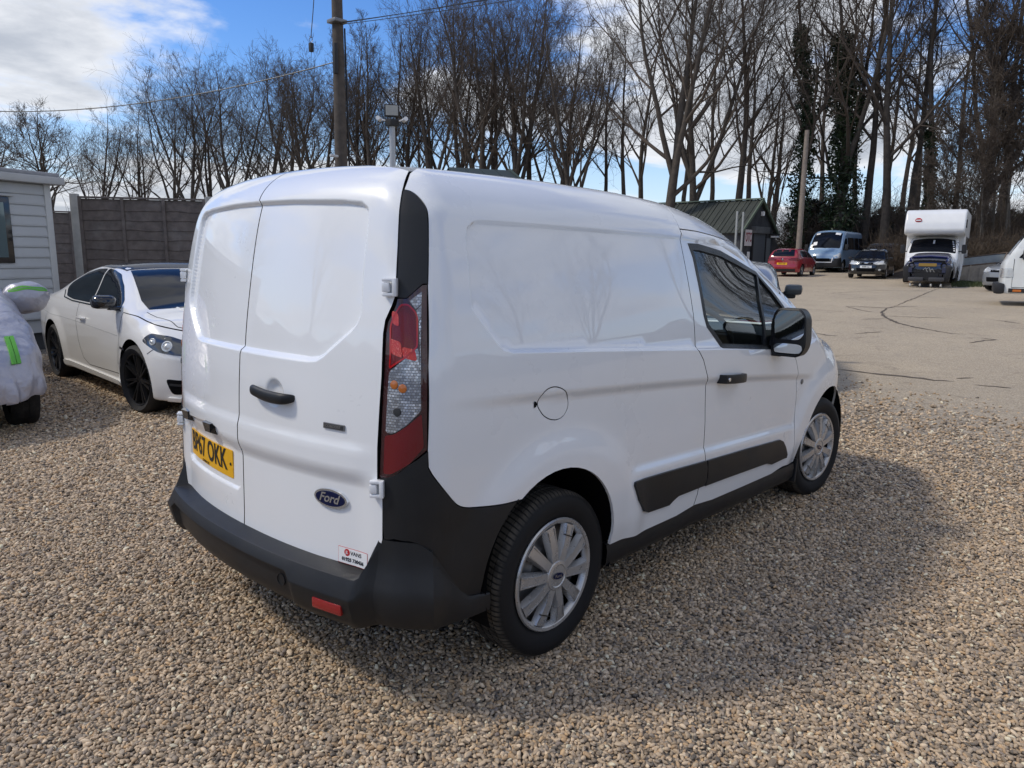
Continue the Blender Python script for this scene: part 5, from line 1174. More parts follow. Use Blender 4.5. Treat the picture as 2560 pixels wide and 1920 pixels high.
# ------------------------------------------------------------------ tipped metal skip
sk_ = empty('metal_skip', gnd(35.2, 4.35), R(12), 'galvanised open box leaning beside the motorhome', 'skip')
M_GALV = mat('galvanised', (.32, .34, .34), .5, metal=.3, noise=.2, nscale=3., dirt=((.20, .17, .13), .35))
M_BOARD = mat('weathered_board', (.33, .29, .24), .8, noise=.25, nscale=4., dirt=((.15, .13, .1), .3))
MB().add([(0, .75, .15), (0, -.75, .05), (.0, -.80, .95), (0, .70, .75)], [(0, 1, 2, 3)]).add([(.03, .75, .15), (.03, -.75, .05), (.03, -.80, .95), (.03, .70, .75)], [(3, 2, 1, 0)]).build('front_board', M_BOARD, sk_)
MB().add([(.02, .70, .75), (.02, -.80, .95), (1.2, -.95, 1.35), (1.2, .75, 1.10), (1.2, -.9, .1), (1.2, .75, .1), (.02, -.75, .05), (.02, .75, .15)], [(1, 2, 4, 6), (0, 7, 5, 3), (2, 3, 5, 4)]).build('side_sheets', M_GALV, sk_)
for A_, B_ in (((0, .70, .75), (0, -.80, .95)), ((0, -.80, .95), (1.2, -.95, 1.35)), ((1.2, -.95, 1.35), (1.2, .75, 1.10)), ((1.2, .75, 1.10), (0, .70, .75)), ((0, -.80, .95), (0, -.75, .05))): MB().tube([A_, B_], .030, 6).build('rim_bar', mat('rusty_rim', (.12, .085, .06), .7, noise=.3, nscale=5.), sk_)
for y_ in (-.4, .0, .38): MB().box((-.02, y_, .46), (.03, .05, .66), (R(3), 0, 0)).build('stiffener', M_BOARD, sk_)
MB().box((-.03, .74, .46), (.08, .08, .70), (R(4), 0, 0), .01).build('corner_post', M_WHT, sk_)
cone = MB().box((0, 0, .02), (.22, .22, .04), None, .01).lathe([(.09, .04), (.02, .30), (.0, .30)], 16).build('traffic_cone', mat('cone_orange', (.45, .05, .04), .6), None, True)
cone.location = gnd(34.6, 7.05); tag(cone, 'small orange traffic cone between black hatchback and wreck', 'cone')

# ------------------------------------------------------------------ car under a silver cover
M_COVER = None
def cover_mat():
    m = bpy.data.materials.new('car_cover'); m.use_nodes = True; t = m.node_tree; b = t.nodes['Principled BSDF']
    co = N(t, 'ShaderNodeTexCoord').outputs['Object']
    w = N(t, 'ShaderNodeTexWave', i_Scale=2.2, i_Distortion=9.0, i_Detail=4.0); w.inputs['Detail Scale'].default_value = 1.4; L(t, co, w.inputs[0])
    n = N(t, 'ShaderNodeTexNoise', i_Scale=7.0, i_Detail=6.0, i_Distortion=1.2); L(t, co, n.inputs[0])
    hgt = MATH(t, 'ADD', MATH(t, 'MULTIPLY', w.outputs[1], .6), n.outputs[0])
    bp = N(t, 'ShaderNodeBump', i_Strength=.55, i_Distance=.022); L(t, hgt, bp.inputs['Height']); L(t, bp.outputs[0], b.inputs['Normal'])
    L(t, MIXC(t, n.outputs[0], (.34, .34, .39), (.46, .46, .51)), b.inputs['Base Color']); b.inputs['Roughness'].default_value = .34; b.inputs['Metallic'].default_value = .25
    return m
M_COVER = cover_mat()
cc = empty('covered_car', (-.98, 6.30, 0), R(-95), 'car under a wrinkled silver cover at the left edge', 'covered car')
kf = CarForm(([-2.1, -2.0, -1.7, -1.2, -.6, 0, .45, .9, 1.3, 1.65, 1.9, 2.1], [.85, 1.05, 1.30, 1.45, 1.49, 1.48, 1.40, 1.16, 1.0, .90, .76, .58]), ([-2.1, -1.6, -.8, 0, 1, 1.7, 2.1], [.80, .90, .93, .93, .93, .91, .80]), ([.2, .35, .5, .8, 1.0, 1.2, 1.5], [1.03, 1.02, 1.01, 1.0, .96, .86, .72]), ([.2, .45, .65, .9], [2.06, 2.03, 1.92, 1.6]), ([.2, .5, .9, 1.3], [-2.1, -2.1, -2.06, -1.8]), .30, .2, .30, .04, .16, .18)
ck = kf.shell('cover', 90, M_COVER, cc, (0, 0, .75), (2.0, .9, .6))
# cut the hem, ripple it, and let the folds stand proud
me = ck.data; co = np.empty(len(me.vertices)*3); me.vertices.foreach_get('co', co); co = co.reshape(-1, 3)
a_ = np.arctan2(co[:, 1]*2, co[:, 0]); low = sst(.75, .36, co[:, 2])
nrm = np.stack([co[:, 0]*.3, co[:, 1], 0*a_], 1); nrm /= np.linalg.norm(nrm, axis=1, keepdims=True)+1e-9
rip = .018*np.sin(a_*31+co[:, 2]*7)+.012*np.sin(a_*67+1.3*np.sin(co[:, 2]*9))
fold = .005*np.sin(co[:, 2]*22+3*np.sin(co[:, 0]*2.2)+2*np.sin(co[:, 1]*3.1))
co = co+nrm*(rip*low+fold)[:, None]; co[:, 2] += .02*np.sin(a_*9)*low
me.vertices.foreach_set('co', co.ravel())
bm = bmesh.new(); bm.from_mesh(me); bmesh.ops.delete(bm, geom=[f for f in bm.faces if f.normal.z < -.5 and f.calc_center_median().z < .45], context='FACES'); bm.to_mesh(me); bm.free(); me.update()
for sg in (1, -1):
    def ell(u, w, k=1.): return (.70+.13*k*math.cos(u)*math.cos(w), sg*.99+.19*k*math.sin(w), 1.10+(.125*k*math.sin(u)*math.cos(w)-.05*max(0., -math.sin(u))*math.cos(w))+.006*math.sin(4*u+6*w))
    ear = MB().add([ell(u, w) for w in np.linspace(-1.5, 1.5, 22) for u in np.linspace(0, 2*math.pi, 29)[:-1]], [(i*28+j, i*28+(j+1) % 28, (i+1)*28+(j+1) % 28, (i+1)*28+j) for i in range(21) for j in range(28)]).build('mirror_pocket', M_COVER, cc, True, 80)
    M_GRN = mat('reflective_green', (.12, .42, .05), .5)
    for u0 in (.42, .62):
        MB().add([ell(u0+d, w, 1.02) for w in np.linspace(-.9, 1.0, 12) for d in (0, .15)], [(2*i, 2*i+1, 2*i+3, 2*i+2) for i in range(11)]).build('reflective_strip', M_GRN, ear)
    for t in (0, .036): lay('reflective_patch', [(sg*.665+t, .60), (sg*.665+t+.03, .60), (sg*.665+t+.03, .80), (sg*.665+t, .80)], kf.end(1), M_GRN, cc, .012, .03, .012)
    for wx in (1.30, -1.30): road_wheel(cc, wx, -.77*sg, .315, .22, M_BWHEEL, 5, 0, .64, False, 40)
MB().box((0, 0, .34), (3.6, 1.5, .12)).build('underbody', M_VOID, cc)
# ================================================================== the yard
def ground_mat():
    m = bpy.data.materials.new('yard_surface'); m.use_nodes = True; t = m.node_tree; b = t.nodes['Principled BSDF']
    co = N(t, 'ShaderNodeTexCoord').outputs['Object']; s = N(t, 'ShaderNodeSeparateXYZ'); L(t, co, s.inputs[0])
    big = N(t, 'ShaderNodeTexNoise', i_Scale=.35, i_Detail=7.0, i_Roughness=.62); L(t, co, big.inputs[0])
    med = N(t, 'ShaderNodeTexNoise', i_Scale=2.3, i_Detail=8.0, i_Roughness=.68); L(t, co, med.inputs[0])
    # loose gravel gives way to compacted stone dust away from the van
    along = MATH(t, 'ADD', MATH(t, 'MULTIPLY', s.outputs[0], .94), MATH(t, 'MULTIPLY', s.outputs[1], -.34))
    edge = MATH(t, 'ADD', along, MATH(t, 'MULTIPLY', MATH(t, 'SUBTRACT', med.outputs[0], .5), 5.0))
    dust = MAPR(t, edge, 2.6, 8.6)
    v1 = N(t, 'ShaderNodeTexVoronoi', i_Scale=46.0); L(t, co, v1.inputs[0])
    v2 = N(t, 'ShaderNodeTexVoronoi', i_Scale=95.0); L(t, co, v2.inputs[0])
    peb = RAMP(t, N(t, 'ShaderNodeSeparateColor').outputs[0], [(0, .1)]) if False else None
    sc = N(t, 'ShaderNodeSeparateColor'); L(t, v1.outputs['Color'], sc.inputs[0])
    pcol = RAMP(t, sc.outputs[0], [(0, (.10, .09, .08)), (.2, (.24, .205, .165)), (.4, (.33, .29, .235)), (.6, (.20, .185, .165)), (.8, (.42, .38, .32)), (1, (.30, .235, .165))], 'CONSTANT')
    pcol = MIXC(t, MAPR(t, v1.outputs['Distance'], .48, .85), pcol, (.04, .034, .027))
    dcol = MIXC(t, MAPR(t, big.outputs[0], .32, .68), (.50, .41, .29), (.40, .33, .24))
    dcol = MIXC(t, MATH(t, 'MULTIPLY', MAPR(t, med.outputs[0], .55, .75), .55), dcol, (.24, .205, .165))
    sc2 = N(t, 'ShaderNodeSeparateColor'); L(t, v2.outputs['Color'], sc2.inputs[0])
    dcol = MIXC(t, MATH(t, 'MULTIPLY', MAPR(t, sc2.outputs[0], .62, .70), .60), dcol, (.58, .51, .40))
    dcol = MIXC(t, MATH(t, 'MULTIPLY', MAPR(t, sc2.outputs[1], .66, .74), .55), dcol, (.20, .17, .135))
    st_ = N(t, 'ShaderNodeTexNoise', i_Scale=.9, i_Detail=5.0, i_Roughness=.75, i_Distortion=1.5); L(t, co, st_.inputs[0])
    dcol = MIXC(t, MATH(t, 'MULTIPLY', MAPR(t, st_.outputs[0], .56, .72), .6), dcol, (.20, .165, .125))
    fine = N(t, 'ShaderNodeTexNoise', i_Scale=38.0, i_Detail=4.0, i_Roughness=.8); L(t, co, fine.inputs[0])
    dcol = MIXC(t, MATH(t, 'MULTIPLY', MAPR(t, fine.outputs[0], .50, .70), .45), dcol, (.22, .18, .135))
    L(t, MIXC(t, dust, pcol, dcol), b.inputs['Base Color']); b.inputs['Roughness'].default_value = .9; b.inputs['Specular IOR Level'].default_value = .25
    hgt = MIXC(t, dust, MATH(t, 'MULTIPLY', v1.outputs['Distance'], -1.0), MATH(t, 'ADD', MATH(t, 'MULTIPLY', v2.outputs['Distance'], -.35), MATH(t, 'MULTIPLY', med.outputs[0], .8)))
    bp = N(t, 'ShaderNodeBump', i_Strength=.85, i_Distance=.014); L(t, hgt, bp.inputs['Height']); L(t, bp.outputs[0], b.inputs['Normal'])
    return m
rr = [0, 1.5, 3, 5, 7, 9, 10, 10.5, 11, 11.5, 12, 13, 15, 18, 22, 27, 33, 40, 50, 65, 85, 120, 200, 400, 900]
v = [(CAM.x, CAM.y, 0)]; f = []; na = 72
for q in rr[1:]:
    for j in range(na):
        a = 2*math.pi*j/na; x, y = CAM.x+q*math.cos(a), CAM.y+q*math.sin(a); v.append((x, y, gh(x, y) if q < 90 else gh(CAM.x+90, CAM.y)))
f = [(0, 1+j, 1+(j+1) % na) for j in range(na)]
for i in range(len(rr)-2):
    for j in range(na): f.append((1+i*na+j, 1+(i+1)*na+j, 1+(i+1)*na+(j+1) % na, 1+i*na+(j+1) % na))
GROUND = tag(mesh('ground', v, f, ground_mat(), None, True), kind='structure')
M_CRACK = mat('crack_dirt', (.11, .09, .07), .95, noise=.3, nscale=12.)
CR = [[(19.19,4.5),(19.4,3.94),(19.39,3.49),(19.93,3.47),(20.58,3.05)],[(19.19,4.5),(18.37,3.91),(17.84,3.39)],[(19.39,3.49),(17.9,3.2),(16.58,2.72),(15.68,2.25),(14.94,1.76),(14.49,1.27),(14.1,.8),(14.12,.61)],[(15.73,2.97),(16.32,2.64)],[(16.98,2.8),(17.19,2.22),(17.49,1.51)],[(17.67,.73),(17.42,.39),(17.09,.08)],[(19.93,3.47),(21.91,3.74),(24.14,4.0),(27.18,4.4),(30.4,4.78)],[(24.27,6.82),(25.67,6.51),(27.31,6.03)],[(12.8,2.17),(13.48,1.9)],[(12.37,2.78),(12.15,2.48),(12.17,2.27)],[(8.35,.95),(8.31,.61),(8.27,.29),(8.31,-.14),(8.34,-.46)],[(8.65,-.43),(8.88,-.59)],[(12.74,.24),(13.22,.15),(13.62,.03),(13.72,.23)],[(8.29,-.69),(8.31,-.91),(8.39,-1.09)],[(27.12,6.22),(27.7,5.39),(28.64,4.66)]]
for i, pl in enumerate(CR):
    # ragged crack following the joint, tapering at its ends
    p = []
    for a, b in zip(pl[:-1], pl[1:]):
        k = max(3, int(math.dist(a, b)/.12))
        for j in range(k): p.append((a[0]+(b[0]-a[0])*j/k, a[1]+(b[1]-a[1])*j/k))
    p.append(pl[-1]); p = np.array(p); p += rng.normal(0, .02, p.shape); t_ = np.gradient(p, axis=0); t_ /= np.linalg.norm(t_, axis=1, keepdims=True)+1e-9; n_ = np.stack([-t_[:, 1], t_[:, 0]], 1)
    u = np.linspace(0, 1, len(p)); w = (.006+.045*np.abs(np.sin(u*math.pi))**.6*(.35+.65*rng.random(len(p))))*(1.2 if i in (0, 2, 10) else .7)
    w2 = w*(.4+.9*rng.random(len(p)))
    A, B = p+n_*w[:, None], p-n_*w2[:, None]; k = len(p)
    vv = [(x, y, gh(x, y)+.005) for x, y in A]+[(x, y, gh(x, y)+.005) for x, y in B]
    mesh('crack', vv, [(j, j+1, k+j+1, k+j) for j in range(k-1)], M_CRACK, GROUND)

# ------------------------------------------------------------------ loose gravel: every stone a shape, scattered on points
def pebble_mat():
    m = bpy.data.materials.new('pebble'); m.use_nodes = True; t = m.node_tree; b = t.nodes['Principled BSDF']
    oi = N(t, 'ShaderNodeObjectInfo')
    c = RAMP(t, oi.outputs['Random'], [(0, (0.478, 0.364, 0.240)), (.11, (0.334, 0.253, 0.169)), (.22, (0.578, 0.443, 0.300)), (.33, (0.420, 0.321, 0.221)), (.42, (0.240, 0.186, 0.131)), (.50, (0.522, 0.400, 0.270)), (.58, (0.390, 0.314, 0.231)), (.66, (0.694, 0.543, 0.374)), (.72, (0.449, 0.310, 0.182)), (.79, (0.318, 0.258, 0.197)), (.86, (0.578, 0.395, 0.221)), (.90, (0.144, 0.121, 0.096)), (.935, (0.720, 0.640, 0.463)), (.965, (0.370, 0.263, 0.166)), (.985, (0.261, 0.210, 0.171))], 'CONSTANT')
    co = N(t, 'ShaderNodeTexCoord').outputs['Object']
    n = N(t, 'ShaderNodeTexNoise', i_Scale=90.0, i_Detail=5.0, i_Roughness=.65); L(t, co, n.inputs[0])
    x = N(t, 'ShaderNodeMix', data_type='RGBA', blend_type='MULTIPLY'); x.inputs[0].default_value = 1; L(t, c, x.inputs[6]); L(t, MAPR(t, n.outputs[0], .3, .7, .72, 1.22, False), x.inputs[7])
    L(t, x.outputs[2], b.inputs['Base Color']); b.inputs['Roughness'].default_value = .62; b.inputs['Specular IOR Level'].default_value = .35
    return m
M_PEB = pebble_mat()
pc = bpy.data.collections.new('pebble_shapes')
for i in range(9):
    bm = bmesh.new(); bmesh.ops.create_icosphere(bm, subdivisions=2, radius=.5); g = rng.normal(size=(5, 3)); ph = rng.random(5)*6; am = rng.random(5)
    pl_ = [(Vector(rng.normal(size=3)).normalized(), .30+.15*rng.random()) for _ in range(4 if i % 3 else 7)]
    for q in bm.verts:
        d = q.co.normalized(); r = .5*(1+.10*sum(am[k]*math.sin(2.3*(d.x*g[k][0]+d.y*g[k][1]+d.z*g[k][2])+ph[k]) for k in range(5)))
        p = d*r
        for nn, h in pl_:
            e = p.dot(nn)-h
            if e > 0: p = p-nn*e*.8
        q.co = Vector((p.x*1.25, p.y*(.72+.2*rng.random()*0), p.z*.62))
    me = bpy.data.meshes.new('pebble'); bm.to_mesh(me); bm.free(); me.polygons.foreach_set('use_smooth', np.ones(len(me.polygons), bool)); me.materials.append(M_PEB)
    if i % 3 == 0: me.set_sharp_from_angle(angle=R(28))
    o = bpy.data.objects.new('pebble', me); pc.objects.link(o)
def scatter():
    fr = Vector((_f.x, _f.y)).normalized(); ri = Vector((_r.x, _r.y)).normalized()
    pts = []
    for d0, d1, s in ((.55, 2.6, .0112), (2.6, 4.2, .0122), (4.2, 6.2, .0148), (6.2, 10.5, .0190)):
        A, B = np.meshgrid(np.arange(d0, d1, s), np.arange(-d1*.95-1.2, d1*.95+1.2, s)); A = A.ravel(); B = B.ravel()
        ok = np.abs(B) < A*.86+1.0; A = A[ok]; B = B[ok]
        A = A+rng.uniform(-.6, .6, len(A))*s; B = B+rng.uniform(-.6, .6, len(B))*s
        x = CAM.x+A*fr.x+B*ri.x; y = CAM.y+A*fr.y+B*ri.y
        e = .94*x-.34*y
        keep = rng.random(len(x)) < np.clip(1.08-(e-2.6)/4.6, 0, 1)**2.0
        keep &= ~((x > -.2) & (x < 3.0) & (np.abs(y) < .45))
        keep &= ~((y > 10.2))
        x, y = x[keep], y[keep]
        pts.append(np.stack([x, y, np.full(len(x), s)], 1))
    return np.concatenate(pts)
P_ = scatter(); n_ = len(P_); sz = P_[:, 2]*(1.12+.75*rng.random(n_)**1.7)*(1+.35*(rng.random(n_) > .95))
z_ = np.array([gh(x, y) for x, y, _ in P_])+sz*rng.uniform(-.22, .52, n_)
gm = bpy.data.meshes.new('gravel'); gm.vertices.add(n_); gm.vertices.foreach_set('co', np.stack([P_[:, 0], P_[:, 1], z_], 1).astype(np.float32).ravel())
at_ = gm.attributes.new('rot', 'FLOAT_VECTOR', 'POINT'); at_.data.foreach_set('vector', np.stack([rng.normal(0, .38, n_), rng.normal(0, .38, n_), rng.uniform(0, 6.283, n_)], 1).astype(np.float32).ravel())
at_ = gm.attributes.new('scl', 'FLOAT_VECTOR', 'POINT'); at_.data.foreach_set('vector', (sz[:, None]*rng.uniform(.8, 1.25, (n_, 3))).astype(np.float32).ravel())
at_ = gm.attributes.new('idx', 'INT', 'POINT'); at_.data.foreach_set('value', rng.integers(0, 9, n_).astype(np.int32))
gravel = tag(link('gravel', gm, M_PEB), 'loose grey and tan pea gravel covering the ground around the van', 'gravel', kind='stuff')
gt = bpy.data.node_groups.new('scatter', 'GeometryNodeTree'); gt.interface.new_socket('Geometry', in_out='INPUT', socket_type='NodeSocketGeometry'); gt.interface.new_socket('Geometry', in_out='OUTPUT', socket_type='NodeSocketGeometry')
gi = gt.nodes.new('NodeGroupInput'); go = gt.nodes.new('NodeGroupOutput'); ci = gt.nodes.new('GeometryNodeCollectionInfo'); ci.inputs['Collection'].default_value = pc; ci.inputs['Separate Children'].default_value = True; ci.inputs['Reset Children'].default_value = True
iop = gt.nodes.new('GeometryNodeInstanceOnPoints'); iop.inputs['Pick Instance'].default_value = True
def named(nm, ty):
    q = gt.nodes.new('GeometryNodeInputNamedAttribute'); q.data_type = ty; q.inputs['Name'].default_value = nm; return q.outputs['Attribute']
e2r = gt.nodes.new('FunctionNodeEulerToRotation'); gt.links.new(named('rot', 'FLOAT_VECTOR'), e2r.inputs[0])
gt.links.new(gi.outputs[0], iop.inputs['Points']); gt.links.new(ci.outputs[0], iop.inputs['Instance']); gt.links.new(named('idx', 'INT'), iop.inputs['Instance Index']); gt.links.new(e2r.outputs[0], iop.inputs['Rotation']); gt.links.new(named('scl', 'FLOAT_VECTOR'), iop.inputs['Scale']); gt.links.new(iop.outputs[0], go.inputs[0])
gmod = gravel.modifiers.new('scatter', 'NODES'); gmod.node_group = gt

# ------------------------------------------------------------------ static caravan
wd = Vector((.945, .327, 0)); wn = Vector((.327, -.945, 0))           # along the wall, and out of it
C0 = Vector((1.50, 10.15, 0)); LEN = 7.0
cv = empty('static_caravan', C0, 0, 'white static caravan with horizontal cladding and dark skirt, left of fence', 'caravan')
M_CLAD = mat('caravan_cladding', (.45, .46, .46), .45, noise=.05, nscale=2., dirt=((.30, .29, .26), .35))
def cvp(s, o, z): return wd*(-s)+wn*o+Vector((0, 0, z))      # s metres left of the corner, o out of the wall
def cvbox(name, s0, s1, o0, o1, z0_, z1, m, bev=0., par=None):
    c = cvp((s0+s1)/2, (o0+o1)/2, (z0_+z1)/2); rt = Matrix((wd, wn, Vector((0, 0, 1)))).transposed()
    return MB().box(c, (abs(s1-s0), abs(o1-o0), z1-z0_), rt, bev).build(name, m, par or cv, bool(bev))
cvbox('shell', 0.02, LEN, -3.0, -.03, .3, 2.50, M_CLAD)
cvbox('skirt', .05, LEN, -2.9, -.10, -.05, .50, mat('skirt_grey', (.05, .052, .056), .7, noise=.15, nscale=3.))
nb = 13; hz = (2.46-.50)/nb
for i in range(nb):
    z = .50+i*hz; b = MB()
    a0, a1 = (0., LEN)
    pr = [(0.0, z), (.020, z+.004), (.022, z+.03), (.006, z+hz*.9), (.0, z+hz)]
    pts = [cvp(.03, o, q) for o, q in pr]+[cvp(LEN, o, q) for o, q in pr]
    b.add(pts, [(j, j+1, j+6, j+5) for j in range(4)]).build('cladding_board', M_CLAD, cv)
cvbox('corner_trim', -.03, .07, -.04, .035, .48, 2.48, mat('trim_white', (.52, .52, .50), .45, noise=.06, nscale=4.), .012)
cvbox('eave', -.18, LEN, -.4, .16, 2.47, 2.58, mat('eave_grey', (.46, .46, .45), .5, noise=.08, nscale=4.), .02)
cvbox('roof', -.14, LEN, -3.1, .11, 2.581, 2.64, mat('roof_felt', (.30, .30, .31), .7, noise=.2, nscale=6.), .02)
wf_ = cvbox('window', .60, 2.0, -.02, .045, 1.33, 2.25, M_GLOSSBLK, .012)
cvbox('pane', .69, 1.92, .03, .050, 1.41, 2.17, mat('caravan_glass', (.10, .14, .15), .06, coat=1.), 0, wf_)
cvbox('window_cap', .54, 2.0, 0.0, .06, 2.26, 2.29, M_CLAD, .008)

# ------------------------------------------------------------------ lap-panel fence with concrete posts
M_LAP = mat('weathered_lap_board', (.135, .112, .100), .85, noise=.30, nscale=9., dirt=((.22, .205, .195), .45), bump=.4, bscale=120)
M_CONC = mat('concrete_post', (.40, .39, .36), .85, noise=.12, nscale=8., bump=.3, bscale=90, dirt=((.25, .24, .20), .4))
def fence(A, B, top, label, boards=13, posts=(1, 1), bottom=.30, group=None):
    A = Vector(A); B = Vector(B); d = (B-A); ln = d.length; d.normalize(); n = Vector((d.y, -d.x, 0))
    fn = empty('fence', A, 0, label, 'fence', group); rt = Matrix((d, n, Vector((0, 0, 1)))).transposed()
    hb = (top-bottom-.06)/boards
    for i in range(boards):
        z = bottom+i*hb; jit = rng.normal(0, .004, 4); nx = 14
        pts = []
        for k in range(nx+1):
            s = .06+(ln-.12)*k/nx; e = .007*math.sin(k*1.7+i*2.3)+.006*math.sin(k*.9+i)
            pts += [d*s+n*.012+Vector((0, 0, z+e)), d*s+n*.020+Vector((0, 0, z+e+.004)), d*s+n*(.006)+Vector((0, 0, z+hb+.02))]
        MB().add(pts, [(3*k+j, 3*k+3+j, 3*k+4+j, 3*k+1+j) for k in range(nx) for j in range(2)]).build('lap_board', M_LAP, fn)
    MB().box(d*(ln/2)+Vector((0, 0, (top+bottom)/2))-n*.01, (ln-.1, .012, top-bottom-.06), rt).build('backing', M_LAP, fn)
    for k in (.0, 1/3, 2/3, 1.): MB().box(d*(.08+(ln-.16)*k)+n*.036+Vector((0, 0, (top+bottom)/2)), (.048, .026, top-bottom-.02), rt, .004).build('batten', M_LAP, fn)
    MB().box(d*(ln/2)+n*.01+Vector((0, 0, top-.01)), (ln-.06, .075, .028), rt, .004).build('capping_rail', M_LAP, fn)
    MB().box(d*(ln/2)+Vector((0, 0, bottom/2)), (ln, .05, bottom), rt).build('gravel_board', M_CONC, fn)
    for k, s in zip(posts, (0, ln)):
        if k: MB().box(d*s+Vector((0, 0, (top+.04)/2)), (.115, .12, top+.04), rt, .012).build('concrete_post', M_CONC, fn, True)
    return fn
fence((2.02, 10.68, 0), (3.66, 9.52, 0), 2.36, 'weathered lap-panel fence with concrete posts between caravan and van')
fence((3.72, 9.48, 0), (5.3, 8.40, 0), 2.36, 'further lap-panel fence length hidden behind the van', posts=(0, 1))
fence((1.2, 16.6, .1), (4.6, 15.2, .1), 2.25, 'dark fence length seen through the gap beside the caravan', 9)

# ------------------------------------------------------------------ poles, lamp and wires
M_POLE = mat('pole_timber', (.085, .070, .058), .85, noise=.3, nscale=7., bump=.5, bscale=40, dirt=((.06, .05, .045), .5))
pb = Vector((8.98, 13.48, .08))
up_ = empty('utility_pole', pb, 0, 'tall weathered timber utility pole carrying wires behind the van', 'pole')
MB().tube([(0, 0, 0), (-.02, -.01, 3), (.02, .02, 6), (.03, .03, 8.9)], [.165, .155, .138, .120], 18).build('shaft', M_POLE, up_, True)
MB().box((-.17, -.12, 6.05), (.10, .10, .70), None, .02).build('cable_box', M_LOWBLK, up_, True)
MB().box((-.02, -.02, 6.93), (.36, .36, .09), None, .03).build('wire_band', M_STEEL, up_, True)
for z, a in ((6.55, .9), (5.4, 2.2), (2.9, 2.4), (6.0, -.3)): MB().tube([(0, 0, z), (.24*math.cos(a), .24*math.sin(a), z+.03)], .014, 6).build('step_bolt', M_STEEL, up_)
MB().tube([(.16, -.10, .2), (.165, -.10, 3), (.15, -.08, 6.8)], .022, 6).build('cable_guard', M_LOWBLK, up_)
MB().box((-.28, -.1, 3.78), (.22, .08, .06), None, .02).build('bracket', mat('bracket_white', (.5, .5, .5), .5), up_)
def wire(name, a, b, sag, label, r=.011):
    a, b = Vector(a), Vector(b); pts = [a.lerp(b, t)-Vector((0, 0, 4*sag*t*(1-t))) for t in np.linspace(0, 1, 25)]
    o = MB().tube(pts, r, 5).build(name, M_INK, None, True); return tag(o, label, 'wire', 'overhead wires')
pa = pb+Vector((.03, .03, 6.93))
wire('overhead_wire', pa, (8.6, 1.0, 5.75), .10, 'upper overhead wire running from the pole over the van', .009)
wire('overhead_wire', pa-Vector((0, 0, .05)), (7.4, -1.2, 5.0), .10, 'lower overhead wire running from the pole over the van', .008)
wire('overhead_wire', pa-Vector((0, 0, .02)), (9.6, 2.4, 6.25), .08, 'middle overhead wire running from the pole over the van', .008)
wire('overhead_wire', pb+Vector((-.1, 0, 6.0)), (1.2, 33.0, 7.0), 1.0, 'overhead wire sagging left from the pole across the trees', .014)
so = empty('stay_wire', (8.07, 13.23, 6.0), 0, 'thin stay wire with black insulator hanging left of the pole', 'wire')
MB().tube([(0, 0, .42), (.10, .03, 1.0), (.30, .08, 2.4)], .010, 6).build('wire', M_INK, so)
MB().tube([(0, 0, .30), (-.05, 0, .38), (0, 0, .46), (.05, 0, .38), (0, 0, .30)], .007, 5).build('shackle', M_STEEL, so)
MB().box((0, 0, .21), (.095, .095, .20), None, .02).build('insulator', M_LOWBLK, so, True)
MB().tube([(0, 0, .11), (-.02, 0, -.1)], .006, 5).build('tail', M_INK, so)
lp = empty('floodlight_mast', (9.05, 11.53, .06), 0, 'grey steel mast with square floodlight and two security cameras', 'lamp post')
M_GALVP = mat('mast_grey', (.42, .43, .44), .45, metal=.4, noise=.08, nscale=6.)
MB().tube([(0, 0, 0), (0, 0, 4.35)], [.075, .068], 16).build('mast', M_GALVP, lp, True)
MB().box((0, 0, 4.42), (.26, .22, .16), None, .02).build('junction_head', M_LOWBLK, lp, True)
tow = (CAM-Vector((9.05, 11.53, 4.7))); tow.z = 0; tow.normalize(); sd = Vector((-tow.y, tow.x, 0))
rt = Matrix((sd, tow, Vector((0, 0, 1)))).transposed()
fl = MB().box(Vector((0, 0, 4.68))+tow*.05, (.33, .09, .27), rt, .015).build('floodlight', M_LOWBLK, lp, True)
MB().box(Vector((0, 0, 4.68))+tow*.098, (.28, .012, .22), rt).build('lens', mat('flood_lens', (.30, .30, .28), .15, coat=1.), fl)
for s_ in (-1, 1):
    c = Vector((0, 0, 4.50))+sd*.27*s_
    cm_ = MB().tube([c+tow*.14+sd*.05*s_, c-tow*.10], [.048, .048], 12).build('security_camera', M_WHT, lp, True)
    MB().tube([c, Vector((0, 0, 4.42))], .018, 6).build('bracket', M_WHT, cm_)
rpole = empty('timber_pole', gnd(42.0, 15.0), 0, 'slender pale timber pole beside the grey garage', 'pole')
MB().tube([(0, 0, 0), (.15, .08, 4), (.42, .2, 8.2)], [.17, .15, .125], 12).build('shaft', mat('pale_timber', (.24, .20, .165), .85, noise=.2, nscale=5.), rpole, True)
MB().box((.33, .16, 6.6), (.16, .16, .5), None, .03).build('cable_box', M_LOWBLK, rpole, True)

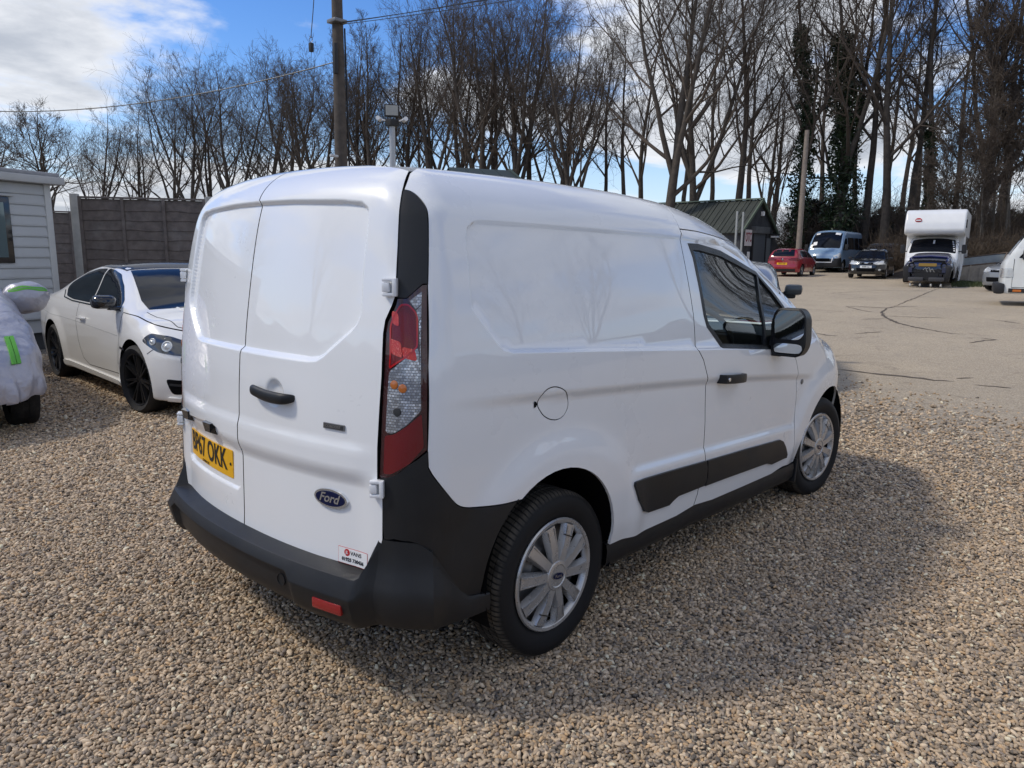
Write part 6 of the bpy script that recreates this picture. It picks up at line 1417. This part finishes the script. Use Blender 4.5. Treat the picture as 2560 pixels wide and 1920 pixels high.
# ------------------------------------------------------------------ grey garage with green sheet roof
rh = Vector((.6786, -.7345, 0)); fh = Vector((.7357, .6773, 0))
gd = (rh*.68+fh*.735).normalized(); rd = (-rh*.735+fh*.68).normalized()      # along the gable, along the ridge
A0 = Vector((43.2, 18.17, gh(43.2, 18.17)))
gar = empty('garage', A0, 0, 'dark grey garage with green ribbed roof and roller door', 'garage')
HR, HE, HW, LN = 4.40, 2.55, 2.35, 9.0
M_GWALL = mat('garage_wall', (.048, .050, .056), .8, noise=.35, nscale=2.5, dirt=((.15, .15, .15), .30))
M_GROOF = mat('green_sheet', (.036, .042, .036), .6, noise=.15, nscale=3., dirt=((.075, .085, .07), .35))
def gp(a, r, z): return gd*a+rd*r+Vector((0, 0, z))
k = 12
for i in range(k):
    a0, a1 = -HW+2*HW*i/k, -HW+2*HW*(i+1)/k-.02
    zt = lambda a: HR-(HR-HE)*abs(a)/HW-.05
    pts = [(a0, 0), (a1, 0), (a1, zt(a1))]+([(0, zt(0))] if a0 < 0 < a1 else [])+[(a0, zt(a0))]
    MB().add([gp(a, .03*(i % 2)*0, z) for a, z in pts]+[gp(a, .06, z) for a, z in pts], [tuple(range(len(pts))), tuple(range(2*len(pts)-1, len(pts)-1, -1))]+[(j, (j+1) % len(pts), len(pts)+(j+1) % len(pts), len(pts)+j) for j in range(len(pts))]).build('wall_board', M_GWALL, gar)
MB().add([gp(-HW, .05, 0), gp(HW, .05, 0), gp(HW, LN, 0), gp(-HW, LN, 0), gp(-HW, .05, HE), gp(HW, .05, HE), gp(HW, LN, HE), gp(-HW, LN, HE), gp(0, .05, HR-.06), gp(0, LN, HR-.06)], [(1, 2, 6, 5), (0, 4, 7, 3), (0, 1, 5, 8, 4), (2, 3, 7, 9, 6), (4, 8, 9, 7), (5, 6, 9, 8)]).build('walls', M_GWALL, gar)
for sgn in (-1, 1):
    n_s = 13
    for i in range(n_s):
        r0 = -.25+(LN+.5)*i/n_s; r1 = r0+(LN+.5)/n_s-.01; e = HW+.30; ze = HR-(HR-HE)*e/HW
        b = MB()
        for q, (ra, rb, h) in enumerate(((r0, r1, .0), (r0+.02, r0+.14, .05), (r0+.30, r0+.40, .04))):
            b.add([gp(0, ra, HR+h), gp(0, rb, HR+h), gp(sgn*e, rb, ze+h), gp(sgn*e, ra, ze+h), gp(0, ra, HR-.04), gp(0, rb, HR-.04), gp(sgn*e, rb, ze-.04), gp(sgn*e, ra, ze-.04)], [(0, 1, 2, 3), (4, 7, 6, 5), (0, 4, 5, 1), (2, 6, 7, 3), (1, 5, 6, 2), (0, 3, 7, 4)])
        b.build('roof_sheet', M_GROOF, gar)
    MB().add([gp(0, -.29, HR+.09), gp(sgn*(HW+.32), -.29, HR-(HR-HE)*(HW+.32)/HW+.09), gp(sgn*(HW+.32), -.29, HR-(HR-HE)*(HW+.32)/HW-.10), gp(0, -.29, HR-.10), gp(0, -.20, HR+.09), gp(sgn*(HW+.32), -.20, HR-(HR-HE)*(HW+.32)/HW+.09), gp(sgn*(HW+.32), -.20, HR-(HR-HE)*(HW+.32)/HW-.10), gp(0, -.20, HR-.10)], [(0, 1, 2, 3), (4, 7, 6, 5), (0, 4, 5, 1), (2, 6, 7, 3), (1, 5, 6, 2)]).build('verge_trim', mat('verge_green', (.10, .13, .095), .6), gar)
MB().add([gp(-.16, -.28, HR+.02), gp(0, -.28, HR+.11), gp(.16, -.28, HR+.02), gp(-.16, LN+.25, HR+.02), gp(0, LN+.25, HR+.11), gp(.16, LN+.25, HR+.02)], [(0, 1, 4, 3), (1, 2, 5, 4)]).build('ridge_cap', MATS['verge_green'], gar)
rtg = Matrix((gd, -rd, Vector((0, 0, 1)))).transposed()
rdoor = MB().box(gp(.10, -.06, 1.15), (1.75, .06, 2.3), rtg).build('roller_door', mat('roller_grey', (.10, .11, .125), .5), gar)
sl = MB()
for i in range(22): sl.box(gp(.10, -.10, .06+i*.104), (1.72, .03, .085), rtg)
o = sl.build('door_slats', MATS['roller_grey'], rdoor); o['kind'] = 'stuff'
for a in (-.83, 1.03): MB().box(gp(a, -.10, 1.15), (.10, .10, 2.32), rtg).build('door_guide', M_LOWBLK, rdoor)
MB().box(gp(.10, -.16, 2.52), (2.05, .34, .42), rtg, .04).build('roller_housing', mat('housing_grey', (.09, .095, .10), .6, dirt=((.2, .2, .2), .4), noise=.2, nscale=4.), gar, True)
sg_ = MB().box(gp(-1.42, -.07, 2.02), (.92, .05, .98), rtg).build('wall_sign', mat('sign_pink_white', (.62, .58, .58), .6), gar)
text_mesh('sign_lettering', 'OTC', .62, mat('sign_red', (.22, .02, .04), .6), sg_, frame(gp(-1.42, -.10, 2.03), gd, (0, 0, 1), -rd), .004, (.62, 1.25), bold=.012)
MB().box(gp(-1.25, -.06, .95), (.32, .04, .45), rtg).build('notice', M_WHT, gar)
MB().box(gp(.30, -.14, 3.55), (.16, .2, .28), rtg, .03).build('alarm_box', M_WHT, gar, True)
sd_ = MB().box(gp(1.55, -.05, 1.05), (.62, .05, 2.0), rtg).build('side_door', mat('side_door_grey', (.14, .15, .16), .55), gar)
lt = MB().box(gp(1.95, -.25, 2.28), (.62, .45, .10), rtg).build('canopy_light', M_LOWBLK, gar)
MB().box(gp(1.95, -.30, 2.16), (.55, .30, .10), rtg).build('diffuser', M_WHT, lt)
MB().add([gp(2.40, .10, 0), gp(4.9, .4, 0), gp(4.9, .4, .9), gp(2.40, .10, 2.6), gp(2.40, 2.2, 0), gp(4.9, 2.4, 0), gp(4.9, 2.4, .9), gp(2.40, 2.2, 2.6)], [(0, 1, 2, 3), (3, 2, 6, 7), (1, 5, 6, 2), (4, 7, 6, 5)]).build('lean_to', mat('lean_to_grey', (.07, .068, .072), .85, noise=.3, nscale=3.), gar)
for a in (-2.95, -3.75): MB().box(gp(a, -.4, 1.75), (.10, .10, 3.5), rtg).build('post', mat('post_galv', (.35, .36, .35), .5, metal=.4), gar)
# dark green shed whose roof shows over the van
S0 = Vector((18.95, 15.95, gh(18.95, 15.95)))
sh = empty('shed', S0, 0, 'dark green shed roof just showing above the van', 'shed')
q0 = (rh*.93+fh*.36).normalized(); q1 = (-rh*.36+fh*.93).normalized()
def spt(a, r, z): return q0*a+q1*r+Vector((0, 0, z))
HR2 = 4.52; LN2 = 4.6
M_SROOF = mat('shed_roof', (.022, .034, .030), .6, noise=.2, nscale=4.)
MB().add([spt(-2.6, 0, 0), spt(0, 0, 0), spt(0, LN2, 0), spt(-2.6, LN2, 0), spt(-2.6, 0, 3.6), spt(0, 0, 3.6), spt(0, LN2, 3.6), spt(-2.6, LN2, 3.6)], [(0, 1, 5, 4), (1, 2, 6, 5), (2, 3, 7, 6), (3, 0, 4, 7)]).build('walls', mat('shed_wall', (.02, .03, .028), .8, noise=.2, nscale=4.), sh)
for i in range(4):
    a0, a1 = -2.5+.63*i, -2.5+.63*(i+1)-.02
    for s_ in (0, 1): MB().add([spt(a0, 2.3, HR2), spt(a1, 2.3, HR2), spt(a1, -.5 if s_ == 0 else 5.1, 3.45), spt(a0, -.5 if s_ == 0 else 5.1, 3.45), spt(a0, 2.3, HR2-.05), spt(a1, 2.3, HR2-.05), spt(a1, -.5 if s_ == 0 else 5.1, 3.40), spt(a0, -.5 if s_ == 0 else 5.1, 3.40)], [(0, 1, 2, 3), (4, 7, 6, 5), (0, 4, 5, 1), (1, 5, 6, 2), (0, 3, 7, 4), (2, 6, 7, 3)]).build('roof_sheet', M_SROOF, sh)
MB().add([spt(.02, -.5, 3.38), spt(.02, 2.3, HR2-.02), spt(.02, 5.1, 3.38), spt(.02, 5.1, 3.5), spt(.02, 2.3, HR2+.10), spt(.02, -.5, 3.5)], [(0, 1, 4, 5), (1, 2, 3, 4)]).build('verge_trim', mat('shed_verge', (.06, .085, .075), .6), sh)
MB().add([spt(0, 0, 3.4), spt(0, 4.6, 3.4), spt(0, 2.3, HR2-.06)], [(0, 1, 2)]).build('gable', MATS['shed_wall'], sh)
# ================================================================== trees
M_BARK = mat('bark', (.080, .066, .054), .9, noise=.35, nscale=5., bump=.5, bscale=25)
M_BARK2 = mat('bark_pale', (.125, .110, .092), .9, noise=.30, nscale=5.)
M_TWIG = mat('twig', (.095, .074, .058), .9)
M_LEAF = mat('ivy_leaf', (.020, .036, .012), .45, noise=.5, nscale=1.3)
M_HOLLY = mat('holly_leaf', (.014, .026, .012), .40, noise=.5, nscale=1.1)
M_THICK = mat('thicket_leaf', (.030, .030, .016), .6, noise=.5, nscale=1.1)
M_BROWN = mat('dead_bramble', (.085, .062, .042), .9, noise=.4, nscale=1.5)
class Tubes:
    """Many tapered branches gathered and built in batches."""
    def __init__(s): s.D = {}
    def add(s, P, Rr, k): s.D.setdefault((len(P), k), []).append((P, Rr))
    def many(s, P, Rr, k):
        for p in P: s.D.setdefault((P.shape[1], k), []).append((p, Rr))
    def build(s, name, m, parent):
        V = []; Fq = []; n = 0
        for (c, k), l in s.D.items():
            P = np.stack([p for p, _ in l]); Rr = np.stack([r for _, r in l]); N_ = len(P)
            d = np.gradient(P, axis=1); d /= np.linalg.norm(d, axis=2, keepdims=True)+1e-9
            up = np.where(np.abs(d[..., 2:3]) > .9, np.array([1., 0, 0]), np.array([0, 0, 1.])); a = np.cross(d, up); a /= np.linalg.norm(a, axis=2, keepdims=True)+1e-9; b = np.cross(d, a)
            t = np.arange(k)*2*np.pi/k; W_ = P[:, :, None]+Rr[:, :, None, None]*(np.cos(t)[:, None]*a[:, :, None]+np.sin(t)[:, None]*b[:, :, None])
            V.append(W_.reshape(-1, 3)); i, j = np.meshgrid(np.arange(c-1), np.arange(k), indexing='ij'); q = i*k+j; r = i*k+(j+1) % k
            f = np.stack([q, r, r+k, q+k], -1).reshape(-1, 4); Fq.append((f[None]+(np.arange(N_)*c*k)[:, None, None]+n).reshape(-1, 4)); n += N_*c*k
        return mesh(name, np.concatenate(V), np.concatenate(Fq), m, parent, True)
def bends(P0, D0, ln, seg, g, wob, up=0.):
    """many bent branches at once"""
    n = len(P0); d = D0/np.linalg.norm(D0, axis=1, keepdims=True); P = [P0]
    for i in range(seg):
        d = d+g.normal(0, wob, (n, 3))+np.array([0, 0, up]); d /= np.linalg.norm(d, axis=1, keepdims=True); P.append(P[-1]+d*(ln/seg)[:, None])
    return np.stack(P, 1)
def bend(p0, d0, ln, seg, g, wob, up=.0):
    P = [np.array(p0, float)]; d = np.array(d0, float); d /= np.linalg.norm(d)
    for i in range(seg):
        d = d+g.normal(0, wob, 3)+np.array([0, 0, up]); d /= np.linalg.norm(d); P.append(P[-1]+d*ln/seg)
    return np.array(P)
def tree_mesh(seed, H, r0, style):
    g = np.random.default_rng(seed); T = Tubes(); B = Tubes()
    st = dict(tall=(.28, 16, .44, .80, .07), spread=(.22, 11, .60, .85, .06), gnarl=(.24, 11, .55, 1.0, .02), thin=(.35, 15, .30, .70, .08), multi=(.22, 8, .50, .75, .06))[style]
    f0, n1, lf, tilt, up = st
    tr = bend((0, 0, -.3), (g.normal(0, .05), g.normal(0, .05), 1), H*.93, 14, g, .045 if style != 'gnarl' else .13, .05)
    rad = r0*(1-np.linspace(0, 1, 15)**.9*.93); rad[0] *= 1.35; T.add(tr, rad, 8)
    stems = [(tr, rad)]
    if style in ('multi', 'spread', 'gnarl'):
        for k in range(3 if style == 'multi' else 2):
            t0 = int(14*(.06 if style == 'multi' else .22)+k); a = g.uniform(0, 6.28); q = bend(tr[t0], (math.cos(a)*.35, math.sin(a)*.35, 1), H*(.78-.08*k), 11, g, .06, .05); rr = rad[t0]*.72*(1-np.linspace(0, 1, 12)*.9); T.add(q, rr, 7); stems.append((q, rr))
    for P, rr in stems:
        m = len(P)-1
        for i in range(n1):
            u = f0+(1-f0)*((i+g.random()*.8)/n1); k = min(int(u*m), m-1); fr = u*m-k; p = P[k]*(1-fr)+P[k+1]*fr; r1 = max(.02, rr[k]*.50)
            a = i*2.4+g.uniform(-.5, .5); L1 = H*lf*(1.12-u)*(.75+.5*g.random()); sp = tilt*(.7+.6*g.random())
            b1 = bend(p, (math.cos(a)*sp, math.sin(a)*sp, 1), L1, 7, g, .11 if style != 'gnarl' else .22, up*.8); q1 = r1*(1-np.linspace(0, 1, 8)*.88); B.add(b1, q1, 5)
            for j in range(7):
                u2 = .18+.80*(j+g.random())/7; k2 = min(int(u2*7), 6); p2 = b1[k2]+(b1[k2+1]-b1[k2])*(u2*7-k2); d2 = b1[k2+1]-b1[k2]; d2 /= np.linalg.norm(d2)+1e-9
                L2 = L1*.46*(1.15-.6*u2)*(.7+.6*g.random()); b2 = bend(p2, d2+g.normal(0, .60, 3)+np.array([0, 0, .15]), L2, 4, g, .14, up*.7); q2 = max(.011, q1[k2]*.5)*(1-np.linspace(0, 1, 5)*.65); B.add(b2, q2, 4)
                n3 = 5; u3 = .15+.85*(np.arange(n3)+g.random(n3))/n3; k3 = np.minimum((u3*4).astype(int), 3); dv = b2[k3+1]-b2[k3]; p3 = b2[k3]+dv*(u3*4-k3)[:, None]; dv /= np.linalg.norm(dv, axis=1, keepdims=True)+1e-9
                L3 = max(.35, L2*.48)*(.7+.6*g.random(n3)); b3 = bends(p3, dv+g.normal(0, .70, (n3, 3))+np.array([0, 0, .15]), L3, 2, g, .15, .1); B.many(b3, np.array([.010, .008, .005]), 3)
                i4 = np.repeat(np.arange(n3), 2 if style == 'gnarl' else 4); e = b3[i4, 2]-b3[i4, 1]; p4 = b3[i4, 1]+e*g.random((len(i4), 1))
                B.many(bends(p4, e/np.maximum(L3[i4], .01)[:, None]*1.6+g.normal(0, .5, (len(i4), 3))+np.array([0, 0, .2]), L3[i4]*.55, 1, g, .1, .1), np.array([.0065, .004]), 3)
    return T, B, tr, rad
KIND = {}
def tree_kind(key, seed, H, r0, style, pale=False):
    T, B, tr, rad = tree_mesh(seed, H, r0, style)
    t = T.build('trunk', M_BARK2 if pale else M_BARK, None); c = B.build('crown', M_TWIG, None)
    md = (t.data, c.data); bpy.data.objects.remove(t); bpy.data.objects.remove(c); KIND[key] = (md, H, tr, rad)
tree_kind('tall_a', 11, 21, .30, 'tall'); tree_kind('tall_b', 12, 21, .26, 'thin'); tree_kind('spread_a', 13, 20, .36, 'spread'); tree_kind('multi_a', 14, 19, .27, 'multi')
tree_kind('multi_b', 15, 19, .25, 'multi'); tree_kind('gnarl_a', 16, 11, .24, 'gnarl'); tree_kind('spread_b', 23, 20, .33, 'spread'); tree_kind('tall_c', 29, 21, .29, 'tall'); tree_kind('sapling', 17, 8, .06, 'thin', True)
def tree(key, x, y, label, group=None, s=1., rz=None, lean=(0, 0), name='bare_tree'):
    (tm, cm), H, tr, rad = KIND[key]
    o = empty(name, (x, y, gh(x, y) if math.hypot(x, y) < 90 else 1.3), 0, label, 'tree', group); o.rotation_euler = (lean[0], lean[1], rng.uniform(0, 6.28) if rz is None else rz); o.scale = (s, s, s*rng.uniform(.95, 1.06))
    for nm, me in (('trunk', tm), ('crown', cm)):
        c = bpy.data.objects.new(nm, me); COL.objects.link(c); c.parent = o
    return o
def leaf_cloud(n, pos, size, g, flat=.5):
    """n little folded leaves at the given positions"""
    d = g.normal(size=(n, 3)); d /= np.linalg.norm(d, axis=1, keepdims=True); e = np.cross(d, g.normal(size=(n, 3))); e /= np.linalg.norm(e, axis=1, keepdims=True)
    s = size*(.6+.8*g.random((n, 1))); a = pos-d*s; b = pos+e*s*.45; c = pos+d*s; f = pos-e*s*.45+np.cross(d, e)*s*.25
    V = np.stack([a, b, c, f], 1).reshape(-1, 3); k = np.arange(n)*4
    return V, np.concatenate([np.stack([k, k+1, k+2], 1), np.stack([k, k+2, k+3], 1)])
def add_ivy(o, key, z0_, z1, rad, n, seed):
    (tm, cm), H, tr, rr = KIND[key]; g = np.random.default_rng(seed); u = g.random(n)**.8*(z1-z0_)+z0_; k = np.interp(u, tr[:, 2], np.arange(len(tr))); i = np.clip(k.astype(int), 0, len(tr)-2)
    c = tr[i]+(tr[i+1]-tr[i])*(k-i)[:, None]; a = g.uniform(0, 6.28, n); r = rad*(.5+.8*g.random(n))*(1-.35*(u-z0_)/(z1-z0_))*(1+.5*np.sin(u*2.1+seed)*np.sin(a*2+u))
    V, Fc = leaf_cloud(n, c+np.stack([np.cos(a)*r, np.sin(a)*r, g.normal(0, .12, n)], 1), .11, g)
    return mesh('ivy', V, Fc, M_LEAF, o)
_g = np.random.default_rng(5)
ORD = ('first', 'second', 'third', 'fourth', 'fifth', 'sixth', 'seventh', 'eighth', 'ninth', 'tenth', 'eleventh', 'twelfth', 'thirteenth', 'fourteenth')
def along_ray(u, D):
    """ground position D metres out towards a bearing (bearing measured as image fraction across the scene)"""
    a = (u-1106.)/1583.; return CAM.x+D*(.7357+a*.6786), CAM.y+D*(.6773-a*.7345)
# left: two gnarled hedgerow trees and a rounded one behind the caravan
for u, D, s, lb in ((20, 50, .88, 'sparse gnarled bare tree above the caravan roof, leftmost'), (120, 52, 1.02, 'sparse gnarled bare tree between caravan and fence')): tree('gnarl_a', *along_ray(u, D), lb, s=s)
tree('multi_a', *along_ray(225, 78), 'rounded bare tree standing alone between the gnarled trees and the wood', s=.86)
row = [(318, 84, 'multi_b', .92), (375, 80, 'spread_a', .80), (425, 78, 'spread_b', .92), (480, 82, 'multi_b', 1.06), (525, 76, 'spread_b', .95), (575, 78, 'multi_a', 1.08), (625, 74, 'spread_a', 1.0), (670, 76, 'tall_a', .98), (715, 70, 'multi_a', 1.05)]
for i, (u, D, k, s) in enumerate(row): tree(k, *along_ray(u+_g.uniform(-9, 9), D), ORD[i]+' bare tree from the left in the receding row left of the utility pole', 'bare trees left of the utility pole', s)
mid = [(775, 68, 'multi_b', 1.10), (812, 64, 'tall_c', 1.0), (850, 70, 'multi_a', 1.16), (893, 66, 'tall_a', 1.05), (930, 63, 'spread_a', 1.0), (968, 68, 'multi_a', 1.18), (1003, 64, 'tall_c', 1.08), (1038, 60, 'spread_b', 1.05), (1072, 66, 'multi_b', 1.18), (1105, 60, 'spread_a', 1.08), (1142, 64, 'tall_a', 1.1), (1190, 62, 'multi_a', 1.1), (910, 82, 'tall_b', 1.1)]
for i, (u, D, k, s) in enumerate(sorted(mid)): tree(k, *along_ray(u+_g.uniform(-8, 8), D), ORD[i]+' bare tree to the right of the utility pole in the dense wood', 'bare trees of the dense wood', s)
rt_ = [(1245, 55, 'multi_a', 1.02, 'many-stemmed bare tree rising just left of the garage roof'), (1418, 50, 'spread_a', 1.12, 'big spreading bare tree above the left end of the garage roof'), (1488, 52, 'spread_b', 1.05, 'bare tree with heavy trunk over the middle of the garage roof'), (1570, 53, 'tall_a', 1.12, 'tall straight bare tree over the garage ridge')]
for u, D, k, s, lb in rt_: tree(k, *along_ray(u, D), lb, s=s)
for i, (u, D, k, s) in enumerate(((1300, 66, 'tall_b', 1.0), (1345, 60, 'tall_b', .95), (1380, 70, 'tall_a', 1.1), (1455, 66, 'tall_b', 1.1), (1530, 68, 'tall_b', 1.15), (1600, 66, 'tall_b', 1.15), (1650, 70, 'multi_b', 1.1))): tree(k, *along_ray(u, D), ORD[i]+' slim bare tree from the left in the far row behind the garage', 'slim bare trees behind the garage', s)
iv = tree('tall_a', *along_ray(1700, 51), 'ivy-clad tall tree behind the timber pole, left one of two', s=1.15); add_ivy(iv, 'tall_a', 1, 14, .55, 5200, 3)
iv = tree('spread_a', *along_ray(1790, 49), 'broad ivy-smothered tree right of the timber pole', s=1.12); add_ivy(iv, 'spread_a', .5, 13, .85, 9500, 4)
iv = tree('tall_b', *along_ray(1990, 47), 'leaning slim tree with ivy up its trunk, above the motorhome', s=1.1, lean=(R(6), R(5))); add_ivy(iv, 'tall_b', .5, 8, .34, 2600, 5)
for u, D, k, s, lb in ((1850, 50, 'tall_b', 1.2, 'straight bare trunk right of the ivy-smothered tree'), (1893, 48, 'tall_c', 1.18, 'thick straight bare tree above the black hatchback'), (1935, 50, 'tall_b', 1.15, 'slim straight bare tree left of the motorhome'), (2085, 46, 'spread_b', 1.05, 'bare tree leaning right beyond the motorhome'), (2150, 46, 'tall_b', 1.15, 'bare tree above the metal skip'), (2200, 44, 'tall_c', 1.15, 'bare tree at the right edge above the white van')): tree(k, *along_ray(u, D), lb, s=s, lean=(0, R(5)) if u in (2085, 2150) else (0, 0))
for i, (u, D, s) in enumerate(((1760, 64, 1.1), (1830, 62, 1.1), (1875, 58, 1.0), (1915, 64, 1.15), (1960, 58, 1.0), (2040, 62, 1.1), (2120, 60, 1.1), (2175, 62, 1.1))): tree('tall_b', *along_ray(u, D), ORD[i]+' slim bare tree from the left in the far row behind the parked vehicles', 'slim bare trees behind the vehicles', s)
for i, (u, D, s) in enumerate(((1985, 43, .9), (2015, 43, 1.0), (2035, 42, 1.2), (2050, 43, 1.1), (2065, 42, 1.25), (2080, 44, 1.9), (2095, 41, 1.0), (2110, 42, .9), (2128, 44, 2.0), (2150, 42, 1.5), (2172, 43, 2.1), (2195, 42, 1.7))): tree('sapling', *along_ray(u, D), ORD[i]+' pale sapling from the left on the bank behind the motorhome', 'pale saplings on the bank', s, lean=(_g.normal(0, .12), _g.normal(0, .12)), name='sapling')
# evergreen shrubs below the ivy trees
def shrub(u, D, w, h, n, label, seed, m=M_HOLLY, name='evergreen_shrub', group=None, leaf=.13):
    x, y = along_ray(u, D); g = np.random.default_rng(seed); o = empty(name, (x, y, gh(x, y)), 0, label, 'shrub', group)
    k = 34; cc_ = np.stack([g.normal(0, w*.34, k), g.normal(0, w*.3, k), h*(.08+.80*g.random(k)**.9)], 1); cc_[:, :2] *= (1.15-.6*cc_[:, 2:3]/h); i = g.integers(0, k, n); d = g.normal(size=(n, 3)); d /= np.linalg.norm(d, axis=1, keepdims=True)
    pos = cc_[i]+d*(w*.20)*(.55+.45*g.random((n, 1)))*np.array([1, 1, .8]); pos[:, 2] = np.maximum(pos[:, 2], .05)
    V, Fc = leaf_cloud(n, pos, leaf, g); mesh('foliage', V, Fc, m, o)
    Tb = Tubes()
    for q in range(9): Tb.add(bend((g.normal(0, .2), g.normal(0, .2), -.1), (g.normal(0, .3), g.normal(0, .3), 1), h*.8, 5, g, .12), np.linspace(.05, .012, 6), 5)
    Tb.build('stems', M_BARK, o)
shrub(1735, 54, 3.0, 5.0, 9000, 'dark evergreen shrub behind the timber pole', 21); shrub(1800, 55, 3.6, 4.6, 11000, 'broad dark evergreen shrub behind the minibus', 22); shrub(1862, 54, 3.0, 3.8, 7000, 'dark evergreen shrub above the black hatchback', 23)
for q_, (u, D, w, h) in enumerate(((1905, 57, 3.4, 4.6), (1965, 58, 3.4, 4.2), (2030, 57, 3.2, 4.4), (2095, 56, 3.4, 4.0), (2160, 55, 3.4, 4.2), (2220, 54, 3.2, 4.2))): shrub(u, D, w, h, 5200, 'dull brown-green thicket bush in the belt behind the motorhome, number %s from its left end' % ('one', 'two', 'three', 'four', 'five', 'six')[q_], 60+q_, M_THICK, 'thicket_bush', 'thicket bushes behind the vehicles')
shrub(1540, 54, 2.2, 3.6, 4500, 'small conifer-like evergreen shrub over the garage roof', 24); shrub(1490, 56, 2.8, 2.6, 4500, 'low evergreen shrub left of the garage ridge', 25)
# brambles and dead undergrowth: one mass nobody could count
def brush(name, spec, label, seed, m, hmax):
    g = np.random.default_rng(seed); Tb = Tubes()
    for u0, u1, D0, D1, h, n in spec:
        xy = np.array([along_ray(u, D) for u, D in zip(g.uniform(u0, u1, n), g.uniform(D0, D1, n))]); z = np.array([gh(x, y) for x, y in xy]); hh = h*(.45+.6*g.random(n)); a = g.uniform(0, 6.28, n)
        p = bends(np.stack([xy[:, 0], xy[:, 1], z-.05], 1), np.stack([np.cos(a)*.6, np.sin(a)*.6, np.ones(n)], 1), hh*1.25, 4, g, .28, -.10); Tb.many(p, np.array([.016, .014, .012, .009, .006]), 3)
        for _ in range(3):
            k = g.integers(1, 4, n); q = bends(p[np.arange(n), k], g.normal(0, 1, (n, 3))+np.array([0, 0, .3]), hh*.45, 2, g, .3); Tb.many(q, np.array([.010, .008, .005]), 3)
    return tag(Tb.build(name, m, None), label, 'undergrowth', kind='stuff')
brush('bramble_bank', [(2060, 2330, 37.5, 42, 2.3, 2600), (1900, 2060, 40, 46, 2.4, 1200), (2040, 2330, 42, 50, 3.4, 2200)], 'tangled brown bramble bank behind the skip and motorhome', 31, M_BROWN, 2)
brush('undergrowth', [(1180, 1720, 50, 62, 2.4, 1900), (640, 1200, 58, 72, 3.2, 2300), (0, 700, 64, 86, 2.6, 1500), (1690, 2260, 51, 58, 5.2, 4200)], 'brown leafless undergrowth along the foot of the wood', 32, M_TWIG, 3)
# earth bank under the brambles
bv = []; bf = []
for i in range(41):
    u = 1880+i*12
    for D, h in ((37, 0.), (38.5, .9), (40, 1.6), (43, 1.9), (50, 2.0), (58, -.2)):
        x, y = along_ray(u, D); bv.append((x, y, gh(x, y)+(h*sst(1880, 2060, np.array(float(u)))*(1+.15*math.sin(i*1.3+D)) if h > 0 else -.1)))
bf = [(i*6+j, i*6+6+j, i*6+7+j, i*6+1+j) for i in range(40) for j in range(5)]
tag(mesh('earth_bank', bv, bf, mat('bank_earth', (.075, .058, .042), .95, noise=.4, nscale=1.5, bump=1.0, bscale=6), None, True), kind='structure')
# rough grass at the foot of the skip
g = np.random.default_rng(44); nG = 5200; aa = [along_ray(u, D) for u, D in zip(g.uniform(2045, 2215, nG), g.uniform(29.5, 36.5, nG))]
gp_ = np.array([(x, y, gh(x, y)) for x, y in aa]); keep = g.random(nG) < .8; gp_ = gp_[keep]; k_ = len(gp_); h_ = .08+.16*g.random((k_, 1)); dd = g.normal(0, .08, (k_, 3)); dd[:, 2] = 0; w_ = g.normal(0, 1, (k_, 3)); w_[:, 2] = 0; w_ /= np.linalg.norm(w_, axis=1, keepdims=True)
V = np.stack([gp_-w_*.012, gp_+w_*.012, gp_+dd+h_*np.array([0, 0, 1])], 1).reshape(-1, 3)
tag(mesh('rough_grass', V, np.arange(k_*3).reshape(-1, 3), mat('grass_blade', (.055, .075, .025), .7, noise=.4, nscale=2.)), 'rough grass around the skip and wreck', 'grass', kind='stuff')

# the rest of the boundary: what the van's paint and glass mirror from behind the camera
for i, (x, y, k) in enumerate([(24, -30, 'tall_a'), (30, -24, 'multi_a'), (17, -33, 'spread_a'), (35, -18, 'tall_b'), (9, -35, 'multi_b'), (0, -34, 'tall_a'), (-22, 20, 'spread_a'), (-30, 8, 'tall_a'), (-16, 32, 'multi_a'), (-30, -8, 'multi_b'), (-20, -26, 'tall_b'), (40, -10, 'multi_b')]):
    tree(k, x, y, 'bare tree on the yard boundary behind the camera', 'boundary trees behind the camera', .8)
hv = []; hf_ = []; nH = 90
for i in range(nH+1):
    a = R(100)+R(255)*i/nH; q = 27+2*math.sin(i*.7)
    for r_, h in ((q-1.5, -.1), (q-1.2, 1.4), (q-.4, 2.5+.6*math.sin(i*1.9)+.4*math.sin(i*.53)), (q+.8, 2.3), (q+1.6, -.1)):
        x, y = CAM.x+r_*math.cos(a), CAM.y+r_*math.sin(a); hv.append((x+.2*math.sin(i*3.1), y, h+.28))
hf_ = [(i*5+j, i*5+5+j, i*5+6+j, i*5+1+j) for i in range(nH) for j in range(4)]
tag(mesh('boundary_hedge', hv, hf_, mat('hedge_mass', (.045, .042, .026), .95, noise=.5, nscale=2., bump=1., bscale=9), None, True), 'boundary hedge behind the camera', 'hedge', kind='stuff')
